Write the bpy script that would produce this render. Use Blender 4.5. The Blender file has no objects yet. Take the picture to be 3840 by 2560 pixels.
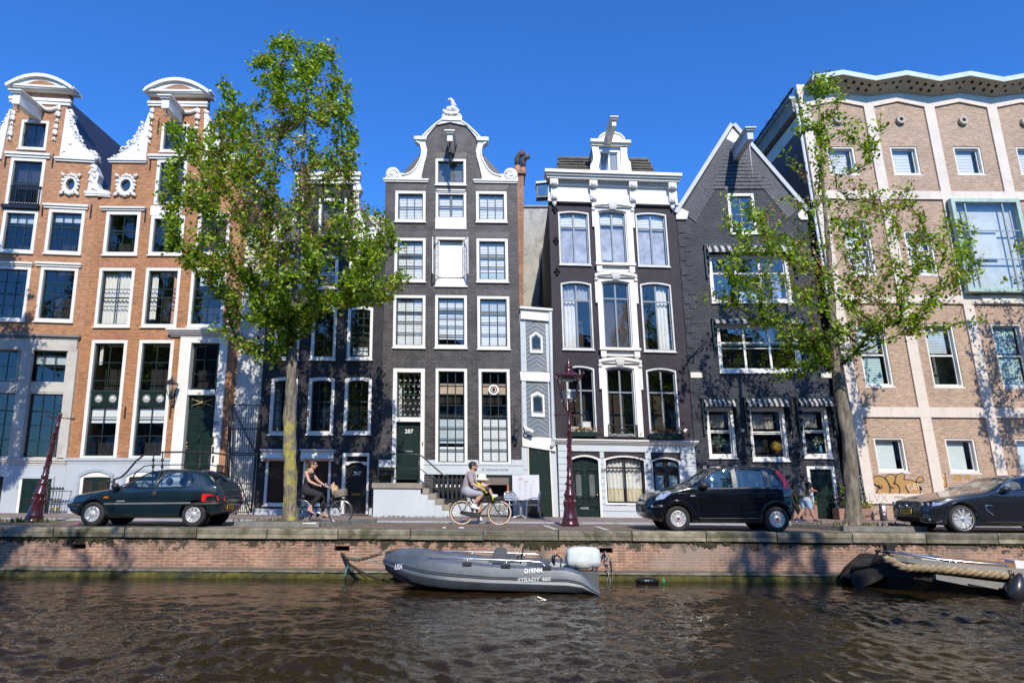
import bpy,bmesh,math,random,os
import numpy as np
from mathutils import Vector,Matrix,Quaternion
from mathutils.geometry import tessellate_polygon
R = math.radians
scn = bpy.context.scene
COL = scn.collection
random.seed(7)
# ------------------------------------------------------------------ camera
FPX = 2560.0; PITCH = R(12.3); ROLL = 0.0075
CAMP = Vector((0,0,0.9))
_f = Vector((0,math.cos(PITCH),math.sin(PITCH)))
_r0 = Vector((1,0,0)); _u0 = Vector((0,-math.sin(PITCH),math.cos(PITCH)))
_r = _r0 * math.cos(ROLL) + _u0 * math.sin(ROLL)
_u = -_r0 * math.sin(ROLL) + _u0 * math.cos(ROLL)
def ray(px,py):
 return _f + _r * ((px - 1920) / FPX) + _u * ((1280 - py) / FPX)
def at(px,py,Y):
 d = ray(px,py); return CAMP + d * (Y / d.y)
def atz(px,py,Z=0.0):
 d = ray(px,py); return CAMP + d * ((Z - CAMP.z) / d.z)
def view(x0,y0,s):
 return lambda x,y: (x0 + x * s,y0 + y * s)
z1 = view(0,200,.57398); z2 = view(0,1100,.63776); z3 = view(600,100,.63776); z4 = view(850,1050,.63776)
z5 = view(1400,300,.76531); z6 = view(1750,1200,.60587); z7 = view(2500,400,.5102); z8 = view(2500,1200,.5102)
z9a = view(2900,200,.59949); z9b = view(2900,1100,.59949); zt = view(960,900,.33163); zS = view(0,0,1.0)
zD = view(0,0,1.63265); zw = view(1080,1700,.17857); zm = view(1660,1710,.17857); zp = view(2900,1740,.17857)
zb = view(1200,1900,.5102); zr = view(2400,1900,.61224); zq = view(3160,2020,.28912)
cam = bpy.data.cameras.new('camera'); cam.lens = 24; cam.sensor_width = 36; cam.clip_end = 3000; cam.clip_start = .05
camo = bpy.data.objects.new('camera',cam); COL.objects.link(camo)
m = Matrix((( _r.x,_u.x,-_f.x),(_r.y,_u.y,-_f.y),(_r.z,_u.z,-_f.z))).to_4x4()
m.translation = CAMP; camo.matrix_world = m; scn.camera = camo
# ------------------------------------------------------------------ light
SUN_EL,SUN_AZ = R(38),R(9)
wld = bpy.data.worlds.new('World'); scn.world = wld; wld.use_nodes = True
nt = wld.node_tree; bg = nt.nodes['Background']
sky = nt.nodes.new('ShaderNodeTexSky'); sky.sky_type = 'NISHITA'; sky.sun_disc = False
sky.sun_elevation = SUN_EL; sky.sun_rotation = math.pi - SUN_AZ
sky.air_density = 1.0; sky.dust_density = 0.6; sky.ozone_density = 3.5; sky.altitude = 0
hsv = nt.nodes.new('ShaderNodeHueSaturation'); hsv.inputs['Saturation'].default_value = 1.05
mul = nt.nodes.new('ShaderNodeMix'); mul.data_type = 'RGBA'; mul.blend_type = 'MULTIPLY'; mul.inputs[0].default_value = 1; mul.inputs[7].default_value = (.42,.98,1.72,1)
nt.links.new(sky.outputs[0],hsv.inputs['Color']); nt.links.new(hsv.outputs[0],mul.inputs[6]); nt.links.new(mul.outputs[2],bg.inputs[0])
bg.inputs[1].default_value = 0.14
sl = bpy.data.lights.new('sun','SUN'); sl.energy = 5.0; sl.angle = R(.5); sl.color = (1,.925,.80)
so = bpy.data.objects.new('sun',sl); COL.objects.link(so)
sdir = Vector((math.sin(SUN_AZ) * math.cos(SUN_EL),-math.cos(SUN_AZ) * math.cos(SUN_EL),math.sin(SUN_EL)))
so.rotation_euler = sdir.to_track_quat('Z','Y').to_euler(); so.location = (5,-20,20)
scn.view_settings.view_transform = 'Standard'; scn.view_settings.look = 'None'
scn.view_settings.exposure = 0; scn.view_settings.gamma = 1
scn.cycles.max_bounces = 8; scn.cycles.transparent_max_bounces = 24; scn.cycles.glossy_bounces = 4; scn.cycles.diffuse_bounces = 3
scn.cycles.caustics_reflective = False; scn.cycles.caustics_refractive = False
# ------------------------------------------------------------------ materials
def lin(*c):
 return tuple((x / 255 / 12.92) if x / 255 <= .04045 else ((x / 255 + .055) / 1.055) ** 2.4 for x in c)
def newmat(name):
 m = bpy.data.materials.new(name); m.use_nodes = True
 return m,m.node_tree,m.node_tree.nodes['Principled BSDF']
def N(t,kind,**kw):
 n = t.nodes.new('ShaderNode' + kind)
 for k,v in kw.items():
  if k in n.inputs: n.inputs[k].default_value = v
  else: setattr(n,k,v)
 return n
def mixrgb(t,fac,a,b,mode='MIX'):
 n = t.nodes.new('ShaderNodeMix'); n.data_type = 'RGBA'; n.blend_type = mode
 for s,v in ((0,fac),(6,a),(7,b)):
  if isinstance(v,(int,float)): n.inputs[s].default_value = v
  elif isinstance(v,tuple): n.inputs[s].default_value = (*v[:3],1)
  else: t.links.new(v,n.inputs[s])
 return n.outputs[2]
def ramp(t,src,p0,p1,c0=(0,0,0),c1=(1,1,1)):
 n = t.nodes.new('ShaderNodeValToRGB'); e = n.color_ramp.elements
 e[0].position = p0; e[1].position = p1; e[0].color = (*c0,1); e[1].color = (*c1,1)
 t.links.new(src,n.inputs[0]); return n.outputs[0]
def bump(t,p,src,strength,dist=.02,prev=None):
 b = N(t,'Bump',Strength=strength,Distance=dist); t.links.new(src,b.inputs['Height'])
 if prev: t.links.new(prev,b.inputs['Normal'])
 t.links.new(b.outputs[0],p.inputs['Normal']); return b.outputs[0]
MATS = {}
def M(name,col,rough=.55,metal=0,var=.2,scale=3,bmp=0,bscale=40,coat=0,dirt=None,spec=.5,stretch=None):
 if name in MATS: return MATS[name]
 m,t,p = newmat(name); MATS[name] = m
 tc = N(t,'TexCoord'); src = tc.outputs['Object']
 if stretch:
  mp = N(t,'Mapping'); mp.inputs['Scale'].default_value = stretch; t.links.new(src,mp.inputs[0]); src = mp.outputs[0]
 n1 = N(t,'TexNoise',Scale=scale,Detail=6.0,Roughness=.65); t.links.new(src,n1.inputs['Vector'])
 lo = tuple(c * (1 - var) for c in col); hi = tuple(min(1,c * (1 + var)) for c in col)
 c = ramp(t,n1.outputs[0],.3,.7,lo,hi)
 if dirt:
  n2 = N(t,'TexNoise',Scale=dirt[2],Detail=8.0,Roughness=.7); t.links.new(src,n2.inputs['Vector'])
  f = ramp(t,n2.outputs[0],dirt[3],dirt[3] + .15)
  mm = N(t,'Math',operation='MULTIPLY'); mm.inputs[1].default_value = dirt[1]; t.links.new(f,mm.inputs[0])
  c = mixrgb(t,mm.outputs[0],c,dirt[0])
 t.links.new(c,p.inputs['Base Color'])
 p.inputs['Roughness'].default_value = rough; p.inputs['Metallic'].default_value = metal
 p.inputs['Coat Weight'].default_value = coat; p.inputs['Coat Roughness'].default_value = .04
 p.inputs['Specular IOR Level'].default_value = spec
 if bmp:
  n3 = N(t,'TexNoise',Scale=bscale,Detail=4.0); t.links.new(src,n3.inputs['Vector'])
  bump(t,p,n3.outputs[0],bmp)
 return m
def brick(name,c1,c2,mortar,w=.21,h=.062,mort=.007,var=.25,rough=.7,bm=.35,stain=None,stainpos=.55,spec=.4,patch=1.2):
 m,t,p = newmat(name); MATS[name] = m
 uv = N(t,'UVMap'); b = N(t,'TexBrick',Scale=1.0)
 nz = N(t,'TexNoise',Scale=1.3,Detail=2.0); t.links.new(uv.outputs[0],nz.inputs['Vector'])
 va = N(t,'VectorMath',operation='MULTIPLY_ADD'); va.inputs[1].default_value = (.02,.02,0)
 t.links.new(nz.outputs['Color'],va.inputs[0]); t.links.new(uv.outputs[0],va.inputs[2]); t.links.new(va.outputs[0],b.inputs['Vector'])
 b.inputs['Color1'].default_value = (*c1,1); b.inputs['Color2'].default_value = (*c2,1); b.inputs['Mortar'].default_value = (*mortar,1)
 b.inputs['Mortar Size'].default_value = mort; b.inputs['Brick Width'].default_value = w; b.inputs['Row Height'].default_value = h
 b.inputs['Mortar Smooth'].default_value = .2
 n1 = N(t,'TexNoise',Scale=patch,Detail=7.0,Roughness=.7); t.links.new(uv.outputs[0],n1.inputs['Vector'])
 k = ramp(t,n1.outputs[0],.3,.72,(1 - var,) * 3,(1 + var,) * 3)
 c = mixrgb(t,1.0,b.outputs['Color'],k,'MULTIPLY')
 mp = N(t,'Mapping'); mp.inputs['Scale'].default_value = (5,16,1); t.links.new(uv.outputs[0],mp.inputs[0])
 n2 = N(t,'TexNoise',Scale=1.0,Detail=3.0); t.links.new(mp.outputs[0],n2.inputs['Vector'])
 c = mixrgb(t,1.0,c,ramp(t,n2.outputs[0],.3,.7,(.78,) * 3,(1.22,) * 3),'MULTIPLY')
 if stain:
  n4 = N(t,'TexNoise',Scale=.8,Detail=9.0,Roughness=.72); t.links.new(uv.outputs[0],n4.inputs['Vector'])
  c = mixrgb(t,ramp(t,n4.outputs[0],stainpos,stainpos + .2),c,stain)
 t.links.new(c,p.inputs['Base Color']); p.inputs['Roughness'].default_value = rough; p.inputs['Specular IOR Level'].default_value = spec
 inv = N(t,'Math',operation='SUBTRACT'); inv.inputs[0].default_value = 1; t.links.new(b.outputs['Fac'],inv.inputs[1])
 nb = bump(t,p,inv.outputs[0],bm,.01)
 n3 = N(t,'TexNoise',Scale=60.0,Detail=3.0); t.links.new(uv.outputs[0],n3.inputs['Vector'])
 bump(t,p,n3.outputs[0],bm * .8,.008,nb)
 return m
def glassmat(name,tint=(.93,.945,.95),refl=.10,rough=.0):
 m,t,p = newmat(name); MATS[name] = m; t.nodes.remove(p)
 out = t.nodes['Material Output']
 tr = N(t,'BsdfTransparent'); tr.inputs[0].default_value = (*tint,1)
 gl = N(t,'BsdfGlossy',Roughness=rough); gl.inputs[0].default_value = (1,1,1,1)
 tc = N(t,'TexCoord'); nz = N(t,'TexNoise',Scale=2.2,Detail=2.0); t.links.new(tc.outputs['Object'],nz.inputs['Vector'])
 bp = N(t,'Bump',Strength=.12,Distance=.02); t.links.new(nz.outputs[0],bp.inputs['Height']); t.links.new(bp.outputs[0],gl.inputs['Normal'])
 lw = N(t,'LayerWeight',Blend=.5); pw = N(t,'Math',operation='POWER'); pw.inputs[1].default_value = 4; t.links.new(lw.outputs['Facing'],pw.inputs[0])
 ad = N(t,'Math',operation='MULTIPLY_ADD',use_clamp=True); ad.inputs[1].default_value = .7; ad.inputs[2].default_value = refl
 t.links.new(pw.outputs[0],ad.inputs[0])
 mx = N(t,'MixShader'); t.links.new(ad.outputs[0],mx.inputs[0]); t.links.new(tr.outputs[0],mx.inputs[1]); t.links.new(gl.outputs[0],mx.inputs[2])
 t.links.new(mx.outputs[0],out.inputs[0]); return m
white = M('white_paint',(.74,.72,.67),.5,var=.08,scale=2,dirt=((.42,.39,.33),.5,4,.56))
cream = M('cream_stone',(.70,.655,.56),.7,var=.1,scale=2,bmp=.2,dirt=((.38,.34,.28),.4,3,.58))
carved = M('carved_white',(.74,.72,.67),.5,var=.06,scale=5,bmp=.5,bscale=22,dirt=((.42,.39,.34),.5,7,.58))
green = M('dark_green_paint',(.008,.021,.017),.38,var=.2,spec=.3)
greenfr = M('sash_green_paint',(.018,.036,.034),.35,var=.15)
greysash = M('grey_sash_paint',(.20,.225,.245),.4,var=.1)
black = M('black_paint',(.012,.012,.014),.35,var=.2)
iron = M('black_iron',(.015,.015,.017),.45,var=.3)
slate = M('blue_grey_render',(.42,.455,.495),.65,var=.07,scale=1.5,dirt=((.3,.33,.37),.4,2.2,.6))
slate2 = M('pale_grey_render',(.50,.535,.555),.6,var=.06,scale=1.5,dirt=((.36,.38,.4),.4,2.2,.6))
plaster = M('white_plaster',(.60,.60,.585),.8,var=.08,scale=1.2,dirt=((.42,.42,.4),.5,1.5,.55))
concrete = M('old_concrete',(.40,.39,.36),.85,var=.2,scale=2,bmp=.3,dirt=((.12,.12,.11),.8,1.6,.52))
chevgrey = M('chevron_board_grey',(.13,.155,.18),.5,var=.12)
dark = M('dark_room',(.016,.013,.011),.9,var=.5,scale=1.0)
roomwarm = M('warm_room',(.07,.045,.03),.9,var=.6,scale=.8)
blind = M('white_blind',(.80,.81,.81),.7,var=.05,scale=2)
paleblue = M('pale_blind',(.5,.58,.62),.6,var=.08)
curtain = M('cream_curtain',(.74,.72,.66),.8,var=.08)
tiles = M('dark_roof_tile',(.035,.03,.035),.45,var=.3,scale=6,bmp=.3)
slatetile = M('roof_slate',(.10,.09,.07),.7,var=.35,scale=5,bmp=.4,bscale=9,dirt=((.16,.13,.06),.6,3,.5))
copper = M('green_copper',(.36,.49,.43),.65,var=.18,scale=4,dirt=((.18,.24,.21),.6,5,.55))
brass = M('brass',(.65,.43,.12),.25,1.0,var=.1)
steel = M('polished_steel',(.62,.63,.65),.22,1.0,var=.1)
lead = M('lead_grey',(.18,.19,.20),.55,var=.2)
glass = glassmat('window_glass',refl=.085)
glassblue = glassmat('modern_glass',(.72,.86,.90),.14)
bk283 = brick('orange_brick',(.42,.185,.075),(.31,.12,.048),(.38,.25,.15),var=.22)
bk281 = brick('faded_orange_brick',(.44,.205,.095),(.34,.145,.065),(.42,.29,.19),var=.22)
bk287 = brick('black_brown_brick',(.064,.054,.054),(.030,.025,.027),(.10,.095,.095),w=.25,h=.085,mort=.012,var=.6,rough=.5,bm=.8,spec=.35,stain=(.105,.10,.10),stainpos=.54)
bk285 = brick('dark_painted_brick',(.032,.031,.036),(.026,.025,.03),(.036,.035,.04),var=.35,rough=.6,bm=.3,spec=.25)
bk289 = brick('aubergine_painted_brick',(.037,.029,.037),(.030,.024,.031),(.04,.033,.04),var=.36,rough=.6,bm=.3,spec=.25)
bk291 = brick('slate_painted_brick',(.054,.057,.072),(.034,.036,.047),(.020,.021,.027),w=.25,h=.085,mort=.012,var=.45,rough=.58,bm=.6,spec=.3)
bkmod = brick('tan_brick',(.45,.285,.195),(.34,.205,.138),(.44,.37,.28),w=.23,h=.075,mort=.012,var=.15,patch=.7)
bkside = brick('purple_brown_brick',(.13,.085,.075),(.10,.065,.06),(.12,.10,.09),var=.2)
bkchim = brick('chimney_brick',(.33,.15,.075),(.24,.10,.055),(.3,.25,.2),var=.35)
bkred = brick('rubbed_red_brick',(.42,.17,.085),(.34,.125,.06),(.4,.28,.2),w=.065,h=.25,mort=.007)
bkblk = brick('black_brick_arch',(.075,.066,.068),(.042,.037,.04),(.10,.095,.095),w=.065,h=.25,mort=.009,var=.35,rough=.4,bm=.7)
# ------------------------------------------------------------------ mesh builder
def ident(v): return Vector(v)
def connected(n,faces):
 p = list(range(n))
 def fi(a):
  while p[a] != a: p[a] = p[p[a]]; a = p[a]
  return a
 for f in faces:
  for a in f[1:]: p[fi(a)] = fi(f[0])
 return [fi(i) for i in range(n)]
class MB:
 def __init__(s,f=None):
  s.v = []; s.fc = []; s.sm = []; s.mi = []; s.f = f or ident; s.cur = 0
 def add(s,verts,faces,smooth=False):
  o = len(s.v); s.v += [tuple(v) for v in verts]
  for f in faces:
   s.fc.append(tuple(i + o for i in f)); s.sm.append(smooth); s.mi.append(s.cur)
  return s
 def box(s,x0,x1,y0,y1,z0,z1):
  return s.add([(x0,y0,z0),(x1,y0,z0),(x1,y1,z0),(x0,y1,z0),(x0,y0,z1),(x1,y0,z1),(x1,y1,z1),(x0,y1,z1)],
              [(0,3,2,1),(4,5,6,7),(0,1,5,4),(1,2,6,5),(2,3,7,6),(3,0,4,7)])
 def hexa(s,p):
  return s.add(p,[(0,3,2,1),(4,5,6,7),(0,1,5,4),(1,2,6,5),(2,3,7,6),(3,0,4,7)])
 def prism(s,poly,d0,d1,holes=(),side=True,back=True):
  loops = [list(poly)] + [list(h) for h in holes]
  flat = [p for l in loops for p in l]
  tri = tessellate_polygon([[Vector((p[0],p[1],0)) for p in l] for l in loops])
  n = len(flat)
  def ccw(t):
   a,b,c = (flat[i] for i in t)
   return t if (b[0]-a[0])*(c[1]-a[1])-(b[1]-a[1])*(c[0]-a[0]) > 0 else (t[0],t[2],t[1])
  tri = [ccw(t) for t in tri]
  vs = [(p[0],p[1],d1) for p in flat] + [(p[0],p[1],d0) for p in flat]
  fs = list(tri)
  if back: fs += [tuple(n + i for i in reversed(t)) for t in tri]
  if side:
   o = 0
   for li,l in enumerate(loops):
    k = len(l); area = sum(l[i][0]*l[(i+1)%k][1]-l[(i+1)%k][0]*l[i][1] for i in range(k))
    flip = (area < 0) != (li > 0)
    for i in range(k):
     a,b = o + i,o + (i + 1) % k
     q = (a,n + a,n + b,b)
     fs.append(q[::-1] if flip else q)
    o += k
  return s.add(vs,fs)
 def ring(s,outer,inner,d0,d1):
  k = len(outer); vs = []
  for p in outer: vs.append((p[0],p[1],d1))
  for p in inner: vs.append((p[0],p[1],d1))
  for p in outer: vs.append((p[0],p[1],d0))
  for p in inner: vs.append((p[0],p[1],d0))
  fs = []
  for i in range(k):
   j = (i + 1) % k
   fs += [(i,j,k + j,k + i),(2*k + i,2*k + j,j,i),(k + i,k + j,3*k + j,3*k + i)]
  return s.add(vs,fs)
 def tube(s,pts,r,n=8,caps=True,smooth=True):
  pts = [Vector(p) for p in pts]; k = len(pts)
  rs = r if isinstance(r,(list,tuple)) else [r] * k
  vs = []; fs = []; ref = None
  for i,p in enumerate(pts):
   d = (pts[min(i + 1,k - 1)] - pts[max(i - 1,0)]).normalized()
   if ref is None or abs(ref.dot(d)) > .98:
    ref = Vector((0,0,1)) if abs(d.z) < .9 else Vector((1,0,0))
   a = (ref - d * ref.dot(d)).normalized(); b = d.cross(a); ref = a
   for j in range(n):
    t = 2 * math.pi * j / n
    vs.append(p + (a * math.cos(t) + b * math.sin(t)) * rs[i])
  for i in range(k - 1):
   for j in range(n):
    fs.append((i*n + j,i*n + (j+1) % n,(i+1)*n + (j+1) % n,(i+1)*n + j))
  if caps: fs += [tuple(reversed(range(n))),tuple((k-1)*n + j for j in range(n))]
  return s.add(vs,fs,smooth)
 def lathe(s,prof,c=(0,0,0),n=20,smooth=True,axis='z',a0=0,a1=None):
  c = Vector(c); k = len(prof); vs = []; fs = []
  for (r,h) in prof:
   for j in range(n):
    t = 2 * math.pi * j / n
    p = (r*math.cos(t),r*math.sin(t),h)
    if axis == 'y': p = (r*math.cos(t),h,r*math.sin(t))
    if axis == 'x': p = (h,r*math.cos(t),r*math.sin(t))
    vs.append(c + Vector(p))
  fl = axis == 'y'
  for i in range(k - 1):
   for j in range(n):
    q = (i*n + j,i*n + (j+1) % n,(i+1)*n + (j+1) % n,(i+1)*n + j)
    fs.append(q[::-1] if fl else q)
  a,b = tuple(reversed(range(n))),tuple((k-1)*n + j for j in range(n))
  fs += [a[::-1],b[::-1]] if fl else [a,b]
  return s.add(vs,fs,smooth)
 def ball(s,c,r,n=10,m=7,sc=(1,1,1)):
  c = Vector(c); vs = [c + Vector((0,0,-r*sc[2]))]; fs = []
  for i in range(1,m):
   f = -math.pi/2 + math.pi*i/m
   for j in range(n):
    t = 2*math.pi*j/n
    vs.append(c + Vector((r*sc[0]*math.cos(f)*math.cos(t),r*sc[1]*math.cos(f)*math.sin(t),r*sc[2]*math.sin(f))))
  vs.append(c + Vector((0,0,r*sc[2]))); L = len(vs) - 1
  for j in range(n): fs.append((0,1 + (j+1) % n,1 + j))
  for i in range(m - 2):
   for j in range(n):
    fs.append((1+i*n+j,1+i*n+(j+1) % n,1+(i+1)*n+(j+1) % n,1+(i+1)*n+j))
  for j in range(n): fs.append((1+(m-2)*n+j,1+(m-2)*n+(j+1) % n,L))
  return s.add(vs,fs,True)
 def builds(s,name,mat,parent=None):
  lab = connected(len(s.v),s.fc); out = []
  for L in dict.fromkeys(lab):
   ids = [i for i,q in enumerate(lab) if q == L]; mp = {i: k for k,i in enumerate(ids)}; b = MB(s.f); b.v = [s.v[i] for i in ids]
   for f,sm,mi in zip(s.fc,s.sm,s.mi):
    if lab[f[0]] == L: b.fc.append(tuple(mp[i] for i in f)); b.sm.append(sm); b.mi.append(mi)
   out.append(b.build(name,mat,parent))
  return out[0]
 def build(s,name,mat,parent=None,origin=None,uvmode='house'):
  o = origin
  if o is None: o = root_of(parent).location if parent else Vector((0,0,0))
  me = bpy.data.meshes.new(name)
  me.from_pydata([Vector(s.f(v)) - o for v in s.v],[],s.fc)
  if isinstance(mat,(list,tuple)):
   for mm in mat: me.materials.append(mm)
   me.polygons.foreach_set('material_index',s.mi)
  else: me.materials.append(mat)
  me.polygons.foreach_set('use_smooth',s.sm)
  uvl = me.uv_layers.new(name='UVMap')
  li = np.empty(len(me.loops),dtype=np.int32); me.loops.foreach_get('vertex_index',li)
  va = np.array(s.v,dtype=np.float64).reshape(-1,3)
  uv = np.stack([va[:,0] + va[:,2],va[:,1]],1) if uvmode == 'house' else np.stack([va[:,0] + va[:,1],va[:,2]],1)
  uvl.data.foreach_set('uv',uv[li].astype(np.float32).ravel())
  me.validate(); me.update()
  ob = bpy.data.objects.new(name,me); COL.objects.link(ob)
  if parent: ob.parent = parent
  else: ob.location = o
  return ob
def root_of(o):
 while o.parent: o = o.parent
 return o
def tag(o,label=None,cat=None,group=None,kind=None):
 if label: o['label'] = label
 if cat: o['category'] = cat
 if group: o['group'] = group
 if kind: o['kind'] = kind
 return o
def empty(name,loc,label,cat,group=None,rz=0):
 o = bpy.data.objects.new(name,None); COL.objects.link(o); o.location = loc; o.rotation_euler = (0,0,rz)
 o.empty_display_size = .1
 return tag(o,label,cat,group)
def copy_tree(o,parent=None):
 c = o.copy(); COL.objects.link(c); c.parent = parent
 for ch in list(o.children): copy_tree(ch,c)
 return c
def text(s,size,mat,name,parent,M4,depth=.004,xs=1.0,font=None,bold=0.0,shear=0):
 cu = bpy.data.curves.new(name,'FONT'); cu.body = s; cu.size = size; cu.align_x = 'CENTER'; cu.align_y = 'CENTER'
 cu.extrude = depth; cu.offset = bold; cu.shear = shear; cu.resolution_u = 3
 ob = bpy.data.objects.new(name,cu); COL.objects.link(ob)
 dg = bpy.context.evaluated_depsgraph_get()
 me = bpy.data.meshes.new_from_object(ob.evaluated_get(dg)); bpy.data.objects.remove(ob); bpy.data.curves.remove(cu)
 me.transform(M4 @ Matrix.Diagonal((xs,1,1,1))); me.materials.clear(); me.materials.append(mat); me.name = name
 o = bpy.data.objects.new(name,me); COL.objects.link(o); o.parent = parent
 return o
def frame_m(o,x,y):
 x = Vector(x).normalized(); y = Vector(y); y = (y - x * y.dot(x)).normalized(); z = x.cross(y)
 m = Matrix((x,y,z)).transposed().to_4x4(); m.translation = o; return m
# ------------------------------------------------------------------ houses
YF = 24.5
class House:
 def __init__(s,name,label,bl,br,tr,tl,Y=YF,cat='house',depth=11):
  q = [at(*p,Y) for p in (bl,br,tr,tl)]; s.q = q; s.Y = Y
  s.W = ((q[1]-q[0]).length + (q[2]-q[3]).length) / 2; s.H = ((q[3]-q[0]).length + (q[2]-q[1]).length) / 2
  base = (q[0] + q[1]) / 2; base.z = min(q[0].z,q[1].z)
  s.root = empty(name,base,label,cat); s.holes = []; s.depth = depth
 def P(s,p):
  a,b = p[0] / s.W,p[1] / s.H
  w = p[2] if len(p) > 2 else 0
  v = (s.q[0]*(1-a) + s.q[1]*a)*(1-b) + (s.q[3]*(1-a) + s.q[2]*a)*b
  return Vector((v.x,v.y - w,v.z))
 def inv(s,X,Z):
  a,b = .5,.5
  q = s.q
  for _ in range(12):
   p = (q[0]*(1-a)+q[1]*a)*(1-b) + (q[3]*(1-a)+q[2]*a)*b
   da = (q[1]-q[0])*(1-b) + (q[2]-q[3])*b; db = (q[3]-q[0])*(1-a) + (q[2]-q[1])*a
   ex,ez = X - p.x,Z - p.z; det = da.x*db.z - da.z*db.x
   a += (ex*db.z - ez*db.x)/det; b += (da.x*ez - da.z*ex)/det
  return a*s.W,b*s.H
 def uv(s,z,x,y,w=0):
  p = at(*z(x,y),s.Y - w); return s.inv(p.x,p.z)
 def rect(s,z,l,r,t,b,w=0):
  xm,ym = (l+r)/2,(t+b)/2
  return (s.uv(z,l,ym,w)[0],s.uv(z,r,ym,w)[0],s.uv(z,xm,b,w)[1],s.uv(z,xm,t,w)[1])
 def poly(s,z,pts,w=0): return [s.uv(z,x,y,w) for x,y in pts]
 def mb(s): return MB(s.P)
def arc(u0,u1,v0,v1,rise=0,n=8):
 if rise <= 0: return [(u0,v0),(u1,v0),(u1,v1),(u0,v1)]
 pts = [(u0,v0),(u1,v0)]
 for i in range(n + 1):
  t = i / n; u = u1 + (u0 - u1) * t
  pts.append((u,v1 - rise + rise * (1 - (2*t - 1)**2)))
 return pts
def inset(u0,u1,v0,v1,d,rise): return arc(u0 + d,u1 - d,v0 + d,v1 - d,rise)
def bx(h,name,mat,parent,u0,u1,v0,v1,w0,w1):
 return h.mb().box(u0,u1,v0,v1,w0,w1).build(name,mat,parent)
def zbox(h,z,name,mat,l,r,t,b,w0,w1,parent=None,wp=0):
 u0,u1,v0,v1 = h.rect(z,l,r,t,b,wp)
 return bx(h,name,mat,parent or h.root,u0,u1,v0,v1,w0,w1)
def zprism(h,z,name,mat,pts,w0,w1,parent=None,wp=0):
 return h.mb().prism(h.poly(z,pts,wp),w0,w1).build(name,mat,parent or h.root)
def window(h,rect,fr=.09,fm=None,sm=None,grid=(2,3),bars=None,arch=0,proud=.025,rec=.07,sash=.04,mun=.014,sill=.05,
           inside=(),pane=True,bot=None,gm=None,name='window',hole=True,mull=()):
 fm = fm or white; sm = sm or greenfr
 u0,u1,v0,v1 = rect; bot = fr if bot is None else bot
 if hole: h.holes.append(arc(u0 + .008,u1 - .008,v0 + .008,v1 - .008,arch))
 out = arc(u0,u1,v0,v1,arch)
 i0,i1,j0,j1 = u0 + fr,u1 - fr,v0 + bot,v1 - fr
 inn = arc(i0,i1,j0,j1,arch)
 m = h.mb().ring(out,inn,-.16,proud)
 if sill: m.box(u0 - .03,u1 + .03,v0 - .045,v0 - .002,-.02,proud + sill)
 f = m.build(name,fm,h.root)
 s = h.mb(); s.ring(inset(i0 + .002 - sash*0,i1 - .002,j0 + .002,j1 - .002,0,arch),inset(i0,i1,j0,j1,sash,arch),-rec - .05,-rec)
 a0,a1,b0,b1 = i0 + sash,i1 - sash,j0 + sash,j1 - sash
 wb0,wb1 = -rec - .035,-rec - .008
 c,r = grid
 for k in range(1,c):
  x = a0 + (a1 - a0) * k / c; s.box(x - mun,x + mun,b0 - .004,b1 - .004 + arch*.6,wb0,wb1)
 rails = bars if bars is not None else []
 rows = [k / r for k in range(1,r)]
 for k in rows:
  if any(abs(k - q) < .04 for q in rails): continue
  y = b0 + (b1 - b0) * k; s.box(a0 - .004,a1 + .004,y - mun,y + mun,wb0 - .002,wb1 + .002)
 for k in rails:
  y = b0 + (b1 - b0) * k; s.box(a0 - .006,a1 + .006,y - sash*.6,y + sash*.6,wb0 - .004,wb1 + .012)
 for k in mull:
  x = a0 + (a1 - a0) * k; s.box(x - sash,x + sash,b0 - .006,b1 + .006,wb0 - .006,wb1 + .02)
 s.build('sash',sm,f)
 if pane:
  h.mb().prism(arc(a0 - .01,a1 + .01,b0 - .01,b1 + .01,arch),-rec - .03,-rec - .024,side=False,back=False).build('pane',gm or glass,f)
 for it in inside:
  kind,x0,x1,y0,y1,mt = it
  U0,U1 = a0 + (a1-a0)*x0,a0 + (a1-a0)*x1; V0,V1 = b0 + (b1-b0)*y0,b0 + (b1-b0)*y1
  if kind == 'blind':
   h.mb().box(U0,U1,V0,V1,-rec - .13,-rec - .12).build('blind',mt,f)
  elif kind == 'slats':
   mm = h.mb(); n = max(3,int((V1 - V0) / .06))
   for q in range(n):
    y = V0 + (V1 - V0) * q / n; mm.add([(U0,y,-rec - .09),(U1,y,-rec - .09),(U1,y + (V1-V0)/n*.95,-rec - .108),(U0,y + (V1-V0)/n*.95,-rec - .108)],[(0,1,2,3)])
   mm.build('blind',mt,f)
  elif kind == 'curtain':
   mm = h.mb(); n = max(10,int((U1 - U0) / .025)); vs = []
   for q in range(n + 1):
    t = q / n; w = -rec - .16 + .035 * math.sin(t * (U1-U0) * 46 + V0*3); x = U0 + (U1-U0)*t
    vs += [(x,V0,w),(x + .01*math.sin(q),V1,w)]
   mm.add(vs,[(2*q,2*q+2,2*q+3,2*q+1) for q in range(n)],True).build('curtain',mt,f)
 return f
def cornice(h,z,name,mat,l,r,t,b,out=.14,steps=3,wp=0,base=0.0):
 u0,u1,v0,v1 = h.rect(z,l,r,t,b,wp); m = h.mb(); H = v1 - v0
 for k in range(steps):
  a = v0 + H * k / steps; c = v0 + H * (k + 1) / steps; w = out * ((k + 1) / steps) ** .8
  e = w * .5
  m.box(u0 - e,u1 + e,a + (.001 if k else 0),c,-.03 + .001*k,base + w)
 return m.build(name,mat,h.root)
def anchor(h,z,x,y,L=.55):
 u,v = h.uv(z,x,y)
 return h.mb().box(u - .018,u + .018,v - L/2,v + L/2,-.01,.05).build('wall_anchor',iron,h.root)
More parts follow.
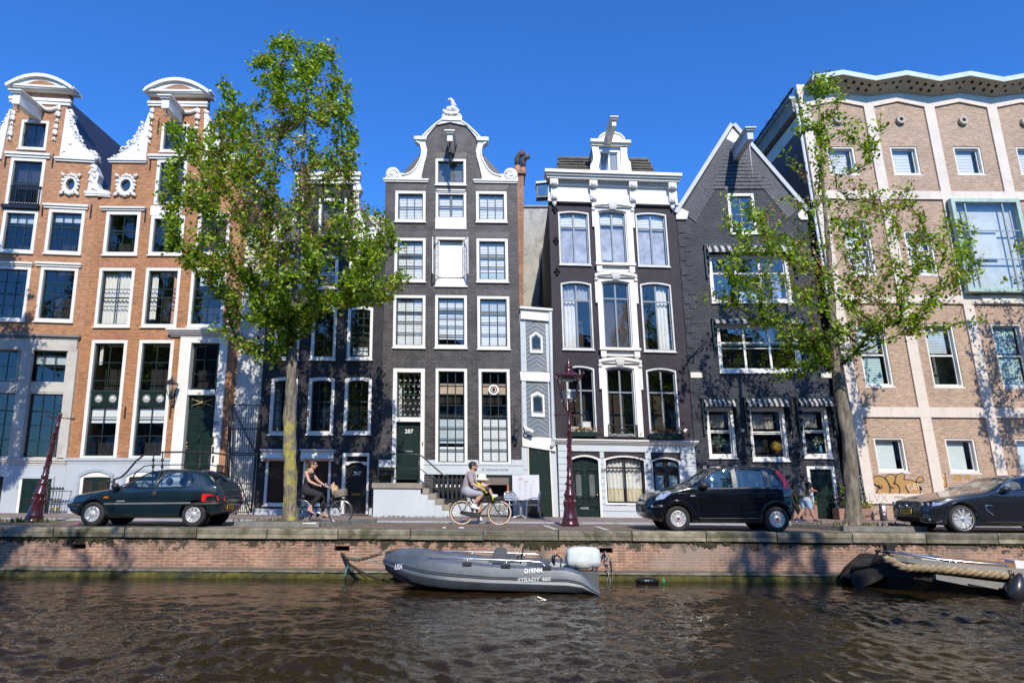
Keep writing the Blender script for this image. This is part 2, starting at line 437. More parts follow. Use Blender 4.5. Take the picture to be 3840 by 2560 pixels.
def archband(h,z,l,r,t,b,mat):
 xs = (r - l) * .06
 return zprism(h,z,'brick_arch',mat,[(l,b),(r,b),(r + xs,t),(l - xs,t)],-.01,.006)
def finish(h,mat,outline,back=True,roof=None,sidemat=None,wallname='wall',ridge=None,top=None,interior=None,eave=None):
 m = h.mb().prism(outline,-.30,0,h.holes); m.build(wallname,mat,h.root)
 W = h.W; D = h.depth; e = eave or h.H
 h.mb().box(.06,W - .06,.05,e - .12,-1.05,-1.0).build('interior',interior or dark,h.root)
 if back:
  b = h.mb(); b.box(.002,.3,0,e,-D,-.301); b.box(W - .3,W - .002,0,e,-D,-.301); b.box(.301,W - .301,0,e,-D,-D + .3)
  b.builds('side_wall',sidemat or mat,h.root)
  b = h.mb(); rh = ridge or 2.6
  vs = []
  for w in (-.30,-D): vs += [(0,e,w),(W,e,w),(W/2,e + rh,w)]
  b.add(vs,[(0,1,2),(3,5,4),(0,2,5,3),(1,4,5,2),(0,3,4,1)])
  if roof: b.build('roof',roof,h.root)
def balls(h,z,pts,mat,name,wp=0,parent=None,sc=(1,1,.8)):
 m = h.mb()
 for (x,y,r) in pts:
  u,v = h.uv(z,x,y,wp); m.ball((u,v,wp),r,9,6,sc)
 return m.build(name,mat,parent or h.root)
def hoist(h,z,bx_,by,w,hgt,L,mat,cap=True,hook=True):
 """hoisting beam whose root sits at pixel (bx_,by) of frame z"""
 u,v = h.uv(z,bx_,by); m = h.mb()
 m.box(u - w/2,u + w/2,v - hgt/2,v + hgt/2,-.05,L)
 if cap:
  m.box(u - w*.7,u + w*.7,v + hgt/2 + .001,v + hgt/2 + .06,-.04,L + .08)
  m.box(u - w*.95,u + w*.95,v + hgt/2 + .061,v + hgt/2 + .11,-.04,L + .14)
 o = m.build('hoist_beam',mat,h.root)
 if hook:
  m = h.mb(); m.tube([(u,v - hgt/2,L - .15),(u,v - hgt/2 - .14,L - .15)],.02)
  m.tube([(u + .07*math.sin(a*.5),v - hgt/2 - .2 + .07*math.cos(a*.5),L - .15) for a in range(0,10)],.016,6)
  m.build('hook',iron,o)
 return o
def lantern(h,z,x,y,s=1.0,up=True,w=.35):
 """black wall lantern on a curled bracket"""
 u,v = h.uv(z,x,y,w); m = h.mb()
 m.tube([(u,v - .28*s,.02),(u,v - .3*s,w*.6),(u,v - .12*s,w)],.015*s,6)
 m.tube([(u,v - .1*s,.02),(u,v - .2*s,w*.4),(u,v - .3*s,w*.35)],.011*s,6)
 m.box(u - .05*s,u + .05*s,v - .36*s,v - .05*s,0.001,.022)
 def sq(r,hh): return [(u - r,v + hh,w - r),(u + r,v + hh,w - r),(u + r,v + hh,w + r),(u - r,v + hh,w + r)]
 for (ra,ha,rb,hb) in ((.05,-.14,.06,-.11),(.13,.19,.14,.215),(.14,.216,.05,.33),(.03,.331,.012,.42)):
  m.hexa(sq(ra*s,ha*s) + sq(rb*s,hb*s))
 for sx in (-1,1):
  for sw in (-1,1):
   m.tube([(u + sx*.058*s,v - .11*s,w + sw*.058*s),(u + sx*.125*s,v + .2*s,w + sw*.125*s)],.011*s,4)
 o = m.build('wall_lantern',iron,h.root)
 h.mb().hexa(sq(.052*s,-.108*s) + sq(.118*s,.188*s)).build('lantern_glass',glass,o)
 return o
def panel_door(h,rect,mat,parent,cols=2,rows=(.08,.45,.52,.93),w=-.1,name='door',arch=0):
 u0,u1,v0,v1 = rect
 d = h.mb(); d.prism(arc(u0,u1,v0,v1,arch),w - .05,w)
 for c in range(cols):
  a = u0 + (u1-u0)*(c + .14)/cols; b = u0 + (u1-u0)*(c + .86)/cols
  for k in range(0,len(rows),2):
   y0 = v0 + (v1-v0)*rows[k]; y1 = v0 + (v1-v0)*rows[k+1]
   d.ring(arc(a,b,y0,y1),arc(a + .03,b - .03,y0 + .03,y1 - .03),w - .005,w + .018)
   d.box(a + .055,b - .055,y0 + .055,y1 - .055,w - .004,w + .012)
 return d.build(name,mat,parent)
# ---------------- faded orange neck-gable house at the far left
h = House('canal_house','far left faded-brick neck gable house with a grey stone ground floor and basement door',(-330,1930),(240,1936),(367,751),(-134,727))
B = h
window(h,h.rect(z1,133,313,440,630),.1,grid=(2,1),inside=(),name='attic_hatch')
window(h,h.rect(z1,53,284,686,996),.12,grid=(2,2),bars=[.45],sill=0)
r = h.rect(z1,60,262,865,985,.1)
m = h.mb(); m.box(r[0],r[1],r[3] - .04,r[3],.05,.1); m.box(r[0],r[1],r[2],r[2] + .04,.05,.1)
for k in range(12): u = r[0] + (r[1]-r[0])*(k + .5)/12; m.box(u - .012,u + .012,r[2] + .03,r[3] - .03,.06,.09)
m.build('balcony_railing',black,h.root)
zbox(h,z1,'balcony_sill',black,20,262,996,1018,-.02,.14)
window(h,h.rect(z1,8,237,1024,1302),.12,grid=(3,3),bars=[.66],inside=[('blind',0,1,.78,1,paleblue)])
window(h,h.rect(z1,305,545,1022,1312),.12,grid=(3,3),bars=[.62],inside=[('blind',0,1,.8,1,paleblue)])
window(h,h.rect(zS,-45,107,997,1203),.12,grid=(3,4),bars=[.5])
window(h,h.rect(zS,143,285,1002,1207),.12,grid=(3,4),bars=[.5])
window(h,h.rect(zS,-250,-95,990,1198),.12,grid=(3,4),bars=[.5])
window(h,h.rect(zS,-200,-70,775,940),.12,grid=(3,3),bars=[.6])
for a in ((50,328,655,684),(298,575,990,1018),(250,530,1370,1396),(-10,215,1366,1388)): cornice(h,z1,'window_hood',white,*a,out=.12,steps=2)
for x,y in ((40,700),(348,705),(282,1020),(597,1035)): anchor(h,z1,x,y)
cornice(h,z2,'string_course',lead,-350,468,238,262,out=.16,steps=2)
stone = M('grey_sandstone',(.50,.475,.43),.75,var=.12,scale=1.6,bmp=.25,dirt=((.25,.24,.22),.6,2.5,.55))
zbox(h,z2,'stone_frieze',stone,-350,462,266,330,-.01,.10)
for l,r_ in ((95,165),(375,432),(-190,-110)): zbox(h,z2,'pilaster',stone,l,r_,332,966,-.01,.09)
window(h,h.rect(z2,160,393,330,580),.05,fm=stone,grid=(3,2),bot=.36,sill=0,inside=[('blind',.05,.95,.6,.9,paleblue)])
window(h,h.rect(z2,-110,108,325,575),.05,fm=stone,grid=(3,2),bot=.36,sill=0)
for l,r_ in ((185,385),(-60,115)): zbox(h,z2,'white_panel',white,l,r_,520,580,-.06,.012)
window(h,h.rect(z2,145,378,582,970),.05,fm=stone,grid=(3,4),bars=[.73],sill=0)
window(h,h.rect(z2,-130,92,575,964),.05,fm=stone,grid=(3,4),bars=[.73],sill=0)
cornice(h,z2,'stone_ledge',stone,-350,388,966,1005,out=.12,steps=3)
zbox(h,z2,'plinth',slate,-400,378,1006,1312,-.02,.05)
rr = h.rect(z2,92,318,1072,1310)
m = h.mb(); m.ring(arc(*rr),arc(rr[0] + .13,rr[1] - .05,rr[2] + .01,rr[3] - .09),.0,.12); m.build('basement_door_frame',slate,h.root)
zbox(h,z2,'frame_post',white,103,130,1090,1308,.05,.10)
d = panel_door(h,h.rect(z2,128,298,1088,1308),green,h.root,cols=2,w=.09,name='basement_door')
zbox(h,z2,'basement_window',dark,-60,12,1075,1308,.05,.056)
nL,nR = (100,258),(452,268)
out = h.poly(z1,[(-330,1290),(0,1290)])
outline = [h.uv(zS,-335,1936),h.uv(zS,240,1936),h.uv(z1,640,965),h.uv(z1,604,725),h.uv(z1,392,705),h.uv(z1,445,330),h.uv(z1,452,250),h.uv(z1,98,250),h.uv(z1,78,380),h.uv(z1,15,690),h.uv(z1,-200,700),h.uv(z1,-260,960)]
def neck_gable(h,z,capL,capR,capB,capT,clawR,clawL,sh,orn):
 (xl,yl),(xr,yr) = capL,capR
 n = 14; top = []; inn = []
 for i in range(n + 1):
  t = i / n; x = xl + (xr - xl) * t; y = yl + (yr - yl) * t; k = 1 - (2*t - 1)**2
  top.append((x,y - (yl - capT) * k));
  x2 = xl + 80 + (xr - xl - 125) * t; inn.append((x2,y + 4 - max(0,(yl - capT) * k - 42)))
 base = [(xr,yr + 22),(xl + 15,yl + 22)]
 g = h.mb(); g.prism(h.poly(z,[(xl,yl)] + top[1:-1] + [(xr,yr)] + base,.3),-.3,.30)
 g.build('gable_cap',white,h.root)
 g = h.mb(); g.prism(h.poly(z,[(inn[0][0],inn[0][1])] + inn[1:],.3),.0,.306); g.build('pediment_brick',bk283,h.root)
 g = h.mb(); pr = [h.uv(z,x,y,.4) for x,y in top]
 for i in range(n):
  (a,b),(c,d_) = pr[i],pr[i+1]; g.hexa([(a,b - .13,-.3),(c,d_ - .13,-.3),(c,d_ - .13,.42),(a,b - .13,.42),(a,b + .01,-.3),(c,d_ + .01,-.3),(c,d_ + .01,.42),(a,b + .01,.42)])
 g.build('pediment_moulding',white,h.root)
 cornice(h,z,'neck_cornice',white,xl + 20,xr - 8,yl + 14,yl + 38,out=.34,steps=2,wp=.3)
 cornice(h,z,'neck_band',white,xl + 32,xr - 8,*orn['band'],out=.10,steps=2)
 for nm,poly_,vols in (('claw_piece',clawR,1),('claw_piece',clawL,-1)):
  g = h.mb(); pp = h.poly(z,poly_); g.prism(pp,-.26,.07)
  k = len(pp)
  rnd = random.Random(5 + vols)
  for i in range(1,k - 1):
   a,b = Vector(pp[i-1]),Vector(pp[i])
   if (a - b).length < .35:
    for q in range(2):
     p = a.lerp(b,(q + .5)/2); g.ball((p.x,p.y,.03),rnd.uniform(.06,.1),8,6)
  cu = sum((Vector(p) for p in pp),Vector((0,0))) / k
  for q in range(34):
   p = Vector(pp[rnd.randrange(k)]).lerp(cu,rnd.uniform(.25,.9));
   a0 = rnd.uniform(0,6.3); g.tube([(p.x + .09*math.cos(a0 + j*.6)*(1 - j*.1),p.y + .09*math.sin(a0 + j*.6)*(1 - j*.1),.075) for j in range(6)],[.03,.032,.03,.026,.02,.012],6)
  g.build(nm,carved,h.root)
 for x,ys,ye in orn['garl']:
  k = 6; g = h.mb()
  for i in range(k):
   yy = ys + (ye - ys) * (i + .5)/k; u,v = h.uv(z,x + (ys - yy) * .16 * orn.get('lean',1),yy); s_ = .085 + .03*math.sin(i*2.1)
   g.ball((u,v,.03),s_,9,6,(1,1.25,.8)); g.ball((u + .05,v - .08,.05),s_*.55,7,5); g.ball((u - .05,v - .06,.05),s_*.5,7,5)
  g.build('garland',carved,h.root)
 g = h.mb(); (xa,ya),(xm,ym),(xb,yb) = orn['swag']
 g.tube([(*h.uv(z,xa*(1-t)**2 + 2*t*(1-t)*xm + xb*t*t,ya*(1-t)**2 + 2*t*(1-t)*ym + yb*t*t),.05) for t in [i/8 for i in range(9)]],[.04,.06,.075,.085,.09,.085,.075,.06,.04],8)
 g.build('swag',carved,h.root)
 cx,cy,ra,rb = orn['oval']
 u,v = h.uv(z,cx,cy); g = h.mb(); n = 20
 def ov(a,b): return [(u + a*math.cos(2*math.pi*i/n),v + b*math.sin(2*math.pi*i/n)) for i in range(n)]
 k = (h.uv(z,cx + 10,cy)[0] - u) / 10; ra *= k; rb *= k
 g.ring(ov(ra*.85,rb*.88),ov(ra*.5,rb*.55),-.05,.07)
 rnd = random.Random(3)
 for i in range(16):
  a = 2*math.pi*i/16; g.ball((u + ra*.86*math.cos(a),v + rb*.88*math.sin(a),.05),rnd.uniform(.055,.1),8,6)
 for sx in (-1,1):
  for sy in (-1,1): g.tube([(u + sx*ra*.75,v + sy*rb*.75,.06),(u + sx*ra*1.05,v + sy*rb*.95,.07)],[.08,.05],7)
 o = g.build('oval_surround',carved,h.root)
 h.mb().prism(ov(ra*.5,rb*.55),-.05,-.04).build('oval_pane',glass,o); h.mb().prism(ov(ra*.52,rb*.57),-.2,-.1).build('oval_reveal',dark,o)
 h.holes.append(ov(ra*.6,rb*.65))
clR = [(392,700),(636,700),(630,655),(590,640),(545,605),(512,560),(487,510),(474,470),(468,430),(482,400),(462,376),(440,370)]
clL = [(78,372),(62,400),(35,445),(10,500),(-25,560),(-80,620),(-150,655),(-205,680),(-205,700),(15,695)]
neck_gable(h,z1,(40,195),(470,215),240,122,clR,clL,700,dict(band=(298,334),garl=[(96,375,575),(392,340,580)],swag=((262,335),(320,410),(400,345)),oval=(465,860,60,75)))
cornice(h,z1,'shoulder_cap',white,372,620,688,712,out=.12,steps=2)
g = h.mb(); g.prism(h.poly(z1,[(565,935),(720,935),(718,905),(660,890),(640,850),(655,800),(625,730),(606,730),(578,905)]),-.25,.08)
rnd = random.Random(9)
for q in range(26):
 p = h.uv(z1,rnd.uniform(590,640),rnd.uniform(745,900)); g.ball((*p,.07),rnd.uniform(.05,.085),8,5)
g.build('claw_piece',carved,h.root)
cornice(h,z1,'shoulder_cap',white,565,720,908,938,out=.10,steps=2)
hoist(h,z1,252,412,.28,.42,1.25,white)
finish(h,bk281,outline,roof=tiles,ridge=4.6,eave=h.uv(z1,640,900)[1])
# ---------------- orange brick neck gable, number 283
h = House('canal_house','orange brick neck gable house with dark green front door, black stair railing and grey basement',(240,1936),(833,1934),(921,756),(367,751))
A = h
window(h,h.rect(z1,1054,1232,463,645),.1,grid=(2,2),bars=[.5])
window(h,h.rect(z1,1018,1215,697,990),.12,grid=(2,2),bars=[.4],sill=0)
r = h.rect(z1,1040,1200,900,985,.08)
m = h.mb(); m.ring(arc(*r),arc(r[0] + .03,r[1] - .03,r[2] + .03,r[3] - .03),.03,.07)
for k in range(10):
 u = r[0] + (r[1]-r[0])*(k+.5)/10; m.tube([(u + .05*math.cos(a*.7),(r[2]+r[3])/2 + (.1 if k % 2 else -.1) + .07*math.sin(a*.7),.05) for a in range(9)],.012,5)
m.build('balcony_railing',black,h.root)
zbox(h,z1,'white_panel',white,985,1192,998,1062,-.02,.035)
W3 = [('curtain',0,.47,.0,1,curtain),('curtain',.53,1,0,1,curtain)]
for l,r_,t in ((685,910,1035),(980,1200,1062),(1290,1500,1040)):
 window(h,h.rect(z1,l,r_,t,1319),.12,grid=(2,2),bars=[.58])
for a in ((674,945,1008,1030),(985,1245,668,694)): cornice(h,z1,'window_hood',white,*a,out=.13,steps=2)
window(h,h.rect(zS,364,498,1005,1226),.11,grid=(2,3),bars=[.5],inside=W3)
window(h,h.rect(zS,540,671,1005,1226),.11,grid=(2,3),bars=[.5],inside=[('curtain',0,.22,.1,1,curtain),('curtain',.82,1,0,1,M('pink_curtain',(.6,.33,.28),.8))])
window(h,h.rect(zS,712,843,1005,1226),.11,grid=(2,3),bars=[.5],inside=[('blind',.1,.9,.75,1,paleblue)])
for l,r_ in ((652,888),(960,1185),(1262,1478)): archband(h,z1,l,r_,1358,1398,bkred)
for l,r_ in ((545,755),(822,1022)): archband(h,z2,l,r_,236,270,bkred)
star = M('white_star',(.8,.8,.78),.5,var=.03)
for l,r_ in ((507,720),(790,997)):
 f = window(h,h.rect(z2,l,r_,274,966),.12,grid=(2,6),bars=[.5],inside=[('blind',0,1,.285,.42,blind)] + ([('curtain',.03,.16,.82,1,curtain)] if l < 600 else []),bot=.07)
 u0,u1,v0,v1 = h.rect(z2,l + 24,r_ - 20,572,664)
 p = h.mb().box(u0,u1,v0,v1,-.10,-.045).build('transom_panel',green,f)
 for c in (.27,.76):
  g = h.mb(); cu,cv = u0 + (u1-u0)*c,(v0 + v1)/2; R_ = .165
  for k in range(16):
   a = 2*math.pi*k/16; b = .11
   g.add([(cu,cv,-.015),(cu + .6*R_*math.cos(a-b),cv + .6*R_*math.sin(a-b),-.03),(cu + R_*math.cos(a),cv + R_*math.sin(a),-.035),(cu + .6*R_*math.cos(a+b),cv + .6*R_*math.sin(a+b),-.03)],[(0,1,2,3)])
  g.ball((cu,cv,-.03),.05); g.build('rosette',star,p)
 zbox(h,z2,'transom_rail',greenfr,l + 22,r_ - 18,568,578,-.12,-.03,f)
cornice(h,z2,'door_cornice',white,1020,1372,215,255,out=.30,steps=4)
dr = h.rect(z2,1027,1310,256,1215)
h.holes.append(arc(dr[0] + .02,dr[1] - .02,dr[2] + .02,dr[3] - .02))
di = h.rect(z2,1092,1262,292,1212)
m = h.mb(); m.ring(arc(*dr),arc(*di),-.22,.07); dc = m.build('door_case',white,h.root)
tw = h.rect(z2,1105,1274,292,565); window(h,tw,.035,fm=greenfr,grid=(2,3),sill=0,hole=False,proud=-.09,rec=.15,name='transom_window')
zbox(h,z2,'lintel',white,1095,1262,566,596,-.2,.02)
fl = h.rect(z2,1098,1258,600,676); m = h.mb(); m.ring(arc(*fl),arc(fl[0] + .06,fl[1] - .06,fl[2] + .05,fl[3] - .05),-.2,-.12); m.build('fanlight',green,h.root)
cu,cv = (fl[0]+fl[1])/2,(fl[2]+fl[3])/2; m = h.mb()
for a in (.42,-.42,math.pi - .42,math.pi + .42): m.tube([(cu,cv,-.13),(cu + .42*math.cos(a),cv + .3*math.sin(a)*1.0,-.13)],.012,5)
m.ball((cu,cv,-.12),.06); m.build('fanlight_tracery',M('gilt',(.6,.5,.25),.4,.3),h.root)
h.mb().box(fl[0] + .06,fl[1] - .06,fl[2] + .05,fl[3] - .05,-.18,-.17).build('fanlight_glass',glass,h.root)
door = panel_door(h,h.rect(z2,1078,1252,678,1200),green,h.root,cols=2,rows=(.03,.16,.19,.3,.33,.56,.60,.77,.80,.95),w=-.13)
g = h.mb()
for y in (878,898,912): g.ball((*h.uv(z2,1093,y),-.08),.035)
g.build('door_knob',brass,door)
u,v = h.uv(z2,1162,850); h.mb().tube([(u,v + .14,-.1),(u + .03,v + .06,-.08),(u - .03,v - .05,-.08),(u,v - .14,-.1)],.025).build('knocker',iron,door)
for y0,y1 in ((840,890),(900,942),(955,995)): zbox(h,z2,'name_plate',brass,1252,1263,y0,y1,.07,.08)
u,v = h.uv(z2,1270,765); text('283',.2,iron,'house_number',h.root,frame_m(h.P((u,v,.075)) - h.root.location,(1,0,0),(0,0,1)),shear=.3,xs=.85)
lantern(h,z2,1005,575,1.25,w=.42)
for x,y in ((738,700),(1004,700)): anchor(h,z2,x,y,.42)
cornice(h,z2,'plinth_cap',slate,388,1000,966,998,out=.09,steps=2)
zbox(h,z2,'plinth',slate,380,1000,1000,1312,-.02,.06); zbox(h,z2,'plinth',slate,1282,1316,1090,1300,-.02,.06)
for l,r_,t in ((465,672,1032),(732,945,1030)):
 u0,u1,v0,v1 = h.rect(z2,l,r_,t,1180); v0 -= .7
 f = h.mb().ring(arc(u0,u1,v0,v1,.18),arc(u0 + .09,u1 - .05,v0,v1 - .09,.18),.02,.13).build('basement_window',M('basement_reveal',(.33,.37,.42),.7),h.root)
 h.mb().ring(arc(u0 + .09,u1 - .05,v0,v1 - .09,.18),arc(u0 + .2,u1 - .08,v0,v1 - .27,.02),.02,.09).build('inner_frame',white,f)
 h.mb().box(u0 + .2,u1 - .08,v0,v1 - .27,.062,.072).build('shutter',green,f)
 for c in (.3,.72):
  uu = u0 + (u1-u0)*c; h.mb().box(uu - .17,uu + .17,v0,v1 - .42,.068,.078).build('shutter_pane',dark,f)
st = h.rect(z2,1000,1330,1100,1300,.9); m = h.mb()
m.box(st[0] - 1.1,st[1],0,st[3] - .08,.061,1.0); m.box(st[0] - 1.15,st[1] + .03,st[3] - .08,st[3],.061,1.04)
for k in range(4): m.box(st[0] - 1.4 - .28*k,st[0] - 1.15 - .28*k - .002,0,st[3] - .2*(k+1),.061,1.0)
m.build('doorstep',slate,h.root)
m = h.mb(); W_ = 1.05
def zp2(x,y,w=W_): return (*h.uv(z2,x,y,w),w)
rail = [zp2(668,1112),zp2(672,1092),zp2(712,1080),zp2(745,1050),zp2(800,985),zp2(850,945),zp2(905,934),zp2(960,933),zp2(1100,931),zp2(1235,933),zp2(1330,948)]
m.tube(rail,.032,6)
rail2 = [zp2(770,1100),zp2(800,1050),zp2(850,1015),zp2(890,1008),zp2(1090,1006),zp2(1220,1004),zp2(1310,1020)]
m.tube(rail2,.02,6)
for x in (904,957,1178):
 a,b = zp2(x,933),zp2(x - 8,1120); m.tube([a,b],.022,6)
 for t in (.25,.45,.62): p = Vector(a).lerp(Vector(b),t); m.ball(p,.05,8,6,(1,1.3,1))
a,b = zp2(640,1100),zp2(668,1112); m.tube([a,b],.025,6); m.ball(zp2(637,1105),.07)
m.tube([zp2(672,1095),zp2(664,1185)],.03,6)
m.tube([zp2(1232,935),zp2(1222,1075)],.02,6); m.tube([zp2(1330,948),zp2(1320,1075)],.02,6)
m.build('stair_railing',iron,h.root)
m = h.mb(); m.hexa([zp2(1270,1060,.3),zp2(1300,1085,.3),zp2(1300,1085,.8),zp2(1270,1060,.8),zp2(1275,1003,.3),zp2(1322,1010,.3),zp2(1322,1010,.8),zp2(1275,1003,.8)]); m.build('letter_box',M('rust_brown',(.06,.035,.025),.7),h.root)
clL = [(958,706),(720,706),(740,685),(802,650),(870,602),(908,550),(938,505),(958,450),(978,395),(990,395)]
clR = [(1330,706),(1340,380),(1362,395),(1378,450),(1405,520),(1440,570),(1500,630),(1560,665),(1590,690),(1590,706)]
neck_gable(h,z1,(945,225),(1362,240),262,152,clR,clL,700,dict(band=(322,350),garl=[(1000,355,600),(1300,360,590)],swag=((1150,360),(1230,420),(1300,365)),oval=(826,866,68,80),lean=.7))
cornice(h,z1,'shoulder_cap',white,722,956,697,718,out=.12,steps=2); cornice(h,z1,'shoulder_cap',white,1330,1585,700,720,out=.12,steps=2)
hoist(h,z1,1170,428,.27,.38,1.1,white)
for x,y in ((1036,485),(985,720),(952,1060)): anchor(h,z1,x,y)
outline = [h.uv(zS,240,1936),h.uv(zS,833,1934),h.uv(z1,1590,960),h.uv(z1,1580,715),h.uv(z1,1335,712),h.uv(z1,1352,260),h.uv(z1,985,260),h.uv(z1,958,712),h.uv(z1,735,712),h.uv(z1,720,930),h.uv(zS,367,751)]
finish(h,bk283,outline,roof=tiles,ridge=4.3,eave=h.uv(z1,735,900)[1])
# ---------------- set-back white wall beside the gate
h = House('rendered_wall','tall narrow white plastered wall standing behind the black gate',(800,1932),(1010,1930),(1045,850),(880,850),Y=YF + .32,cat='wall')
h.mb().box(-.1,h.W + .2,0,h.H,-.35,0).build('wall',plaster,h.root)
h.mb().box(-.1,h.W + .2,h.H,h.H + .08,-.4,.04).build('coping',lead,h.root)
g_ = empty('metal_gate',at(915,1928,YF - .45),'tall black bar gate with diagonal braces between orange and dark houses','gate')
def gp(x,y): return at(*z2(x,y),YF - .45)
def gmix(s,t):
 a,b,c,d = gp(1335,1290),gp(1478,1290),gp(1530,655),gp(1358,655)
 return (a*(1-s) + b*s)*(1-t) + (d*(1-s) + c*s)*t
for nm,t0,t1 in (('upper_grille',.545,1.0),('lower_grille',.005,.53)):
 m = MB();
 for k in range(12): m.tube([gmix((k + .5)/12,t0),gmix((k + .5)/12,t1)],.009,5)
 for t in (t0,(t0+t1)/2,t1): m.tube([gmix(0,t),gmix(1,t)],.02,5)
 for s in (0,1): m.tube([gmix(s,t0),gmix(s,t1)],.03,5)
 m.tube([gmix(0.02,t1),gmix(.98,t0)],.022,5)
 m.build(nm,iron,g_)
MB().tube([gmix(-.03,0),gmix(-.03,1)],.05,6).build('gate_post',iron,g_)
# ---------------- dark house 285 behind the tree
h = House('canal_house','black painted house behind the tree trunk, white framed windows and an arched black door',(950,1930),(1420,1934),(1446,690),(1033,690))
wS = dict(fm=white,sm=greenfr)
for l,r_,ins in ((258,530,[('curtain',0,1,0,1,curtain)]),(655,930,[]),(1055,1335,[])):
 window(h,h.rect(zt,l,r_,172,552),.1,grid=(2,2) if l < 300 else (1,2),bars=[.42],arch=.08,sm=white if l > 300 else greenfr,inside=ins)
window(h,h.rect(zt,213,497,750,1350),.1,grid=(2,3),bars=[.5],arch=.06,inside=[('curtain',0,.6,0,1,curtain)])
window(h,h.rect(zt,630,907,750,1350),.1,grid=(2,3),bars=[.5],arch=.06)
window(h,h.rect(zt,1035,1320,750,1350),.1,grid=(3,6),bars=[.5],arch=.06,inside=[('blind',.05,.9,.03,.2,blind)])
for l,r_,b in ((257,412,906),(478,631,906),(692,851,904)):
 window(h,h.rect(z4,l,r_,571,b),.11,grid=(3,5),bars=[.58],arch=.06)
shut = M('roller_shutter',(.014,.015,.018),.4,var=.2)
for l,r_,wl,wr in ((205,402,225,385),(437,630,448,610)):
 u0,u1,v0,v1 = h.rect(z4,l,r_,1003,1048,.2)
 b = h.mb(); b.hexa([(u0,v0,.01),(u1,v0,.01),(u1,v0,.30),(u0,v0,.30),(u0,v1,.01),(u1,v1,.01),(u1,v1,.2),(u0,v1,.2)]); b.box(u0 - .03,u1 + .03,v1 + .002,v1 + .05,0,.3)
 b.box(u0 + .02,u0 + .08,v0 - .09,v0 - .001,.02,.26); b.box(u1 - .08,u1 - .02,v0 - .09,v0 - .001,.02,.26)
 b.build('shutter_box',white,h.root)
 f = window(h,h.rect(z4,wl,wr,1048,1322),.08,grid=(1,1),pane=False,sill=.02)
 u0,u1,v0,v1 = h.rect(z4,wl + 8,wr - 8,1050,1312); b = h.mb()
 for k in range(26):
  y0 = v0 + (v1-v0)*k/26; y1 = v0 + (v1-v0)*(k+1)/26; b.hexa([(u0,y0,-.10),(u1,y0,-.10),(u1,y0,-.07),(u0,y0,-.07),(u0,y1 - .012,-.1),(u1,y1 - .012,-.1),(u1,y1 - .012,-.05),(u0,y1 - .012,-.05)])
 b.build('roller_shutter',shut,f)
dr = h.rect(z4,678,836,1016,1374); h.holes.append(arc(dr[0] + .01,dr[1] - .01,dr[2],dr[3] - .01))
di = h.rect(z4,695,824,1034,1374); dc = h.mb().ring(arc(*dr),arc(di[0],di[1],dr[2] + .001,di[3]),-.2,.05).build('door_case',white,h.root)
zprism(h,z4,'door_arch',white,[(692,1066),(700,1084),(712,1088),(735,1073),(762,1070),(790,1073),(812,1088),(824,1084),(828,1066)],-.19,.0)
fl = h.rect(z4,697,826,1035,1064); h.mb().box(fl[0],fl[1],fl[2],fl[3],-.16,-.15).build('fanlight_glass',glass,h.root)
m = h.mb(); cu,cv = (fl[0]+fl[1])/2,(fl[2]+fl[3])/2
m.tube([(cu + .3*math.cos(a*.63),cv + .07*math.sin(a*.63),-.13) for a in range(11)],.012,5); m.tube([(fl[0],cv,-.13),(cu - .3,cv,-.13)],.012,5); m.tube([(fl[1],cv,-.13),(cu + .3,cv,-.13)],.012,5)
m.build('fanlight_tracery',iron,h.root)
door = panel_door(h,h.rect(z4,690,828,1074,1374),black,h.root,cols=1,rows=(.05,.3,.34,.4,.46,.92),w=-.12)
zbox(h,z4,'letter_slot',brass,731,784,1251,1264,-.09,-.07,door)
h.mb().ball((*h.uv(z4,700,1190),-.06),.035).build('door_knob',brass,door)
u,v = h.uv(z4,760,1136); text('285',.19,white,'house_number',door,frame_m(h.P((u,v,-.085)) - h.root.location,(1,0,0),(0,0,1)),shear=.3)
lantern(h,z4,652,1062,.95,w=.3)
zbox(h,z4,'name_plate',M('bronze_plate',(.09,.05,.03),.4,.5),845,874,1105,1138,0,.04)
zbox(h,z4,'plinth',slate,152,345,1342,1380,-.02,.07); zbox(h,z4,'plinth',slate,345,672,1338,1380,-.02,.07); zbox(h,z4,'plinth',slate,838,862,1338,1380,-.02,.07)
anchor(h,z4,482,785,.25)
window(h,h.rect(zS,1195,1300,745,890),.1,grid=(2,2))
ow = [h.uv(zS,x,y) for x,y in ((950,1936),(1420,1936),(1446,895),(1325,880),(1325,690),(1140,690),(1135,885),(1015,890),(1012,960))]
g = h.mb(); g.prism(h.poly(zS,[(1326,893),(1326,700),(1352,692),(1358,712),(1345,735),(1350,800),(1370,850),(1420,870),(1440,893)]),-.25,.08)
for x,y,r_ in ((1345,715,.12),(1340,790,.09),(1352,838,.1),(1400,862,.1),(1425,878,.1)): g.ball((*h.uv(zS,x,y),.06),r_)
g.build('claw_piece',carved,h.root)
g = h.mb(); g.prism(h.poly(zS,[(1138,893),(1140,700),(1118,692),(1112,715),(1122,735),(1112,800),(1085,855),(1040,872),(1018,893)]),-.25,.08); g.build('claw_piece',carved,h.root)
cornice(h,zS,'neck_cornice',white,1122,1345,655,692,out=.25,steps=3)
cornice(h,zS,'shoulder_cap',white,1330,1446,892,906,out=.12,steps=2); cornice(h,zS,'shoulder_cap',white,1010,1136,892,906,out=.12,steps=2)
zbox(h,zS,'shoulder_wall',plaster,1352,1440,790,888,-.9,-.5); zbox(h,zS,'shoulder_wall',white,1018,1135,836,890,-.28,-.1)
finish(h,bk285,ow,roof=tiles,ridge=3.2,eave=h.uv(zS,1400,900)[1])
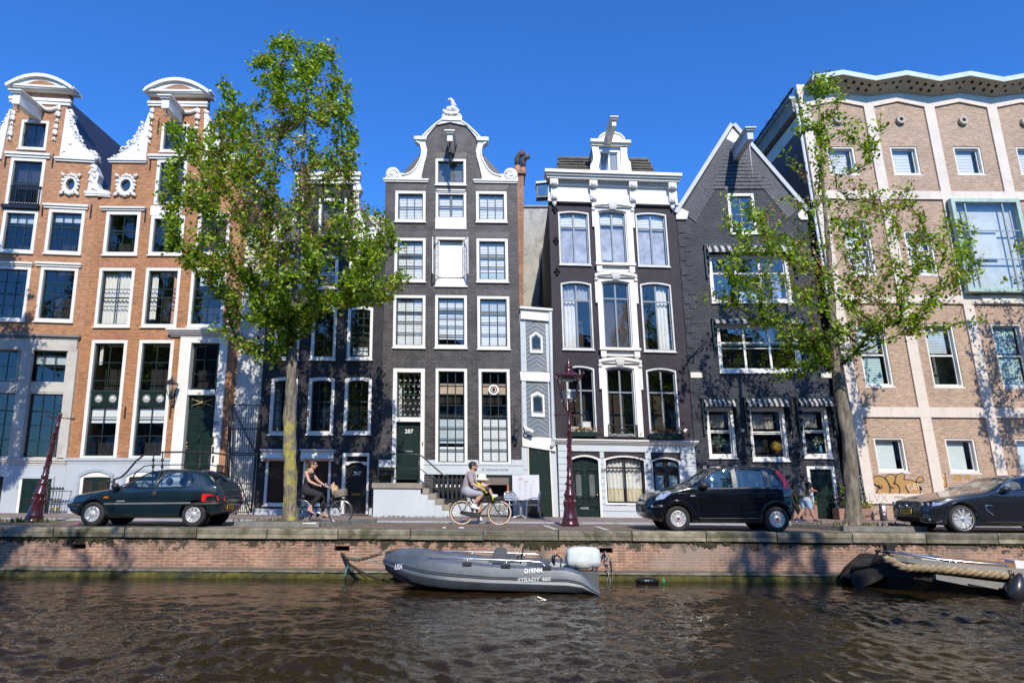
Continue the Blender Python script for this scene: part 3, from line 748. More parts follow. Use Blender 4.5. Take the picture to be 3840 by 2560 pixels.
# ---------------- black-brown brick bell gable, number 287
h = House('canal_house','black brown brick bell gable house with white scrolled top and steps to green door',(1420,1934),(1964,1938),(1938,690),(1446,683))
BL = [('slats',0,1,0,1,blind)]
window(h,h.rect(z5,305,454,388,515),.09,grid=(2,1),sm=greenfr,name='attic_hatch')
window(h,h.rect(z5,108,256,545,695),.1,grid=(3,2),inside=BL); window(h,h.rect(z5,504,654,547,697),.1,grid=(3,2),inside=BL)
f = window(h,h.rect(z5,306,455,550,684),.09,grid=(2,2),bars=[.5],inside=[('slats',0,1,0,.95,blind)],mull=[.5],sm=M('blue_green_sash',(.03,.07,.09),.4),sill=.0)
zbox(h,z5,'white_panel',white,304,456,681,731,-.02,.03)
cornice(h,z5,'window_hood',white,318,444,541,553,out=.1,steps=2)
window(h,h.rect(z5,104,256,775,988),.1,grid=(3,3),bars=[.62],inside=BL); window(h,h.rect(z5,506,660,778,990),.1,grid=(3,3),bars=[.6],inside=[('slats',0,1,.2,1,blind),('slats',0,1,0,.18,paleblue)])
f = window(h,h.rect(z5,305,459,771,1010),.09,grid=(1,1),bot=.3,pane=False,inside=[('blind',-.02,1.02,.06,1.0,M('sunlit_screen',(.84,.85,.86),.7,var=.02)),('blind',.1,.8,.0,.06,M('straw',(.18,.13,.08),.9,var=.5))],sash=.02)
for (x0,y0,y1,x1) in ((322,800,958,284),(442,800,950,467)):
 a = h.uv(z5,x0,(y0+y1)/2); m = h.mb(); L = .46; sg = -1 if x1 < x0 else 1
 vt = h.uv(z5,x0,790)[1]; vb = h.uv(z5,x0,965)[1]
 def cp(s,v,e=0): return (a[0] + sg*L*s*.42,v,.03 + L*s*.9 + e)
 fr_ = [cp(0,vb),cp(1,vb),cp(1,vt),cp(0,vt),cp(0,vb)]
 m.tube(fr_,.026,4,smooth=False)
 for t in (.34,.67): m.tube([cp(0,vb + (vt-vb)*t),cp(1,vb + (vt-vb)*t)],.014,4,smooth=False)
 c = m.build('casement',white,f); h.mb().add([cp(0,vb),cp(1,vb),cp(1,vt),cp(0,vt)],[(0,1,2,3)]).build('pane',glass,c)
window(h,h.rect(z5,98,255,1055,1311),.1,grid=(3,4),bars=[.72],inside=BL)
window(h,h.rect(z5,303,459,1055,1313),.1,grid=(3,5),bars=[.73],inside=[('slats',0,1,.12,1,blind)],bot=.12)
window(h,h.rect(z5,510,668,1060,1318),.1,grid=(3,4),bars=[.72],inside=[('slats',0,1,0,.76,blind),('slats',0,1,.78,1,paleblue)])
zbox(h,z5,'window_paper',M('orange_paper',(.55,.14,.03),.6),622,638,1130,1158,-.185,-.18)
for l,r_,t,b in ((108,258,512,540),(504,655,515,541),(104,258,742,770),(300,462,740,766),(502,662,745,772),(100,258,1022,1050),(300,460,1022,1050),(506,670,1025,1055),(98,258,1375,1405),(300,462,1375,1405),(510,670,1378,1408),(310,452,355,384)): archband(h,z5,l,r_,t,b,bkblk)
dr = h.rect(z4,975,1164,520,1192); di = (dr[0] + .14,dr[1] - .14,dr[2],dr[3] - .14); h.holes.append(arc(dr[0] + .01,dr[1] - .01,dr[2] + .01,dr[3] - .01))
h.mb().ring(arc(*dr),arc(di[0],di[1],dr[2] + .001,di[3]),-.2,.05).build('door_case',white,h.root)
tw = h.rect(z4,994,1146,536,806); f = window(h,tw,.03,fm=greenfr,grid=(4,4),sill=0,hole=False,proud=-.08,rec=.14,name='transom_window',inside=[('curtain',0,.14,.0,.72,curtain)])
m = h.mb()
for i in range(5):
 for j in range(8):
  u = tw[0] + (tw[1]-tw[0])*(i + .5 + (.0 if j % 2 else .25))/5.2; v = tw[2] + (tw[3]-tw[2])*(j + .5)/8
  for k in range(3):
   a = 2*math.pi*k/3 + j; m.add([(u + .045*math.cos(a),v + .045*math.sin(a),-.158),(u + .045*math.cos(a+.6),v + .045*math.sin(a+.6),-.158),(u,v,-.158)],[(0,1,2)])
m.build('star_stickers',star,f)
zbox(h,z4,'lintel',white,992,1146,806,832,-.2,.045)
door = panel_door(h,h.rect(z4,990,1143,832,1172),green,h.root,cols=1,rows=(.06,.9),w=-.12)
u,v = h.uv(z4,1070,888); text('287',.2,white,'house_number',door,frame_m(h.P((u,v,-.085)) - h.root.location,(1,0,0),(0,0,1)),bold=.004)
zbox(h,z4,'letter_slot',lead,1045,1092,1000,1009,-.1,-.085,door)
zbox(h,z4,'push_plate',brass,1133,1140,940,998,-.11,-.085,door); zbox(h,z4,'bell_plate',brass,1150,1156,952,974,.05,.07)
window(h,h.rect(z4,1228,1415,520,1080),.1,grid=(3,8),bars=[.5],inside=[('blind',0,1,.76,.88,M('peach_blind',(.55,.42,.3),.8)),('slats',0,1,.2,.47,paleblue),('slats',0,1,0,.16,blind)],bot=.06,sill=0)  # plain matte peach strip of blind behind the upper panes
f = window(h,h.rect(z6,76,270,303,888),.1,grid=(3,8),bars=[.5],inside=[('blind',0,1,.76,.88,M('peach_blind',(.55,.42,.3),.8)),('slats',0,1,0,.47,blind)],bot=.06,sill=0)
u,v = h.uv(z6,167,428); m = h.mb(); m.lathe([(0,0),(.17,0),(.17,.006)],(0,0,0),24); m2 = h.mb()
m2.prism([(u + .19*math.cos(2*math.pi*i/24),v + .19*math.sin(2*math.pi*i/24)) for i in range(24)],-.072,-.066); st_ = m2.build('round_sign',white,f)
m2 = h.mb(); m2.ring([(u + .13*math.cos(2*math.pi*i/24),v + .13*math.sin(2*math.pi*i/24)) for i in range(24)],[(u + .085*math.cos(2*math.pi*i/24),v + .085*math.sin(2*math.pi*i/24)) for i in range(24)],-.066,-.06); m2.build('sign_ring',M('sign_brown',(.22,.06,.02),.5),st_)
m2 = h.mb(); m2.prism([(u + .06*math.cos(2*math.pi*i/14),v + .07*math.sin(2*math.pi*i/14)) for i in range(14)],-.066,-.059); m2.build('sign_face',black,st_)
pl = h.rect(z4,1160,1232,1058,1140);
for zz,l,r_,t,b in ((z4,1158,1226,1056,1139),(z4,1417,1480,1056,1082),(z6,278,347,864,890)): zbox(h,zz,'plinth',slate2,l,r_,t,b,-.02,.03)
zbox(h,zm,'plinth',slate2,-430,1690,148,385,-.02,.035)
zbox(h,zm,'plinth_line',lead,-430,1690,183,190,.034,.05)
zbox(h,zm,'plinth',slate2,480,722,386,1270,-.02,.035); zbox(h,zm,'plinth',slate2,1468,1690,386,1270,-.02,.035)
u,v = h.uv(zm,1105,280,.05); text('IK Indonesian kitchen',.165,M('sign_grey',(.03,.034,.04),.6),'sign_lettering',h.root,frame_m(h.P((u,v,.038)) - h.root.location,(1,0,.006),(0,0,1)),xs=.66,bold=-.001)
rr = h.rect(zm,724,1462,388,1262); h.holes.append(arc(rr[0] + .01,rr[1] - .01,max(.03,rr[2]),rr[3] - .01))
bf = h.mb(); bf.ring(arc(*rr),arc(rr[0] + .07,rr[1] - .09,rr[2] + .05,rr[3] - .06),-.1,.06); bf = bf.build('shop_front',green,h.root)
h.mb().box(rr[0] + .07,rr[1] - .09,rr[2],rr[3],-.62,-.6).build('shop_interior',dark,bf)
a = h.rect(zm,760,1408,430,596); g = h.mb(); g.hexa([(a[0],a[2],-.5),(a[1],a[2],-.5),(a[1],a[2],-.12),(a[0],a[2],-.12),(a[0],a[3],-.5),(a[1],a[3],-.5),(a[1],a[3],.03),(a[0],a[3],.03)]); g.build('roller_blind',M('taupe_blind',(.30,.25,.21),.7,var=.15),bf)
zbox(h,zm,'shop_panel',slate2,790,1370,985,1262,-.3,-.1,bf); zbox(h,zm,'shop_counter',M('grey_panel',(.28,.28,.27),.6),800,1350,1020,1262,-.099,-.08,bf)
zbox(h,zm,'shop_post',M('terracotta_post',(.40,.13,.08),.6),1352,1406,600,900,-.2,-.05,bf)
ar = h.rect(zm,-190,478,386,950); h.holes.append(arc(ar[0],ar[1],ar[2],ar[3]));
zbox(h,zm,'plinth',slate2,-420,470,955,1270,-.02,.035)
b = h.mb();
for i in range(7):
 for j in range(3): u0 = ar[0] + (ar[1]-ar[0])*i/7; v0 = ar[2] + (ar[3]-ar[2])*(.3 + j*.22); b.box(u0 + .03,u0 + .22,v0,v0 + .13,-.42,-.4)
b.builds('area_window_pane',blind,h.root)
m = h.mb()
for k in range(8):
 x = -170 + 93*k; a = h.uv(zm,x,440,.1); b_ = h.uv(zm,x - 4,950,.1); m.box(a[0] - .045,a[0] + .045,b_[1],a[1],.06,.13); m.add([(a[0] - .045,a[1],.095),(a[0] + .045,a[1],.095),(a[0],a[1] + .07,.095)],[(0,1,2)])
for y in (490,690,925): a = h.uv(zm,-190,y,.1); b_ = h.uv(zm,478,y,.1); m.box(a[0],b_[0],a[1] - .03,a[1] + .03,.07,.12)
m.build('area_railing',iron,h.root)
WS = 1.15; sb = h.rect(z4,862,1140,1222,1390,WS); m = h.mb(); m.box(sb[0],sb[1],-.02,sb[3],.051,WS)
stoop = m.build('stoop',slate2,h.root)
stst = M('step_stone',(.27,.235,.18),.8,var=.2,bmp=.3)
m = h.mb(); m.box(sb[0] - .05,sb[1] + .06,sb[3] + .001,sb[3] + .17,.051,WS + .06)
x0 = sb[1]; steps = [(1140,1166,1222,1256),(1166,1232,1256,1286),(1225,1275,1286,1316),(1266,1312,1316,1348)]
for l,r_,t,b in ((1140,1190,1222,1256),(1183,1232,1253,1286),(1224,1275,1285,1318),(1266,1312,1318,1350)):
 q = h.rect(z4,l,r_,t,b,WS); m.box(max(q[0],sb[1] + .065),q[1],q[2],q[3],.06,WS)
m.builds('step',stst,stoop)
m = h.mb(); q = [h.rect(z4,l,r_,t,b,WS) for l,r_,t,b in ((1140,1183,1256,1390),(1183,1224,1286,1390),(1224,1266,1318,1390),(1266,1308,1350,1390))]
for k in q: m.box(k[0],k[1] - .002,-.02,k[3] - .002,.061,WS - .02)
m.builds('step_base',slate2,stoop)
def sp(x,y,w=1.05): return (*h.uv(z4,x,y,w),w)
m = h.mb(); m.tube([sp(866,1040,.2),sp(892,1022),sp(1130,1024),sp(1150,1036),sp(1280,1150),sp(1305,1152)],.03,6)
m.tube([sp(895,1104),sp(1140,1108),sp(1150,1116),sp(1285,1232)],.016,5)
for x,y0,y1 in ((892,1022,1190),(1132,1024,1190),(1300,1150,1316)): m.tube([sp(x,y0),sp(x - 3,y1)],.032,6); m.ball(sp(x - 3,y1 - 8),.055,8,5); m.ball(sp(x,y0 - 4),.045,8,5)
m.build('stoop_railing',greenfr,h.root)
zbox(h,z4,'wall_box',slate2,900,975,1058,1100,.02,.3); zbox(h,z4,'planter_trough',black,895,990,1100,1150,.02,.35)
lantern(h,z6,306,715,.8,w=.3); anchor(h,z6,300,640,.75)
LEFT = [(340,196),(300,225),(265,258),(240,285)]
pil = [(205,284),(205,300),(228,306),(246,318),(255,345),(250,372),(240,400),(224,433),(205,455),(178,468),(140,472),(118,466)]
def mir(p): return (768 - p[0] + (p[1] - 400) * .016,p[1] + 4)
bri = [(310,222),(288,245),(262,278),(252,310),(262,345),(258,378),(250,405),(242,440),(235,470),(238,495)]
outline = [h.uv(zS,1420,1936),h.uv(zS,1964,1938),h.uv(z5,704,505)] + h.poly(z5,[mir(p) for p in reversed(bri)] + [(383,207)] + bri) + [h.uv(z5,60,500)]
full = [(52,500),(268,500)] + list(reversed(bri))[0:]
def band(side):
 f = (lambda p: p) if side < 0 else mir
 inner = [(383,207)] + bri; outer = [(383,190)] + LEFT + [(222,284),(205,284),(205,300),(215,306),(232,318),(240,345),(238,370),(228,400),(208,435),(185,457),(165,466),(140,472)]
 pts = [f(p) for p in outer] + [f((130,490))] + [f((238,492))] + [f(p) for p in reversed(inner[1:-1])] + [f((383,207))]
 m = h.mb(); m.prism(h.poly(z5,pts),-.31,.07)
 oo = [h.uv(z5,*f(p)) for p in outer]; m.tube([(*p,.07) for p in oo],.045,6)
 ii = [h.uv(z5,*f(p)) for p in inner]; m.tube([(*p,.05) for p in ii],.03,6)
 cu,cv = h.uv(z5,*f((96,462))); sg = side
 m.lathe([(.02,-.3),(.26,-.3),(.27,.06),(.2,.1),(.02,.1)],(cu,cv,0),20)
 m.tube([(cu + sg*(-1)*(.19 - .018*i)*math.cos(i*.62),cv + (.19 - .018*i)*math.sin(i*.62),.1) for i in range(10)],.035,6)
 m.hexa([(*h.uv(z5,*f((60,490))),-.3),(*h.uv(z5,*f((238,490))),-.3),(*h.uv(z5,*f((238,490))),.06),(*h.uv(z5,*f((60,490))),.06),(*h.uv(z5,*f((66,452))),-.3),(*h.uv(z5,*f((225,468))),-.3),(*h.uv(z5,*f((225,468))),.06),(*h.uv(z5,*f((66,452))),.06)])
 m.build('gable_scroll',carved,h.root)
 m = h.mb(); a = h.uv(z5,*f((203,285))); b = h.uv(z5,*f((258,300))); m.box(min(a[0],b[0]),max(a[0],b[0]),b[1],a[1],-.3,.16); m.build('gable_capital',white,h.root)
band(-1); band(1)
cornice(h,z5,'shoulder_cap',white,56,266,487,502,out=.1,steps=2); cornice(h,z5,'shoulder_cap',white,496,703,492,507,out=.1,steps=2)
g = h.mb(); u,v = h.uv(z5,384,200)
g.prism(h.poly(z5,[(338,203),(335,190),(350,186),(420,186),(434,190),(434,206)]),-.2,.12)
rnd = random.Random(4)
for (x,y,r_) in ((345,178,.09),(352,160,.1),(345,150,.06),(365,168,.12),(385,170,.13),(405,165,.11),(420,175,.09),(428,182,.07),(370,145,.13),(390,140,.13),(405,145,.09),(415,150,.06),(392,122,.11),(388,108,.09),(380,98,.08),(370,97,.05),(400,125,.07),(360,185,.09),(410,185,.09)): g.ball((*h.uv(z5,x,y),.0),r_,9,6)
for s_ in (-1,1): g.tube([(u + s_*(.06 + .028*i),v + .2 + .06*math.sin(i*.9) + .02*i,.1) for i in range(9)],[.05,.05,.05,.045,.045,.04,.035,.03,.02],6)
g.build('crest',carved,h.root)
u,v = h.uv(z5,383,352); o = hoist(h,z5,386,345,.2,.28,1.0,white,hook=False); m = h.mb(); m.tube([(u,v - .1,.85),(u,v - .75,.86)],.035); m.ball((u,v - .5,.86),.1); m.tube([(u - .02,v - .4,.86),(u + .06,v - 1.1,.8)],.05); m.build('pulley',black,o)
finish(h,bk287,outline,roof=tiles,ridge=3.0,eave=h.uv(z5,60,520)[1])
# ---------------- brick chimney with two cowls between the black houses
c0 = at(*z5(705,1118),26.2); c1 = at(*z5(735,1118),26.2); ct = at(*z5(720,462),26.2)
ch = empty('chimney_stack',(c0.x,26.2,c0.z - 6),'slim orange brick chimney with bent grey cowls right of the bell gable','chimney')
W_ = c1.x - c0.x + .05; m = MB(); m.box(c0.x - .25,c0.x + W_ - .05,26.2,27.2,c0.z - 6,ct.z); m.build('shaft',bkchim,ch,uvmode='w')
MB().box(c0.x - .3,c0.x + W_,26.1,27.3,ct.z + .001,ct.z + .12).build('cap',bkchim,ch,uvmode='w')
for dx,hh,s in ((-.02,.9,1),(.22,.75,.85)):
 m = MB(); x = c0.x + dx; m.lathe([(.14*s,0),(.12*s,.5*hh)],(x,26.6,ct.z + .12),12); m.build('pot',M('terracotta',(.42,.2,.09),.7),ch)
 m = MB(); m.tube([(x,26.6,ct.z + .12 + .5*hh),(x,26.6,ct.z + .2 + .75*hh),(x + .1*s,26.5,ct.z + .2 + .95*hh),(x + .3*s,26.45,ct.z + .2 + 1.0*hh)],[.12*s,.13*s,.13*s,.14*s],10); m.build('cowl',M('sooty_metal',(.10,.08,.07),.7,var=.5),ch)
# ---------------- weathered concrete wall further back
h = House('concrete_wall','weathered bare concrete party wall standing back between the two black houses',(1940,1300),(2110,1300),(2065,778),(1945,778),Y=31,cat='wall')
h.mb().box(-.5,h.W + 1.2,-7,h.H,-.4,0).build('wall',concrete,h.root); h.mb().box(-.5,h.W + 1.2,h.H + .001,h.H + .1,-.45,.08).build('coping',lead,h.root)
p0 = h.uv(z5,815,1150); p1 = h.uv(z5,820,850); h.mb().tube([(p0[0],p0[1],.1),(p1[0],p1[1],.1),(p1[0] + .1,p1[1] + .2,.08)],.06).build('drainpipe',lead,h.root)
anchor(h,z5,855,700,.3)
# ---------------- narrow grey link building
h = House('link_building','very narrow grey and white infill with chevron boards and hexagonal windows between two houses',(1964,1938),(2095,1939),(2066,1160),(1945,1157),depth=4)
zprism(h,z5,'cornice',white,[(716,1115),(875,1128),(877,1142),(865,1142),(868,1185),(722,1172),(722,1128),(716,1128)],.0,.10)
for zz,pts in ((z5,[(718,1113),(877,1126),(877,1136),(718,1124)]),): zprism(h,zz,'cornice_lip',white,pts,.101,.2)
for l0,l1,t,b,zz in ((722,748,1186,1428,z5),(846,862,1196,1430,z5),(344,370,375,724,z6),(506,514,375,724,z6)):
 u0,u1,v0,v1 = h.rect(zz,l0,l1,t,b); m = h.mb(); n = 7 if zz is z6 else 6
 for k in range(n): m.box(u0,u1,v0 + (v1-v0)*k/n + .006,v0 + (v1-v0)*(k+1)/n,-.01,.06)
 m.builds('quoin',slate2,h.root)
for k,(zz,l,r_,t,b,wn) in enumerate(((z5,748,848,1186,1430,[(768,1338),(765,1256),(796,1232),(828,1258),(831,1340)]),(z6,370,508,378,726,[(401,597),(396,462),(437,444),(479,465),(484,602)]))):
 u0,u1,v0,v1 = h.rect(zz,l,r_,t,b); cu = (u0+u1)/2; m = h.mb(); st_ = .165; n = int((v1 - v0)/st_) + 4
 hw = (u1-u0)/2
 for j in range(-3,n):
  y = v0 + j*st_
  for sg in (-1,1):
   a,c = y,y + st_ - .018; e = hw*.62
   pts = [(cu,a + e),(cu + sg*hw,a),(cu + sg*hw,c),(cu,c + e)]
   if min(p[1] for p in pts) > v1 - .02 or max(p[1] for p in pts) < v0 + .02: continue
   pts = [(x,min(max(yy,v0),v1)) for x,yy in pts]
   if abs(pts[2][1] - pts[1][1]) + abs(pts[3][1] - pts[0][1]) < .02: continue
   if sg < 0: pts = pts[::-1]
   vs = [(x,yy,-.02) for x,yy in pts] + [(x,yy,.012 + (.014 if i in ((0,1) if sg > 0 else (2,3)) else 0)) for i,(x,yy) in enumerate(pts)]
   m.add(vs,[(4,5,6,7),(0,1,5,4),(1,2,6,5),(2,3,7,6),(3,0,4,7)])
 m.build('chevron_boards',chevgrey,h.root)
 pp = h.poly(zz,wn); c = sum((Vector(p) for p in pp),Vector((0,0)))/5
 pp = [tuple(p) for p in reversed(pp)] if sum(pp[i][0]*pp[(i+1) % 5][1] - pp[(i+1) % 5][0]*pp[i][1] for i in range(5)) < 0 else pp
 ii = [tuple(c + (Vector(p) - c)*.74) for p in pp]; f = h.mb().ring(pp,ii,.0,.07).build('hexagonal_window',white,h.root)
 i2 = [tuple(c + (Vector(p) - c)*.6) for p in pp]; h.mb().ring(ii,i2,.03,.05).build('sash',lead,f); h.mb().prism([tuple(c + (Vector(p) - c)*.7) for p in pp],.028,.034).build('pane',M('deep_blue_pane',(.025,.045,.065),.15,var=.3),f)
zprism(h,z5,'white_band',white,[(718,1430),(866,1434),(868,1480),(722,1474)],-.01,.09)
zprism(h,z6,'white_band',white,[(342,725),(545,728),(550,812),(345,780)],-.01,.09)
zbox(h,z6,'quoin',slate2,345,382,785,1215,-.01,.04);
d = zprism(h,z6,'side_door',green,[(384,790),(512,812),(532,1215),(455,1215),(388,1215)],-.01,.02)
zbox(h,z6,'door_rail',greenfr,455,520,1072,1078,.02,.035,d); zbox(h,z6,'door_rail',greenfr,455,520,1098,1103,.02,.035,d)
zprism(h,z6,'door_jamb',cream,[(378,788),(384,788),(388,1000),(382,1000)],-.01,.05); zprism(h,z6,'door_jamb',cream,[(512,812),(520,814),(540,1215),(532,1215)],-.01,.05)
zbox(h,z6,'bell_panel',slate2,352,378,888,925,.04,.06)
m = h.mb(); P_ = [h.uv(z6,x,y,.12) for x,y in ((518,-50),(525,300),(537,755),(536,770),(522,785))]; m.tube([(*p,.12) for p in P_],.062,8); m.build('drainpipe',slate2,h.root)
cm_ = h.mb(); a = h.uv(z6,375,668,.4); cm_.tube([(*h.uv(z6,352,662,.05),.05),(*h.uv(z6,366,668,.25),.25)],.03);
q = h.poly(z6,[(360,655),(415,680),(410,697),(356,672)],.4); cm_.prism(q,.25,.42); cm_.box(a[0] - .1,a[0] - .0,a[1] - .26,a[1] - .1,.02,.2); cm_.build('security_camera',white,h.root)
h.mb().prism(h.poly(zS,[(1964,1938),(2095,1939),(2066,1168),(1945,1158)]),-4,-.012).build('wall',slate2,h.root)
# ---------------- aubergine house with a white cornice, number 289
h = House('canal_house','dark aubergine painted house with heavy white cornice, roof dormer and pale grey ground floor',(2095,1939),(2624,1945),(2531,774),(2057,759))
gs = greysash
sn = M('bright_interior',(.42,.42,.47),.8,var=.4)
for zz,l,r_,t,b,a,ins in ((z5,909,1060,644,906,.06,[('slats',0,1,.77,1,blind),('blind',0,1,0,.74,sn)]),(z5,1290,1442,652,914,.06,[('slats',0,1,.77,1,blind),('blind',0,1,0,.74,sn)]),
  (z5,923,1074,988,1320,.08,[('curtain',0,.5,0,.78,curtain),('curtain',0,1,.77,1,M('grey_curtain',(.4,.42,.44),.8))]),(z5,1316,1468,993,1330,.08,[('curtain',.5,.95,0,1,curtain)]),
  (z6,620,797,284,692,.09,[]),(z6,1120,1308,298,708,.09,[])):
 window(h,h.rect(zz,l,r_,t,b),.05,fm=M('sash_case_white',(.6,.6,.58),.5),sm=gs,grid=(2,1),bars=[.74 if zz is z5 else .64],arch=a,sash=.045,mun=.03,inside=ins,gm=glass)
for zz,ol,orr,ot,ob,il,ir,it,ib,ins in ((z5,1085,1272,612,915,1104,1243,640,904,[('slats',0,1,.77,1,blind),('blind',0,1,0,.74,sn),('blind',.05,.5,0,.06,M('red_cushion',(.5,.03,.04),.8))]),
  (z5,1101,1290,952,1320,1122,1262,985,1318,[('blind',0,1,0,.735,roomwarm)]),(z6,838,1080,245,722,866,1045,290,716,[])):
 o = h.rect(zz,ol,orr,ot,ob); i = h.rect(zz,il,ir,it,ib)
 m = h.mb(); A_ = .07
 m.ring(arc(o[0],o[1],o[2],o[3],A_ + .02),arc(i[0],i[1],o[2] + .002,i[3],A_),-.02,.09); m.build('window_surround',white,h.root)
 m = h.mb(); k = (o[0]+o[1])/2
 m.ring(arc(o[0] - .07,o[1] + .07,o[3] - .16,o[3] + .07,A_ + .04),arc(o[0],o[1],o[3] - .159,o[3] - .04,A_),.0,.17); m.hexa([(k - .12,o[3] - .22,.05),(k + .12,o[3] - .22,.05),(k + .12,o[3] - .22,.14),(k - .12,o[3] - .22,.14),(k - .17,o[3] + .02,.05),(k + .17,o[3] + .02,.05),(k + .17,o[3] + .02,.2),(k - .17,o[3] + .02,.2)])
 for sx in (o[0] - .02,o[1] + .02):
  m.ball((sx,o[3] - .24,.09),.085)
  m.box(sx - .06,sx + .06,(o[2]+o[3])/2 + .3,o[3] - .2,.0,.1)
 m.build('window_hood',white,h.root)
 window(h,i,.045,fm=white,sm=gs,grid=(2,1),bars=[.76 if zz is z5 else .64],arch=A_,sash=.045,mun=.03 if ins or zz is z6 else .0,sill=0,inside=ins,gm=glass)
for zz,l,r_,t,b in ((z5,1093,1278,903,946),(z5,1113,1303,1316,1360)):
 u0,u1,v0,v1 = h.rect(zz,l,r_,t,b); m = h.mb(); m.box(u0 - .04,u1 + .04,v1 - .09,v1,0,.22)
 for s_ in (u0,u1 - .2): m.box(s_,s_ + .2,v0,v1 - .091,.0,.17); m.ball((s_ + .1,v0 + .02,.1),.1,8,6,(1,1,.8))
 m.box(u0 + .2,u1 - .2,v0 + .05,v1 - .12,.0,.06); m.build('sill_apron',white,h.root)
rr = h.rect(z5,858,1480,460,610)
m = h.mb(); u0,u1 = rr[0] - .02,rr[1] + .02; rr = (rr[0],rr[1],rr[2],h.uv(z5,1170,454,.5)[1]); H = rr[3] - rr[2]
m.box(u0,u1,rr[2] + .06,rr[2] + H*.62,-.05,.10); m.box(u0 - .03,u1 + .03,rr[2],rr[2] + .07,-.05,.16)
m.box(u0 + .06,u1 - .06,rr[2] + H*.62 + .001,rr[2] + H*.7,-.05,.18); m.build('frieze',white,h.root)
m = h.mb(); m.box(u0 - .05,u1 + .05,rr[2] + H*.78,rr[2] + H*.86,-.06,.42); m.box(u0 - .09,u1 + .09,rr[2] + H*.86 + .001,rr[2] + H*.93,-.06,.5); m.box(u0 - .13,u1 + .13,rr[2] + H*.93 + .001,rr[3] + .04,-.06,.58); m.build('cornice',white,h.root)
m = h.mb(); n = 58
for k in range(n): x = u0 + .1 + (u1-u0-.2)*(k + .2)/n; m.box(x,x + .045,rr[2] + H*.7 + .002,rr[2] + H*.77,.0,.26)
m.build('dentils',white,h.root)
for x in (884,1074,1266,1456):
 u,_ = h.uv(z5,x,540); m = h.mb();
 m.box(u - .15,u + .15,rr[2] + H*.55,rr[2] + H*.775,.02,.38); m.ball((u,rr[2] + H*.62,.34),.15,10,7,(.95,.9,.7)); m.box(u - .12,u + .12,rr[2] + .08,rr[2] + H*.54,.02,.24); m.ball((u,rr[2] + .18,.2),.13,9,6,(.9,1.2,.8)); m.ball((u,rr[2] - .06,.1),.09,9,6,(1,1.4,.8)); m.tube([(u,rr[2] - .1,.1),(u,rr[2] - .22,.09)],[.07,.01],7)
 m.build('bracket',carved,h.root)
yr = h.rect(z5,905,1350,378,458,-.6); e = rr[3]
tl_ = h.uv(z5,905,376,-.9); tr_ = h.uv(z5,1352,384,-.9); b0 = h.uv(z5,890,455,-.2); b1 = h.uv(z5,1400,466,-.2)
m = h.mb(); m.add([(b0[0],e - .1,-.15),(b1[0],e - .1,-.15),(tr_[0],tr_[1],-.95),(tl_[0],tl_[1],-.95),(b0[0],e - .1,-9),(b1[0],e - .1,-9),(tr_[0],tr_[1],-8),(tl_[0],tl_[1],-8)],[(0,1,2,3),(1,5,6,2),(4,0,3,7),(3,2,6,7),(5,4,7,6)])
nrow = 9
for k in range(nrow):
 t0,t1 = k/nrow,(k+1)/nrow
 def L(t,s):
  a = Vector((b0[0],e - .1,-.15)).lerp(Vector((tl_[0],tl_[1],-.95)),t); b = Vector((b1[0],e - .1,-.15)).lerp(Vector((tr_[0],tr_[1],-.95)),t); return a.lerp(b,s)
 nc = 26
 for c in range(nc):
  s0,s1 = (c + .04 + (k % 2)*.5)/(nc + .5),(c + .98 + (k % 2)*.5)/(nc + .5); q = Vector((0,.02,.05)); jj = random.uniform(-.012,.012)
  m.add([L(t0,s0) + q + Vector((0,jj,.02)),L(t0,s1) + q + Vector((0,jj,.02)),L(t1 + .01,s1) + q*.3,L(t1 + .01,s0) + q*.3],[(0,1,2,3)])
m.build('roof',slatetile,h.root)
h.mb().tube([(tl_[0],tl_[1],-.95),(tr_[0],tr_[1],-.95)],.05,5).build('roof_ridge',lead,h.root)
D = -.1
dz = lambda l,r_,t,b: h.rect(z5,l,r_,t,b,D)
m = h.mb(); a = dz(1070,1235,340,458); m.box(a[0],a[1],a[2],a[3],-2.0,-.12); m.build('dormer_body',lead,h.root)
f = window(h,dz(1100,1208,350,458),.07,fm=white,sm=white,grid=(2,1),sill=0,hole=False,proud=.0,rec=.05,inside=[('blind',0,1,0,.35,blind),('curtain',.02,.45,.55,1,curtain)],name='dormer_window',mun=.03)
m = h.mb()
for pts in ([(1068,335),(1102,335),(1106,458),(1060,458),(1062,425),(1075,400),(1074,370)],[(1208,338),(1242,338),(1240,365),(1245,395),(1258,412),(1262,458),(1212,458)]): m.prism(h.poly(z5,pts,D),-.14,.04)
m.build('dormer_scroll',carved,h.root)
m = h.mb(); m.prism(h.poly(z5,[(1066,330),(1064,310),(1098,308),(1108,290),(1125,277),(1150,271),(1180,272),(1205,280),(1222,295),(1228,312),(1252,314),(1246,335)],D),-.16,.1)
m.tube([(*p,.1) for p in h.poly(z5,[(1098,308),(1108,290),(1125,277),(1150,271),(1180,272),(1205,280),(1222,295),(1228,312)],D)],.05,6)
a = dz(1064,1252,309,322); m.box(a[0] - .03,a[1] + .03,a[2],a[3],-.1,.2); m.build('dormer_pediment',white,h.root)
o = hoist(h,z5,1152,310,.16,.22,1.5,cream,hook=False)
zprism(h,z5,'side_dormer',lead,[(800,505),(862,498),(858,572),(800,575)],-1.6,-1.2,wp=-1.2); zprism(h,z5,'side_dormer_cap',white,[(797,497),(866,492),(866,500),(797,506)],-1.7,-1.1,wp=-1.1); zprism(h,z5,'side_dormer_pane',M('sky_pane',(.05,.13,.26),.05),[(806,508),(856,503),(853,565),(804,568)],-1.199,-1.19,wp=-1.19)
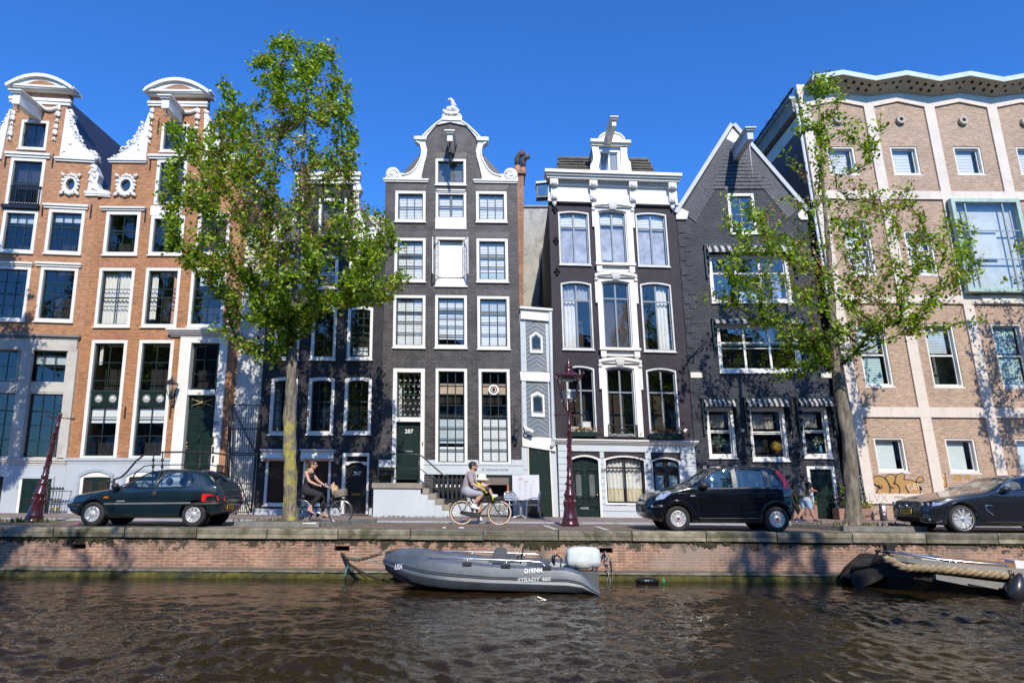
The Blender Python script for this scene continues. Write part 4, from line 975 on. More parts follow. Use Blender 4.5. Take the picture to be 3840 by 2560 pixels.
for x,y in ((889,632),(895,785),(900,935)):
 u,v = h.uv(z5,x,y); m = h.mb(); m.tube([(u,v - .16,.04),(u,v + .2,.04)],.02,6); m.ball((u,v + .08,.05),.06,7,5); m.ball((u - .07,v - .02,.05),.05,7,5); m.ball((u + .07,v - .02,.05),.05,7,5); m.ball((u,v - .12,.05),.055,7,5); m.build('wall_anchor',iron,h.root)
cornice(h,z6,'string_course',white,555,1408,742,775,out=.22,steps=4)
m = h.mb(); q = h.rect(z6,570,1425,775,1222); n = 11
rest = []
dq = h.rect(z6,645,832,834,1222); wq = h.rect(z6,856,1112,838,1140); d2 = h.rect(z6,1150,1336,848,1222)
for k in range(n):
 y0 = q[2] + (q[3]-q[2])*k/n; y1 = q[2] + (q[3]-q[2])*(k+1)/n - .014; yc = (y0+y1)/2
 spans = [(q[0],q[1])]
 for o in (dq,wq,d2):
  if y1 > o[2] and y0 < o[3] - .02:
   spans = [s_ for a,b in spans for s_ in ((a,min(b,o[0])),(max(a,o[1]),b)) if s_[1] - s_[0] > .02]
 for a,b in spans: m.box(a,b,y0,y1,-.02,.055)
m.build('rusticated_base',slate2,h.root); zbox(h,z6,'base_backing',M('joint_grey',(.3,.33,.36),.7),572,1424,776,1221,-.25,.048) if False else None
for o in (dq,d2): h.holes.append(arc(o[0] + .01,o[1] - .01,o[2],o[3] - .01,.12))
door_l = h.mb().ring(arc(dq[0],dq[1],dq[2] - .01,dq[3],.13),arc(dq[0] + .05,dq[1] - .07,dq[2],dq[3] - .06,.12),-.2,.075).build('door_case',white,h.root)
dd = (dq[0] + .05,dq[1] - .07,dq[2],dq[3] - .1)
dl = panel_door(h,dd,green,h.root,cols=2,rows=(.06,.13,.16,.26,.3,.76,.84,.94),w=-.1,arch=.1,name='double_door')
m = h.mb()
for c in (.25,.75):
 u = dd[0] + (dd[1]-dd[0])*c; v0,v1 = dd[2] + (dd[3]-dd[2])*.38,dd[2] + (dd[3]-dd[2])*.68
 pts = [(u + .095*math.cos(t),(v1 if math.sin(t) > 0 else v0) + .095*math.sin(t)) for t in [2*math.pi*i/16 for i in range(16)]]; m.prism(pts,-.09,-.065)
m.builds('door_glass',M('etched_glass',(.12,.13,.13),.1),dl)
m = h.mb()
for c in (.25,.75):
 u = dd[0] + (dd[1]-dd[0])*c
 for t in (.16,.3,.75):
  v = dd[2] + (dd[3]-dd[2])*t; m.tube([(u + .16*math.cos(a*.39),v + .12*math.sin(a*.39),-.07) for a in range(9)],.022,5)
m.build('door_carving',green,dl)
zbox(h,z6,'letter_slot',lead,706,757,1156,1170,-.08,-.05,dl); h.mb().ball((*h.uv(z6,810,1082),-.05),.035).build('door_knob',brass,dl)
f = window(h,wq,.05,fm=white,sm=black,grid=(2,1),bars=[.78],arch=.12,sash=.05,mun=.035,inside=[('curtain',0,1,.3,1,curtain),('curtain',.0,.47,.0,.3,M('net_curtain',(.66,.58,.4),.8)),('curtain',.5,1,0,.3,M('net_curtain',(.66,.58,.4),.8))],sill=.03)
h.mb().ring(arc(d2[0],d2[1],d2[2] - .01,d2[3],.13),arc(d2[0] + .04,d2[1] - .08,d2[2],d2[3] - .05,.12),-.2,.075).build('door_case',white,h.root)
dr_ = panel_door(h,(d2[0] + .04,d2[1] - .08,d2[2],d2[3] - .08),black,h.root,cols=2,rows=(.04,.3,.36,.68,.8,.93),w=-.1,arch=.1,name='double_door')
m = h.mb()
for l,r_,t,b in ((1172,1222,962,1045),(1255,1306,962,1045),(1170,1216,880,905),(1250,1300,878,905)): q_ = h.rect(z6,l,r_,t,b); m.box(q_[0],q_[1],q_[2],q_[3],-.09,-.064)
m.builds('door_glass',M('pale_door_glass',(.16,.24,.27),.12),dr_)
ink = M('number_ink',(.03,.03,.04),.6)
for x,y in ((838,933),(1136,935)):
 u,v = h.uv(z6,x,y); text('289',.24,ink,'house_number',h.root,frame_m(h.P((u,v,.058)) - h.root.location,(1,0,0),(0,0,1)),xs=.75)
sg_ = zprism(h,z6,'small_notice',white,[(1338,688),(1348,670),(1366,676),(1355,696)],.0,.03)
r = h.rect(z6,880,1058,648,712,.14); m = h.mb()
for y in (r[2],r[3]): m.box(r[0],r[1],y - .012,y + .012,.12,.15)
m.tube([(r[0],r[2],.135),(r[1],r[3],.135)],.012,5); m.tube([(r[0],r[3],.135),(r[1],r[2],.135)],.012,5); m.ball(((r[0]+r[1])/2,(r[2]+r[3])/2,.14),.05)
for x in (r[0],r[1]): m.box(x - .012,x + .012,r[2] - .05,r[3] + .02,.0,.15)
m.build('window_guard',iron,h.root)
outline = [h.uv(zS,2095,1939),h.uv(zS,2624,1945),h.uv(zS,2531,770),h.uv(zS,2057,755)]
finish(h,bk289,outline,roof=None,ridge=.1,interior=M('dim_brown_room',(.035,.025,.018),.9,var=.5),eave=h.H)
h289 = h
# ---------------- slate painted pointed gable, number 291
h = House('canal_house','slate grey house with pointed slate-hung gable, striped awnings and a plain green door',(2627,1945),(3178,1949),(3025,823),(2537,826))
window(h,h.rect(z7,455,652,640,935),.1,grid=(2,2),bars=[.25],sm=greysash,gm=glassblue,inside=[('blind',.05,.9,0,.12,blind)])
window(h,h.rect(z7,316,902,1088,1440),.12,fm=white,sm=white,grid=(1,2),bars=[.64],mull=[.315,.66],gm=glassblue,mun=.0,inside=[('blind',.34,.64,.0,.2,blind),('curtain',.82,.95,0,.62,M('lilac_curtain',(.5,.45,.6),.8))])
window(h,h.rect(z8,375,977,28,384),.12,fm=white,sm=white,grid=(1,2),bars=[.64],mull=[.315,.66],gm=glassblue,inside=[('blind',0,1,.58,.63,cream),('curtain',.68,1,.66,1,M('linen',(.3,.28,.24),.8))])
lin_ = M('linen_blind',(.36,.345,.29),.8,var=.25)
for l,r_,t,b in ((298,498,640,1011),(613,878,640,1032),(990,1192,640,1009)):
 f = window(h,h.rect(z8,l,r_,t,b),.1,fm=white,sm=white,grid=(1,2),bars=[.54],inside=[('curtain',.02,.8,.62,.94,lin_)],rec=.09)
 rr = h.rect(z8,l,r_,t,b); m = h.mb(); m.tube([(rr[0] + .12,rr[2] + .2,-.05),(rr[1] - .12,rr[2] + .2,-.05)],.012,5); m.build('guard_rail',iron,f)
stripeB = M('awning_black',(.015,.016,.018),.7); stripeW = M('awning_white',(.40,.39,.375),.8)
def awning(zz,l,r_,t,yb,drop,n):
 """folded striped awning: canted valance, hanging side wings and dark box frame"""
 u0,u1,v0,v1 = h.rect(zz,l,r_,t,yb); w0,w1 = .02,.34; vm = v1 - .07
 fr_ = h.mb(); fr_.box(u0 - .03,u1 + .03,v1 - .06,v1,0,.16); fr_.box(u0 - .02,u0 + .04,v1 - drop,v1 - .061,0,.12); fr_.box(u1 - .04,u1 + .02,v1 - drop,v1 - .061,0,.12)
 a = fr_.build('awning',greenfr,h.root)
 m = h.mb(); k = n*2
 for i in range(k):
  x0,x1 = u0 + .05 + (u1-u0-.1)*i/k,u0 + .05 + (u1-u0-.1)*(i+1)/k; m.cur = i % 2
  m.add([(x0,v0 + .06,w1),(x1,v0 + .06,w1),(x1,vm,.17),(x0,vm,.17)],[(0,1,2,3)])
  m.add([(x0,v0 - .05,w1 + .01),(x1,v0 - .05,w1 + .01),(x1,v0 + .055,w1 + .012),(x0,v0 + .055,w1 + .012)],[(0,1,2,3)])
 m.build('valance',[stripeW,stripeB],a)
 for ux,sg in ((u0 + .045,1),(u1 - .045,-1)):
  m = h.mb(); q = 9
  for i in range(q):
   y1 = vm - (drop - .1)*i/q; y0 = vm - (drop - .1)*(i+1)/q; m.cur = i % 2
   def wd(y):
    t_ = (vm - y)/(drop - .1); return .06 + (w1 - .06) * (1 - t_)**.6
   m.add([(ux,y0,.03),(ux + sg*.05,y0,wd(y0)),(ux + sg*.05,y1,wd(y1)),(ux,y1,.03)],[(0,1,2,3)])
  m.build('side_wing',[stripeW,stripeB],a)
 return a
awning(z8,255,510,572,632,1.32,7); awning(z8,565,900,568,632,1.36,8); awning(z8,945,1215,568,630,1.36,7)
awning(z7,275,935,1020,1080,1.3,13); awning(z8,330,1000,-12,30,1.1,13)
dr = h.rect(z8,1047,1251,1073,1462); h.holes.append(arc(dr[0] + .01,dr[1] - .01,dr[2],dr[3] - .01))
h.mb().ring(arc(*dr),arc(dr[0] + .1,dr[1] - .1,dr[2] + .001,dr[3] - .1),-.16,.04).build('door_case',white,h.root)
panel_door(h,(dr[0] + .1,dr[1] - .1,dr[2],dr[3] - .1),green,h.root,cols=1,rows=(.03,.36,.44,.97),w=-.07)
dr = h.rect(z8,330,528,1075,1465); h.holes.append(arc(dr[0] + .01,dr[1] - .01,dr[2],dr[3] - .01)); h.mb().ring(arc(*dr),arc(dr[0] + .1,dr[1] - .1,dr[2] + .001,dr[3] - .1),-.16,.04).build('door_case',white,h.root)
panel_door(h,(dr[0] + .1,dr[1] - .1,dr[2],dr[3] - .1),green,h.root,cols=1,rows=(.03,.36,.44,.97),w=-.07)
lantern(h,z8,604,970,1.0,w=.4); lantern(h,z8,1002,970,1.0,w=.4)
np_ = zbox(h,z8,'number_plate',white,262,291,1068,1089,0,.02); u,v = h.uv(z8,276,1079); text('291',.12,ink,'house_number',np_,frame_m(h.P((u,v,.023)) - h.root.location,(1,0,0),(0,0,1)),bold=.004)
h.mb().ball((*h.uv(z8,553,812),.08),.07).build('alarm_dome',cream,h.root)
for zz,l,r_,t,b in ((z8,175,258,384,424),(z8,1132,1214,384,424)): zbox(h,zz,'corner_block',cream,l,r_,t,b,-.02,.04)
m = h.mb()
for side in (0,1):
 for k in range(11):
  y = h.uv(z7,120,870)[1] - .02 - k*.56; L = .34
  if side == 0: m.box(.03,.03 + L,y - .3,y,-.01,.03); m.box(.03 + L*.55,.03 + L*1.3,y - .5,y - .26,-.01,.022)
  else: m.box(h.W - .03 - L,h.W - .03,y - .3,y,-.01,.03)
m.builds('quoin',bk291,h.root)
apex = (482,142); lf = (72,790); rf = (1018,740)
a_,l_,r_ = h.uv(z7,*apex),h.uv(z7,75,785),h.uv(z7,1025,770)
outline = [h.uv(zS,2627,1945),h.uv(zS,3178,1949),(h.W,r_[1]),a_,(0,l_[1])]
def slates(name,pts,rows,colw,mat,w0=.012,skew=0):
 """rows of individually hung slates inside a triangle/trapezoid given bottom and top edges"""
 (b0,b1,t0,t1) = pts; m = h.mb()
 for k in range(rows):
  s0,s1 = k/rows,(k+1)/rows
  lo0,lo1 = Vector(b0).lerp(Vector(t0),s0),Vector(b1).lerp(Vector(t1),s0); hi0,hi1 = Vector(b0).lerp(Vector(t0),s1),Vector(b1).lerp(Vector(t1),s1)
  n = max(1,int((lo1 - lo0).length/colw))
  for c in range(n):
   f0,f1 = (c + .03)/n,(c + .97)/n; j = random.uniform(0,.02)
   m.add([(*lo0.lerp(lo1,f0),w0 + .03 + j),(*lo0.lerp(lo1,f1),w0 + .03 + j*.5),(*hi0.lerp(hi1,f1),w0),(*hi0.lerp(hi1,f0),w0)],[(0,1,2,3)])
 return m.build(name,mat,h.root)
slm = M('hung_slate',(.058,.061,.075),.62,var=.4,scale=9)
slates('slate_field',(h.uv(z7,275,606),h.uv(z7,790,606),h.uv(z7,462,262),h.uv(z7,515,262)),13,.13,slm)
for sg,foot,inn in ((-1,(110,775),(160,775)),(1,(975,745),(925,745))):
 m = h.mb(); A0,A1 = Vector(h.uv(z7,*foot)),Vector(h.uv(z7,*apex)); d = (A1 - A0); n = 34
 nrm = Vector((d.y,-d.x)).normalized() * (-1 if sg > 0 else 1)
 for k in range(n):
  p0,p1 = A0 + d*(k/n)*.93,A0 + d*((k + .94)/n)*.93; q = .62 - .02*(k % 2)
  e = Vector((nrm.x*q,nrm.y*q - .1))
  m.add([(*p0,.05),(*p1,.05),(*(p1 + e),.02),(*(p0 + e),.035)],[(0,1,2,3) if sg > 0 else (3,2,1,0)])
 m.build('verge_slates',slm,h.root)
m = h.mb(); T = .13
for foot in ((72,790),(1022,768)):
 A0,A1 = Vector(h.uv(z7,*foot)),Vector(h.uv(z7,*apex)); d = (A1 - A0).normalized(); nn = Vector((-d.y,d.x)); nn = nn if nn.y > 0 else -nn
 p = [A0 - nn*.02,A1 - nn*.02,A1 + nn*T,A0 + nn*T]
 m.hexa([(*p[0],-.35),(*p[1],-.35),(*p[1],.12),(*p[0],.12),(*p[3],-.35),(*p[2],-.35),(*p[2],.12),(*p[3],.12)])
m.build('verge_coping',M('pale_grey_stone',(.48,.49,.5),.6,var=.1),h.root)
zprism(h,z7,'apex_stone',cream,[(481,165),(545,235),(488,270),(435,240)],-.01,.05)
zprism(h,z7,'kneeler',cream,[(68,832),(66,800),(105,752),(158,778),(146,832)],-.02,.08); zprism(h,z7,'kneeler',cream,[(972,835),(958,795),(990,760),(1028,800),(1034,835)],-.02,.08)
o = hoist(h,z7,505,372,.22,.32,1.7,slate2,hook=False)
u,v = h.uv(z7,505,372); m = h.mb(); m.tube([(u,v - .16,1.5),(u + .01,v - .4,1.5)],.02); m.tube([(u,v - .2,1.52),(u + .02,v - 1.65,1.45)],.012,5); m.build('hoist_rope',cream,o)
finish(h,bk291,outline,roof=None,eave=h.H*.985)
b = h.mb(); D_ = 10
b.add([(0,l_[1],-.3),(h.W,r_[1],-.3),(*a_,-.3),(0,l_[1],-D_),(h.W,r_[1],-D_),(*a_,-D_)],[(0,2,5,3),(1,4,5,2),(3,5,4)]); b.build('roof',slm,h.root)
# ---------------- tan brick corner building with stone grid
h = House('brick_office','tan brick building with pale stone grid, zigzag copper roof edge and graffiti',(3255,1950),(3768,1953),(3463,404),(2997,400),cat='building')
OFF = h
stonem = M('pink_cream_stone',(.66,.575,.49),.65,var=.09,scale=1.2,bmp=.15,dirt=((.42,.38,.33),.5,2.5,.56))
bd = blind
pb = M('sea_green_blind',(.46,.62,.60),.6,var=.06)
def ow(l,r_,t,b,zz,dbl=False,ins=None):
 f = window(h,h.rect(zz,l,r_,t,b),.07,fm=white,sm=white,grid=(1,2 if dbl else 1),bars=[.5] if dbl else None,sash=.05,proud=-.03,rec=.16,sill=.04,inside=ins or [('slats',0,.86,0,1,bd)],gm=glass)
 return f
for l,r_ in ((345,518),(742,912),(1138,1311),(1532,1705)): ow(l,r_,582,758,z9a)
for l,r_,i_ in ((452,620,None),(838,1010,None)): ow(l,r_,1030 if l < 800 else 1110,1385,z9a,True,i_)
ow(545,724,184,581,z9b,True,[('slats',0,.86,0,.48,pb),('slats',0,.86,.55,1,paleblue)])
ow(970,1158,188,585,z9b,True,[('slats',0,.86,.55,1,paleblue)])
ow(1397,1590,188,589,z9b,True,[('slats',0,.95,0,.48,pb),('slats',0,.95,.55,1,pb)])
cb = M('frosted_pane',(.66,.72,.70),.5,var=.05)
ow(641,832,899,1116,z9b,False,[('blind',0,.82,0,1,cb)]); ow(1088,1277,904,1121,z9b,False,[('blind',0,.82,0,1,cb)]); ow(1530,1720,908,1126,z9b,False,[('blind',0,.82,0,1,cb)])
def uedge(x,y,zz): return h.uv(zz,x,y)[0]
vt = h.uv(z9a,900,330)[1]
pil_ = [(h.uv(z9a,163,340)[0],h.uv(z9a,228,340)[0]),]
P1 = (uedge(572,500,z9a),uedge(632,500,z9a));
m = h.mb(); lines = []
for (xa,ya,xb,yb,zz) in ((192,500,252,500,z9a),(590,500,652,500,z9a),(970,500,1032,500,z9a),(1363,500,1424,500,z9a)):
 u0 = h.uv(zz,xa,ya)[0]; u1 = h.uv(zz,xb,yb)[0]; lines.append((u0,u1))
stp = (lines[3][0] - lines[1][0]) / 2
lines = [lines[0]] + [lines[1],lines[2],lines[3],(lines[3][0] + stp,lines[3][1] + stp),(lines[3][0] + 2*stp,lines[3][1] + 2*stp)]
bands = [h.rect(z9a,900,1300,868,918)[2:],h.rect(z9b,900,1200,14,67)[2:],h.rect(z9b,560,1300,713,775)[2:],h.rect(z9b,560,900,1250,1314)[2:]]
ttop = h.uv(z9a,600,315)[1]
for u0,u1 in lines:
 n = 14; m = h.mb()
 for k in range(n): a = bands[3][1] + (ttop + .3 - bands[3][1])*k/n; m.box(u0,u1,a + .004,bands[3][1] + (ttop + .3 - bands[3][1])*(k+1)/n,-.02,.07)
 m.build('stone_pier',stonem,h.root)
UR = lines[-1][1]
for v0,v1 in bands:
 m = h.mb(); n = 26
 for k in range(n): a = lines[0][0] + (UR - lines[0][0])*k/n; m.box(a + .004,lines[0][0] + (UR - lines[0][0])*(k+1)/n,v0,v1,-.02,.075)
 m.build('stone_band',stonem,h.root)
m = h.mb(); peakv = h.uv(z9a,765,275)[1]; lowv = h.uv(z9a,545,300)[1]; th = h.uv(z9a,765,275)[1] - h.uv(z9a,765,306)[1]
pkb = h.uv(z9a,765,306)[1]; spb = h.uv(z9a,935,340)[1]
for k in range(len(lines) - 1):
 a,b = lines[k][1],lines[k+1][0]; c = (a+b)/2
 m.prism([(a - .4,spb + .55),(a - .0,spb),(c,pkb),(b,spb),(b + .4,spb + .55),(b + .4,pkb + .7),(a - .4,pkb + .7)],-.02,.072 + .001*(k % 2))
m.builds('stone_head',stonem,h.root)
for (x,y) in ((400,420),(790,422),(1180,427),(1567,433)):
 u,v = h.uv(z9a,x,y); n = 20; m = h.mb()
 m.ring([(u + .17*math.cos(2*math.pi*i/n),v + .17*math.sin(2*math.pi*i/n)) for i in range(n)],[(u + .075*math.cos(2*math.pi*i/n),v + .075*math.sin(2*math.pi*i/n)) for i in range(n)],-.02,.14); vv = m.build('round_vent',M('vent_stone',(.42,.38,.32),.8),h.root)
 h.mb().prism([(u + .08*math.cos(2*math.pi*i/n),v + .08*math.sin(2*math.pi*i/n)) for i in range(n)],-.02,.03).build('vent_hole',dark,vv)
OUT = .72
def re_(x,y,w=OUT): return h.uv(z9a,x,y,w)
top_pts = [(235,128),(430,112),(635,150),(825,122),(1033,158),(1220,126),(1430,165),(1625,130)]
tp = [re_(x,y) for x,y in top_pts]; dx = (tp[7][0] - tp[1][0]) / 3
pk = (tp[1][1] + tp[3][1] + tp[5][1])/3; lw = (tp[2][1] + tp[4][1] + tp[6][1])/3
front = [(tp[1][0] + dx*(k - 2)/2,pk if k % 2 == 0 else lw) for k in range(0,12)]
front = [(x,y) for x,y in front if x > h.uv(z9a,120,140,OUT)[0]]
wallp = []
ctr = [(lines[k][1] + lines[k+1][0])/2 for k in range(len(lines) - 1)]
def wallv(x,up):
 return wv_up if up else wv_lo
wv_up = h.uv(z9a,765,255)[1]; wv_lo = h.uv(z9a,945,282)[1]
m = h.mb(); sm_ = h.mb(); hol = h.mb()
for k in range(len(front) - 1):
 (xa,ya),(xb,yb) = front[k],front[k+1]; ua = ya > (pk + lw)/2
 q = lambda x: x
 A_,B_ = (q(xa),wallv(xa,ua),.05),(q(xb),wallv(xb,not ua),.05)
 m.hexa([(xa,ya - .14,OUT),(xb,yb - .14,OUT),(xb,yb - .14,OUT + .05),(xa,ya - .14,OUT + .05),(xa,ya + .04,OUT),(xb,yb + .04,OUT),(xb,yb + .04,OUT + .08),(xa,ya + .04,OUT + .08)])
 sm_.add([(xa,ya - .13,OUT),(xb,yb - .13,OUT),B_,A_],[(0,1,2,3)])
 m2 = (xa + xb)/2
 for (s,t) in ((.15,.3),(.4,.3),(.65,.3),(.88,.3),(.3,.62),(.6,.62),(.85,.62)):
  P0 = Vector((xa,ya - .13,OUT)).lerp(Vector((xb,yb - .13,OUT)),s); P1 = Vector(A_).lerp(Vector(B_),s); p = P0.lerp(P1,t)
  ex = (Vector((xb,yb,OUT)) - Vector((xa,ya,OUT))).normalized(); ey = (P1 - P0).normalized(); nn = ex.cross(ey).normalized(); p = p - nn*.012*(1 if nn.y > 0 else -1)
  n = 12; r0 = .062
  hol.add([p + ex*r0*math.cos(2*math.pi*i/n) + ey*r0*math.sin(2*math.pi*i/n) for i in range(n)],[tuple(range(n))])
 m.add([(xa,ya + .041,OUT + .06),(xb,yb + .041,OUT + .06),(xb,yb + .4,-10),(xa,ya + .4,-10)],[(0,1,2,3)])
eave_o = m.build('copper_roof_edge',M('pale_copper',(.60,.70,.64),.55,var=.1),h.root)
so_ = sm_.build('soffit',M('soffit_stone',(.44,.38,.29),.8,var=.12),h.root); hol.build('soffit_holes',dark,so_)
BW = .36
bq = h.rect(z9a,1166,1600,908,1490,BW)
m = h.mb(); f_ = .14
m.ring(arc(*bq),arc(bq[0] + f_,bq[1] - f_,bq[2] + f_,bq[3] - f_),BW - .2,BW); m.box(bq[0],bq[1],bq[3] - .06,bq[3],.01,BW - .201); m.box(bq[0],bq[1],bq[2],bq[2] + .1,.01,BW - .201); m.box(bq[1] - .05,bq[1],bq[2] + .101,bq[3] - .061,.01,BW - .201)
bay = m.build('bay_window',copper,h.root); bx(h,'bay_side',M('shaded_copper',(.07,.085,.08),.7),bay,bq[0],bq[0] + .05,bq[2] + .101,bq[3] - .061,.01,BW - .201)  # left side coloured darker than the copper to stand in for its shade
m = h.mb(); U0,U1,V0,V1 = bq[0] + f_,bq[1] - f_,bq[2] + f_,bq[3] - f_
for t in (.17,.78): x = U0 + (U1-U0)*t; m.box(x - .025,x + .025,V0,V1,BW - .13,BW - .06)
for t in (.34,.67): y = V0 + (V1-V0)*t; m.box(U0,U1,y - .02,y + .02,BW - .12,BW - .07)
m.build('bay_bars',M('bay_bar_grey',(.35,.4,.42),.4,.3),bay)
h.mb().box(U0,U1,V0,V1,BW - .10,BW - .095).build('bay_glass',glassmat('bay_glass',(.92,.94,.94),.06),bay)
h.mb().box(U0,U1,V0,V1,.01,.02).build('bay_back',M('bay_room',(.70,.71,.71),.8,var=.2),bay)
m = h.mb()
for k in range(26): y = V0 + (V1-V0)*(.36 + .42*k/26); m.box(U0 + .35,U0 + (U1-U0)*.62,y,y + .055,BW - .2,BW - .19)
m.build('bay_blind',blind,bay)
zbox(h,z9b,'bay_base',cream,1290,1545,15,66,.08,.12)
WL = lines[0][0]
m = h.mb(); wt = pkb + .6; wf = wt; wt = pkb + .12
vs_ = [(WL + .005,0,-.3),(WL + .005,wt,-.3)]
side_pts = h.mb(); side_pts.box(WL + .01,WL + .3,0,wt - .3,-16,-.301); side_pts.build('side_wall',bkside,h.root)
m = h.mb(); m.box(WL - .02,WL + .25,wt - 1.15,wt - .6,-16,-.3); m.build('side_stone_band',stonem,h.root)
m = h.mb(); m.box(WL - .30,WL + .25,wt + .05,wt + .16,-16,-.1); m.build('side_copper_edge',copper,h.root)
m = h.mb(); m.box(WL - .22,WL + .2,wt - .5,wt + .049,-16,-.12); m.build('side_soffit',M('side_eave',(.3,.27,.24),.8),h.root)
m = h.mb()
m.tube([(WL - .38,wt + .14,.5),(WL - .38,wt + .14,-16)],.05,5)
for k in range(60):
 w = -.2 - k*.27; m.tube([(WL - .38 - .16,wt + .08 + .15*math.sin(k*2.1),w),(WL - .3,wt + .2 - .15*math.sin(k*2.1),w - .05)],.014,4)
for k in range(8): m.tube([(WL - .3,wt + .1,.2 - 2*k),(WL - .38,wt + .14,.2 - 2*k)],.03,5)
m.build('spiked_barrier',iron,h.root)
m = h.mb(); m.tube([(WL - .09,0,-.05),(WL - .09,wt - .2,-.05)],.055,7); m.build('downpipe',slate2,h.root)
m = h.mb(); m.box(WL + .35,UR + 5,.1,wt - .3,-1.0,-.95); m.build('interior',M('office_room',(.12,.13,.13),.9),h.root)
wt = wf; ot = [(WL + .005,0),(UR + .5,0),(UR + .5,wt),(WL + .005,wt)]
h.mb().prism(ot,-.30,0,h.holes).build('wall',bkmod,h.root)
h.mb().box(WL + .31,UR + 5,wt - .2,wt,-16,-.301).build('flat_roof',lead,h.root)
gbrown = M('graffiti_brown',(.40,.225,.075),.75,var=.15); gink = M('graffiti_black',(.02,.02,.02),.7); gpink = M('graffiti_pale',(.72,.58,.42),.7)
zg = view(3150,1680,.20833)
def spline(pts,k=6):
 out = []; n = len(pts)
 for i in range(n):
  p0,p1,p2,p3 = (Vector(pts[(i + j) % n]) for j in (-1,0,1,2))
  for q in range(k):
   t = q / k; out.append(.5*((2*p1) + (p2 - p0)*t + (2*p0 - 5*p1 + 4*p2 - p3)*t*t + (3*p1 - p0 - 3*p2 + p3)*t**3))
 return [(p.x,p.y) for p in out]
b1 = [(700,492),(780,520),(850,600),(890,690),(895,770),(870,816),(780,818),(680,812),(662,770),(700,700),(620,640),(590,570),(620,515)]
b2 = [(815,515),(870,475),(950,470),(995,510),(985,590),(960,635),(1030,660),(1070,740),(1060,812),(960,818),(900,815),(905,740),(890,650),(830,560)]
b3 = [(1010,500),(1050,460),(1120,448),(1165,480),(1150,550),(1180,562),(1280,570),(1370,620),(1430,710),(1440,816),(1340,818),(1235,818),(1070,816),(1080,740),(1040,660),(990,625)]
b4 = [(1375,600),(1395,540),(1440,508),(1490,525),(1500,580),(1450,608)]
b5 = [(1745,436),(1800,432),(1880,445),(1900,560),(1915,680),(1820,700),(1800,600)]
m = h.mb(); mo = h.mb(); w = .004
for i,b in enumerate((b1,b2,b3,b4,b5)):
 m = h.mb(); mo = h.mb(); pp = h.poly(zg,spline(b,5)); m.prism(pp,.001,w + .0015*i)
 mo.tube([(*p,w + .004) for p in pp + pp[:1]],.014,4,smooth=False)
 mo.prism([(p[0] - .045,p[1] - .035) for p in pp],.0003*i + .0002,.0008 + .0003*i); gr = m.build('graffiti_fill',gbrown,h.root); mo.build('graffiti_outline',gink,gr)
mo = h.mb()
for ln in ([(690,655),(730,730)],[(740,660),(765,705),(700,715)],[(1170,680),(1215,760),(1235,815)],[(900,690),(965,715)],[(1430,680),(1475,740)],[(1420,700),(1455,755)]): mo.tube([(*h.uv(zg,x,y),w + .006) for x,y in ln],.02,4)
mo.builds('graffiti_stroke',gink,gr)
m = h.mb()
for l,r_,t,b in ((2045,2190,480,590),(2275,2345,470,560)): q = h.rect(zg,l,r_,t,b); m.box(*q,.001,.003)
m.builds('graffiti_block',gbrown,h.root)
u,v = h.uv(zg,1310,700); text('GEI',.3,gpink,'graffiti_tag',gr,frame_m(h.P((u,v,.018)) - h.root.location,(1,0,.18),(-.1,0,1)),.002)
u,v = h.uv(zg,1838,540); text('G\n3',.24,gpink,'graffiti_tag',gr,frame_m(h.P((u,v,.018)) - h.root.location,(1,0,0),(0,0,1)),.002)
u,v = h.uv(zg,690,900,.08); text('LVX',.4,M('pencil_grey',(.30,.27,.25),.8),'graffiti_tag',h.root,frame_m(h.P((u,v,.078)) - h.root.location,(1,0,0),(0,0,1)),.002,bold=-.008,xs=.95)
u,v = h.uv(zg,455,900,.08); text('ES',.22,M('pencil_grey',(.30,.27,.25),.8),'graffiti_tag',h.root,frame_m(h.P((u,v,.078)) - h.root.location,(1,0,0),(0,0,1)),.002,bold=-.005)
u,v = h.uv(zg,1075,880,.08); text('JORDAN',.1,ink,'graffiti_tag',h.root,frame_m(h.P((u,v,.078)) - h.root.location,(1,0,0),(0,0,1)),.002)
m = h.mb(); P_ = [h.uv(zg,x,y,.08) for x,y in ((335,560),(330,515),(380,505),(395,540),(380,580),(400,640),(415,690),(390,700),(380,760),(410,780),(430,800))]; m.tube([(*p,.075) for p in P_],.016,4); m.build('graffiti_scrawl',M('pencil_grey',(.30,.27,.25),.8),h.root)
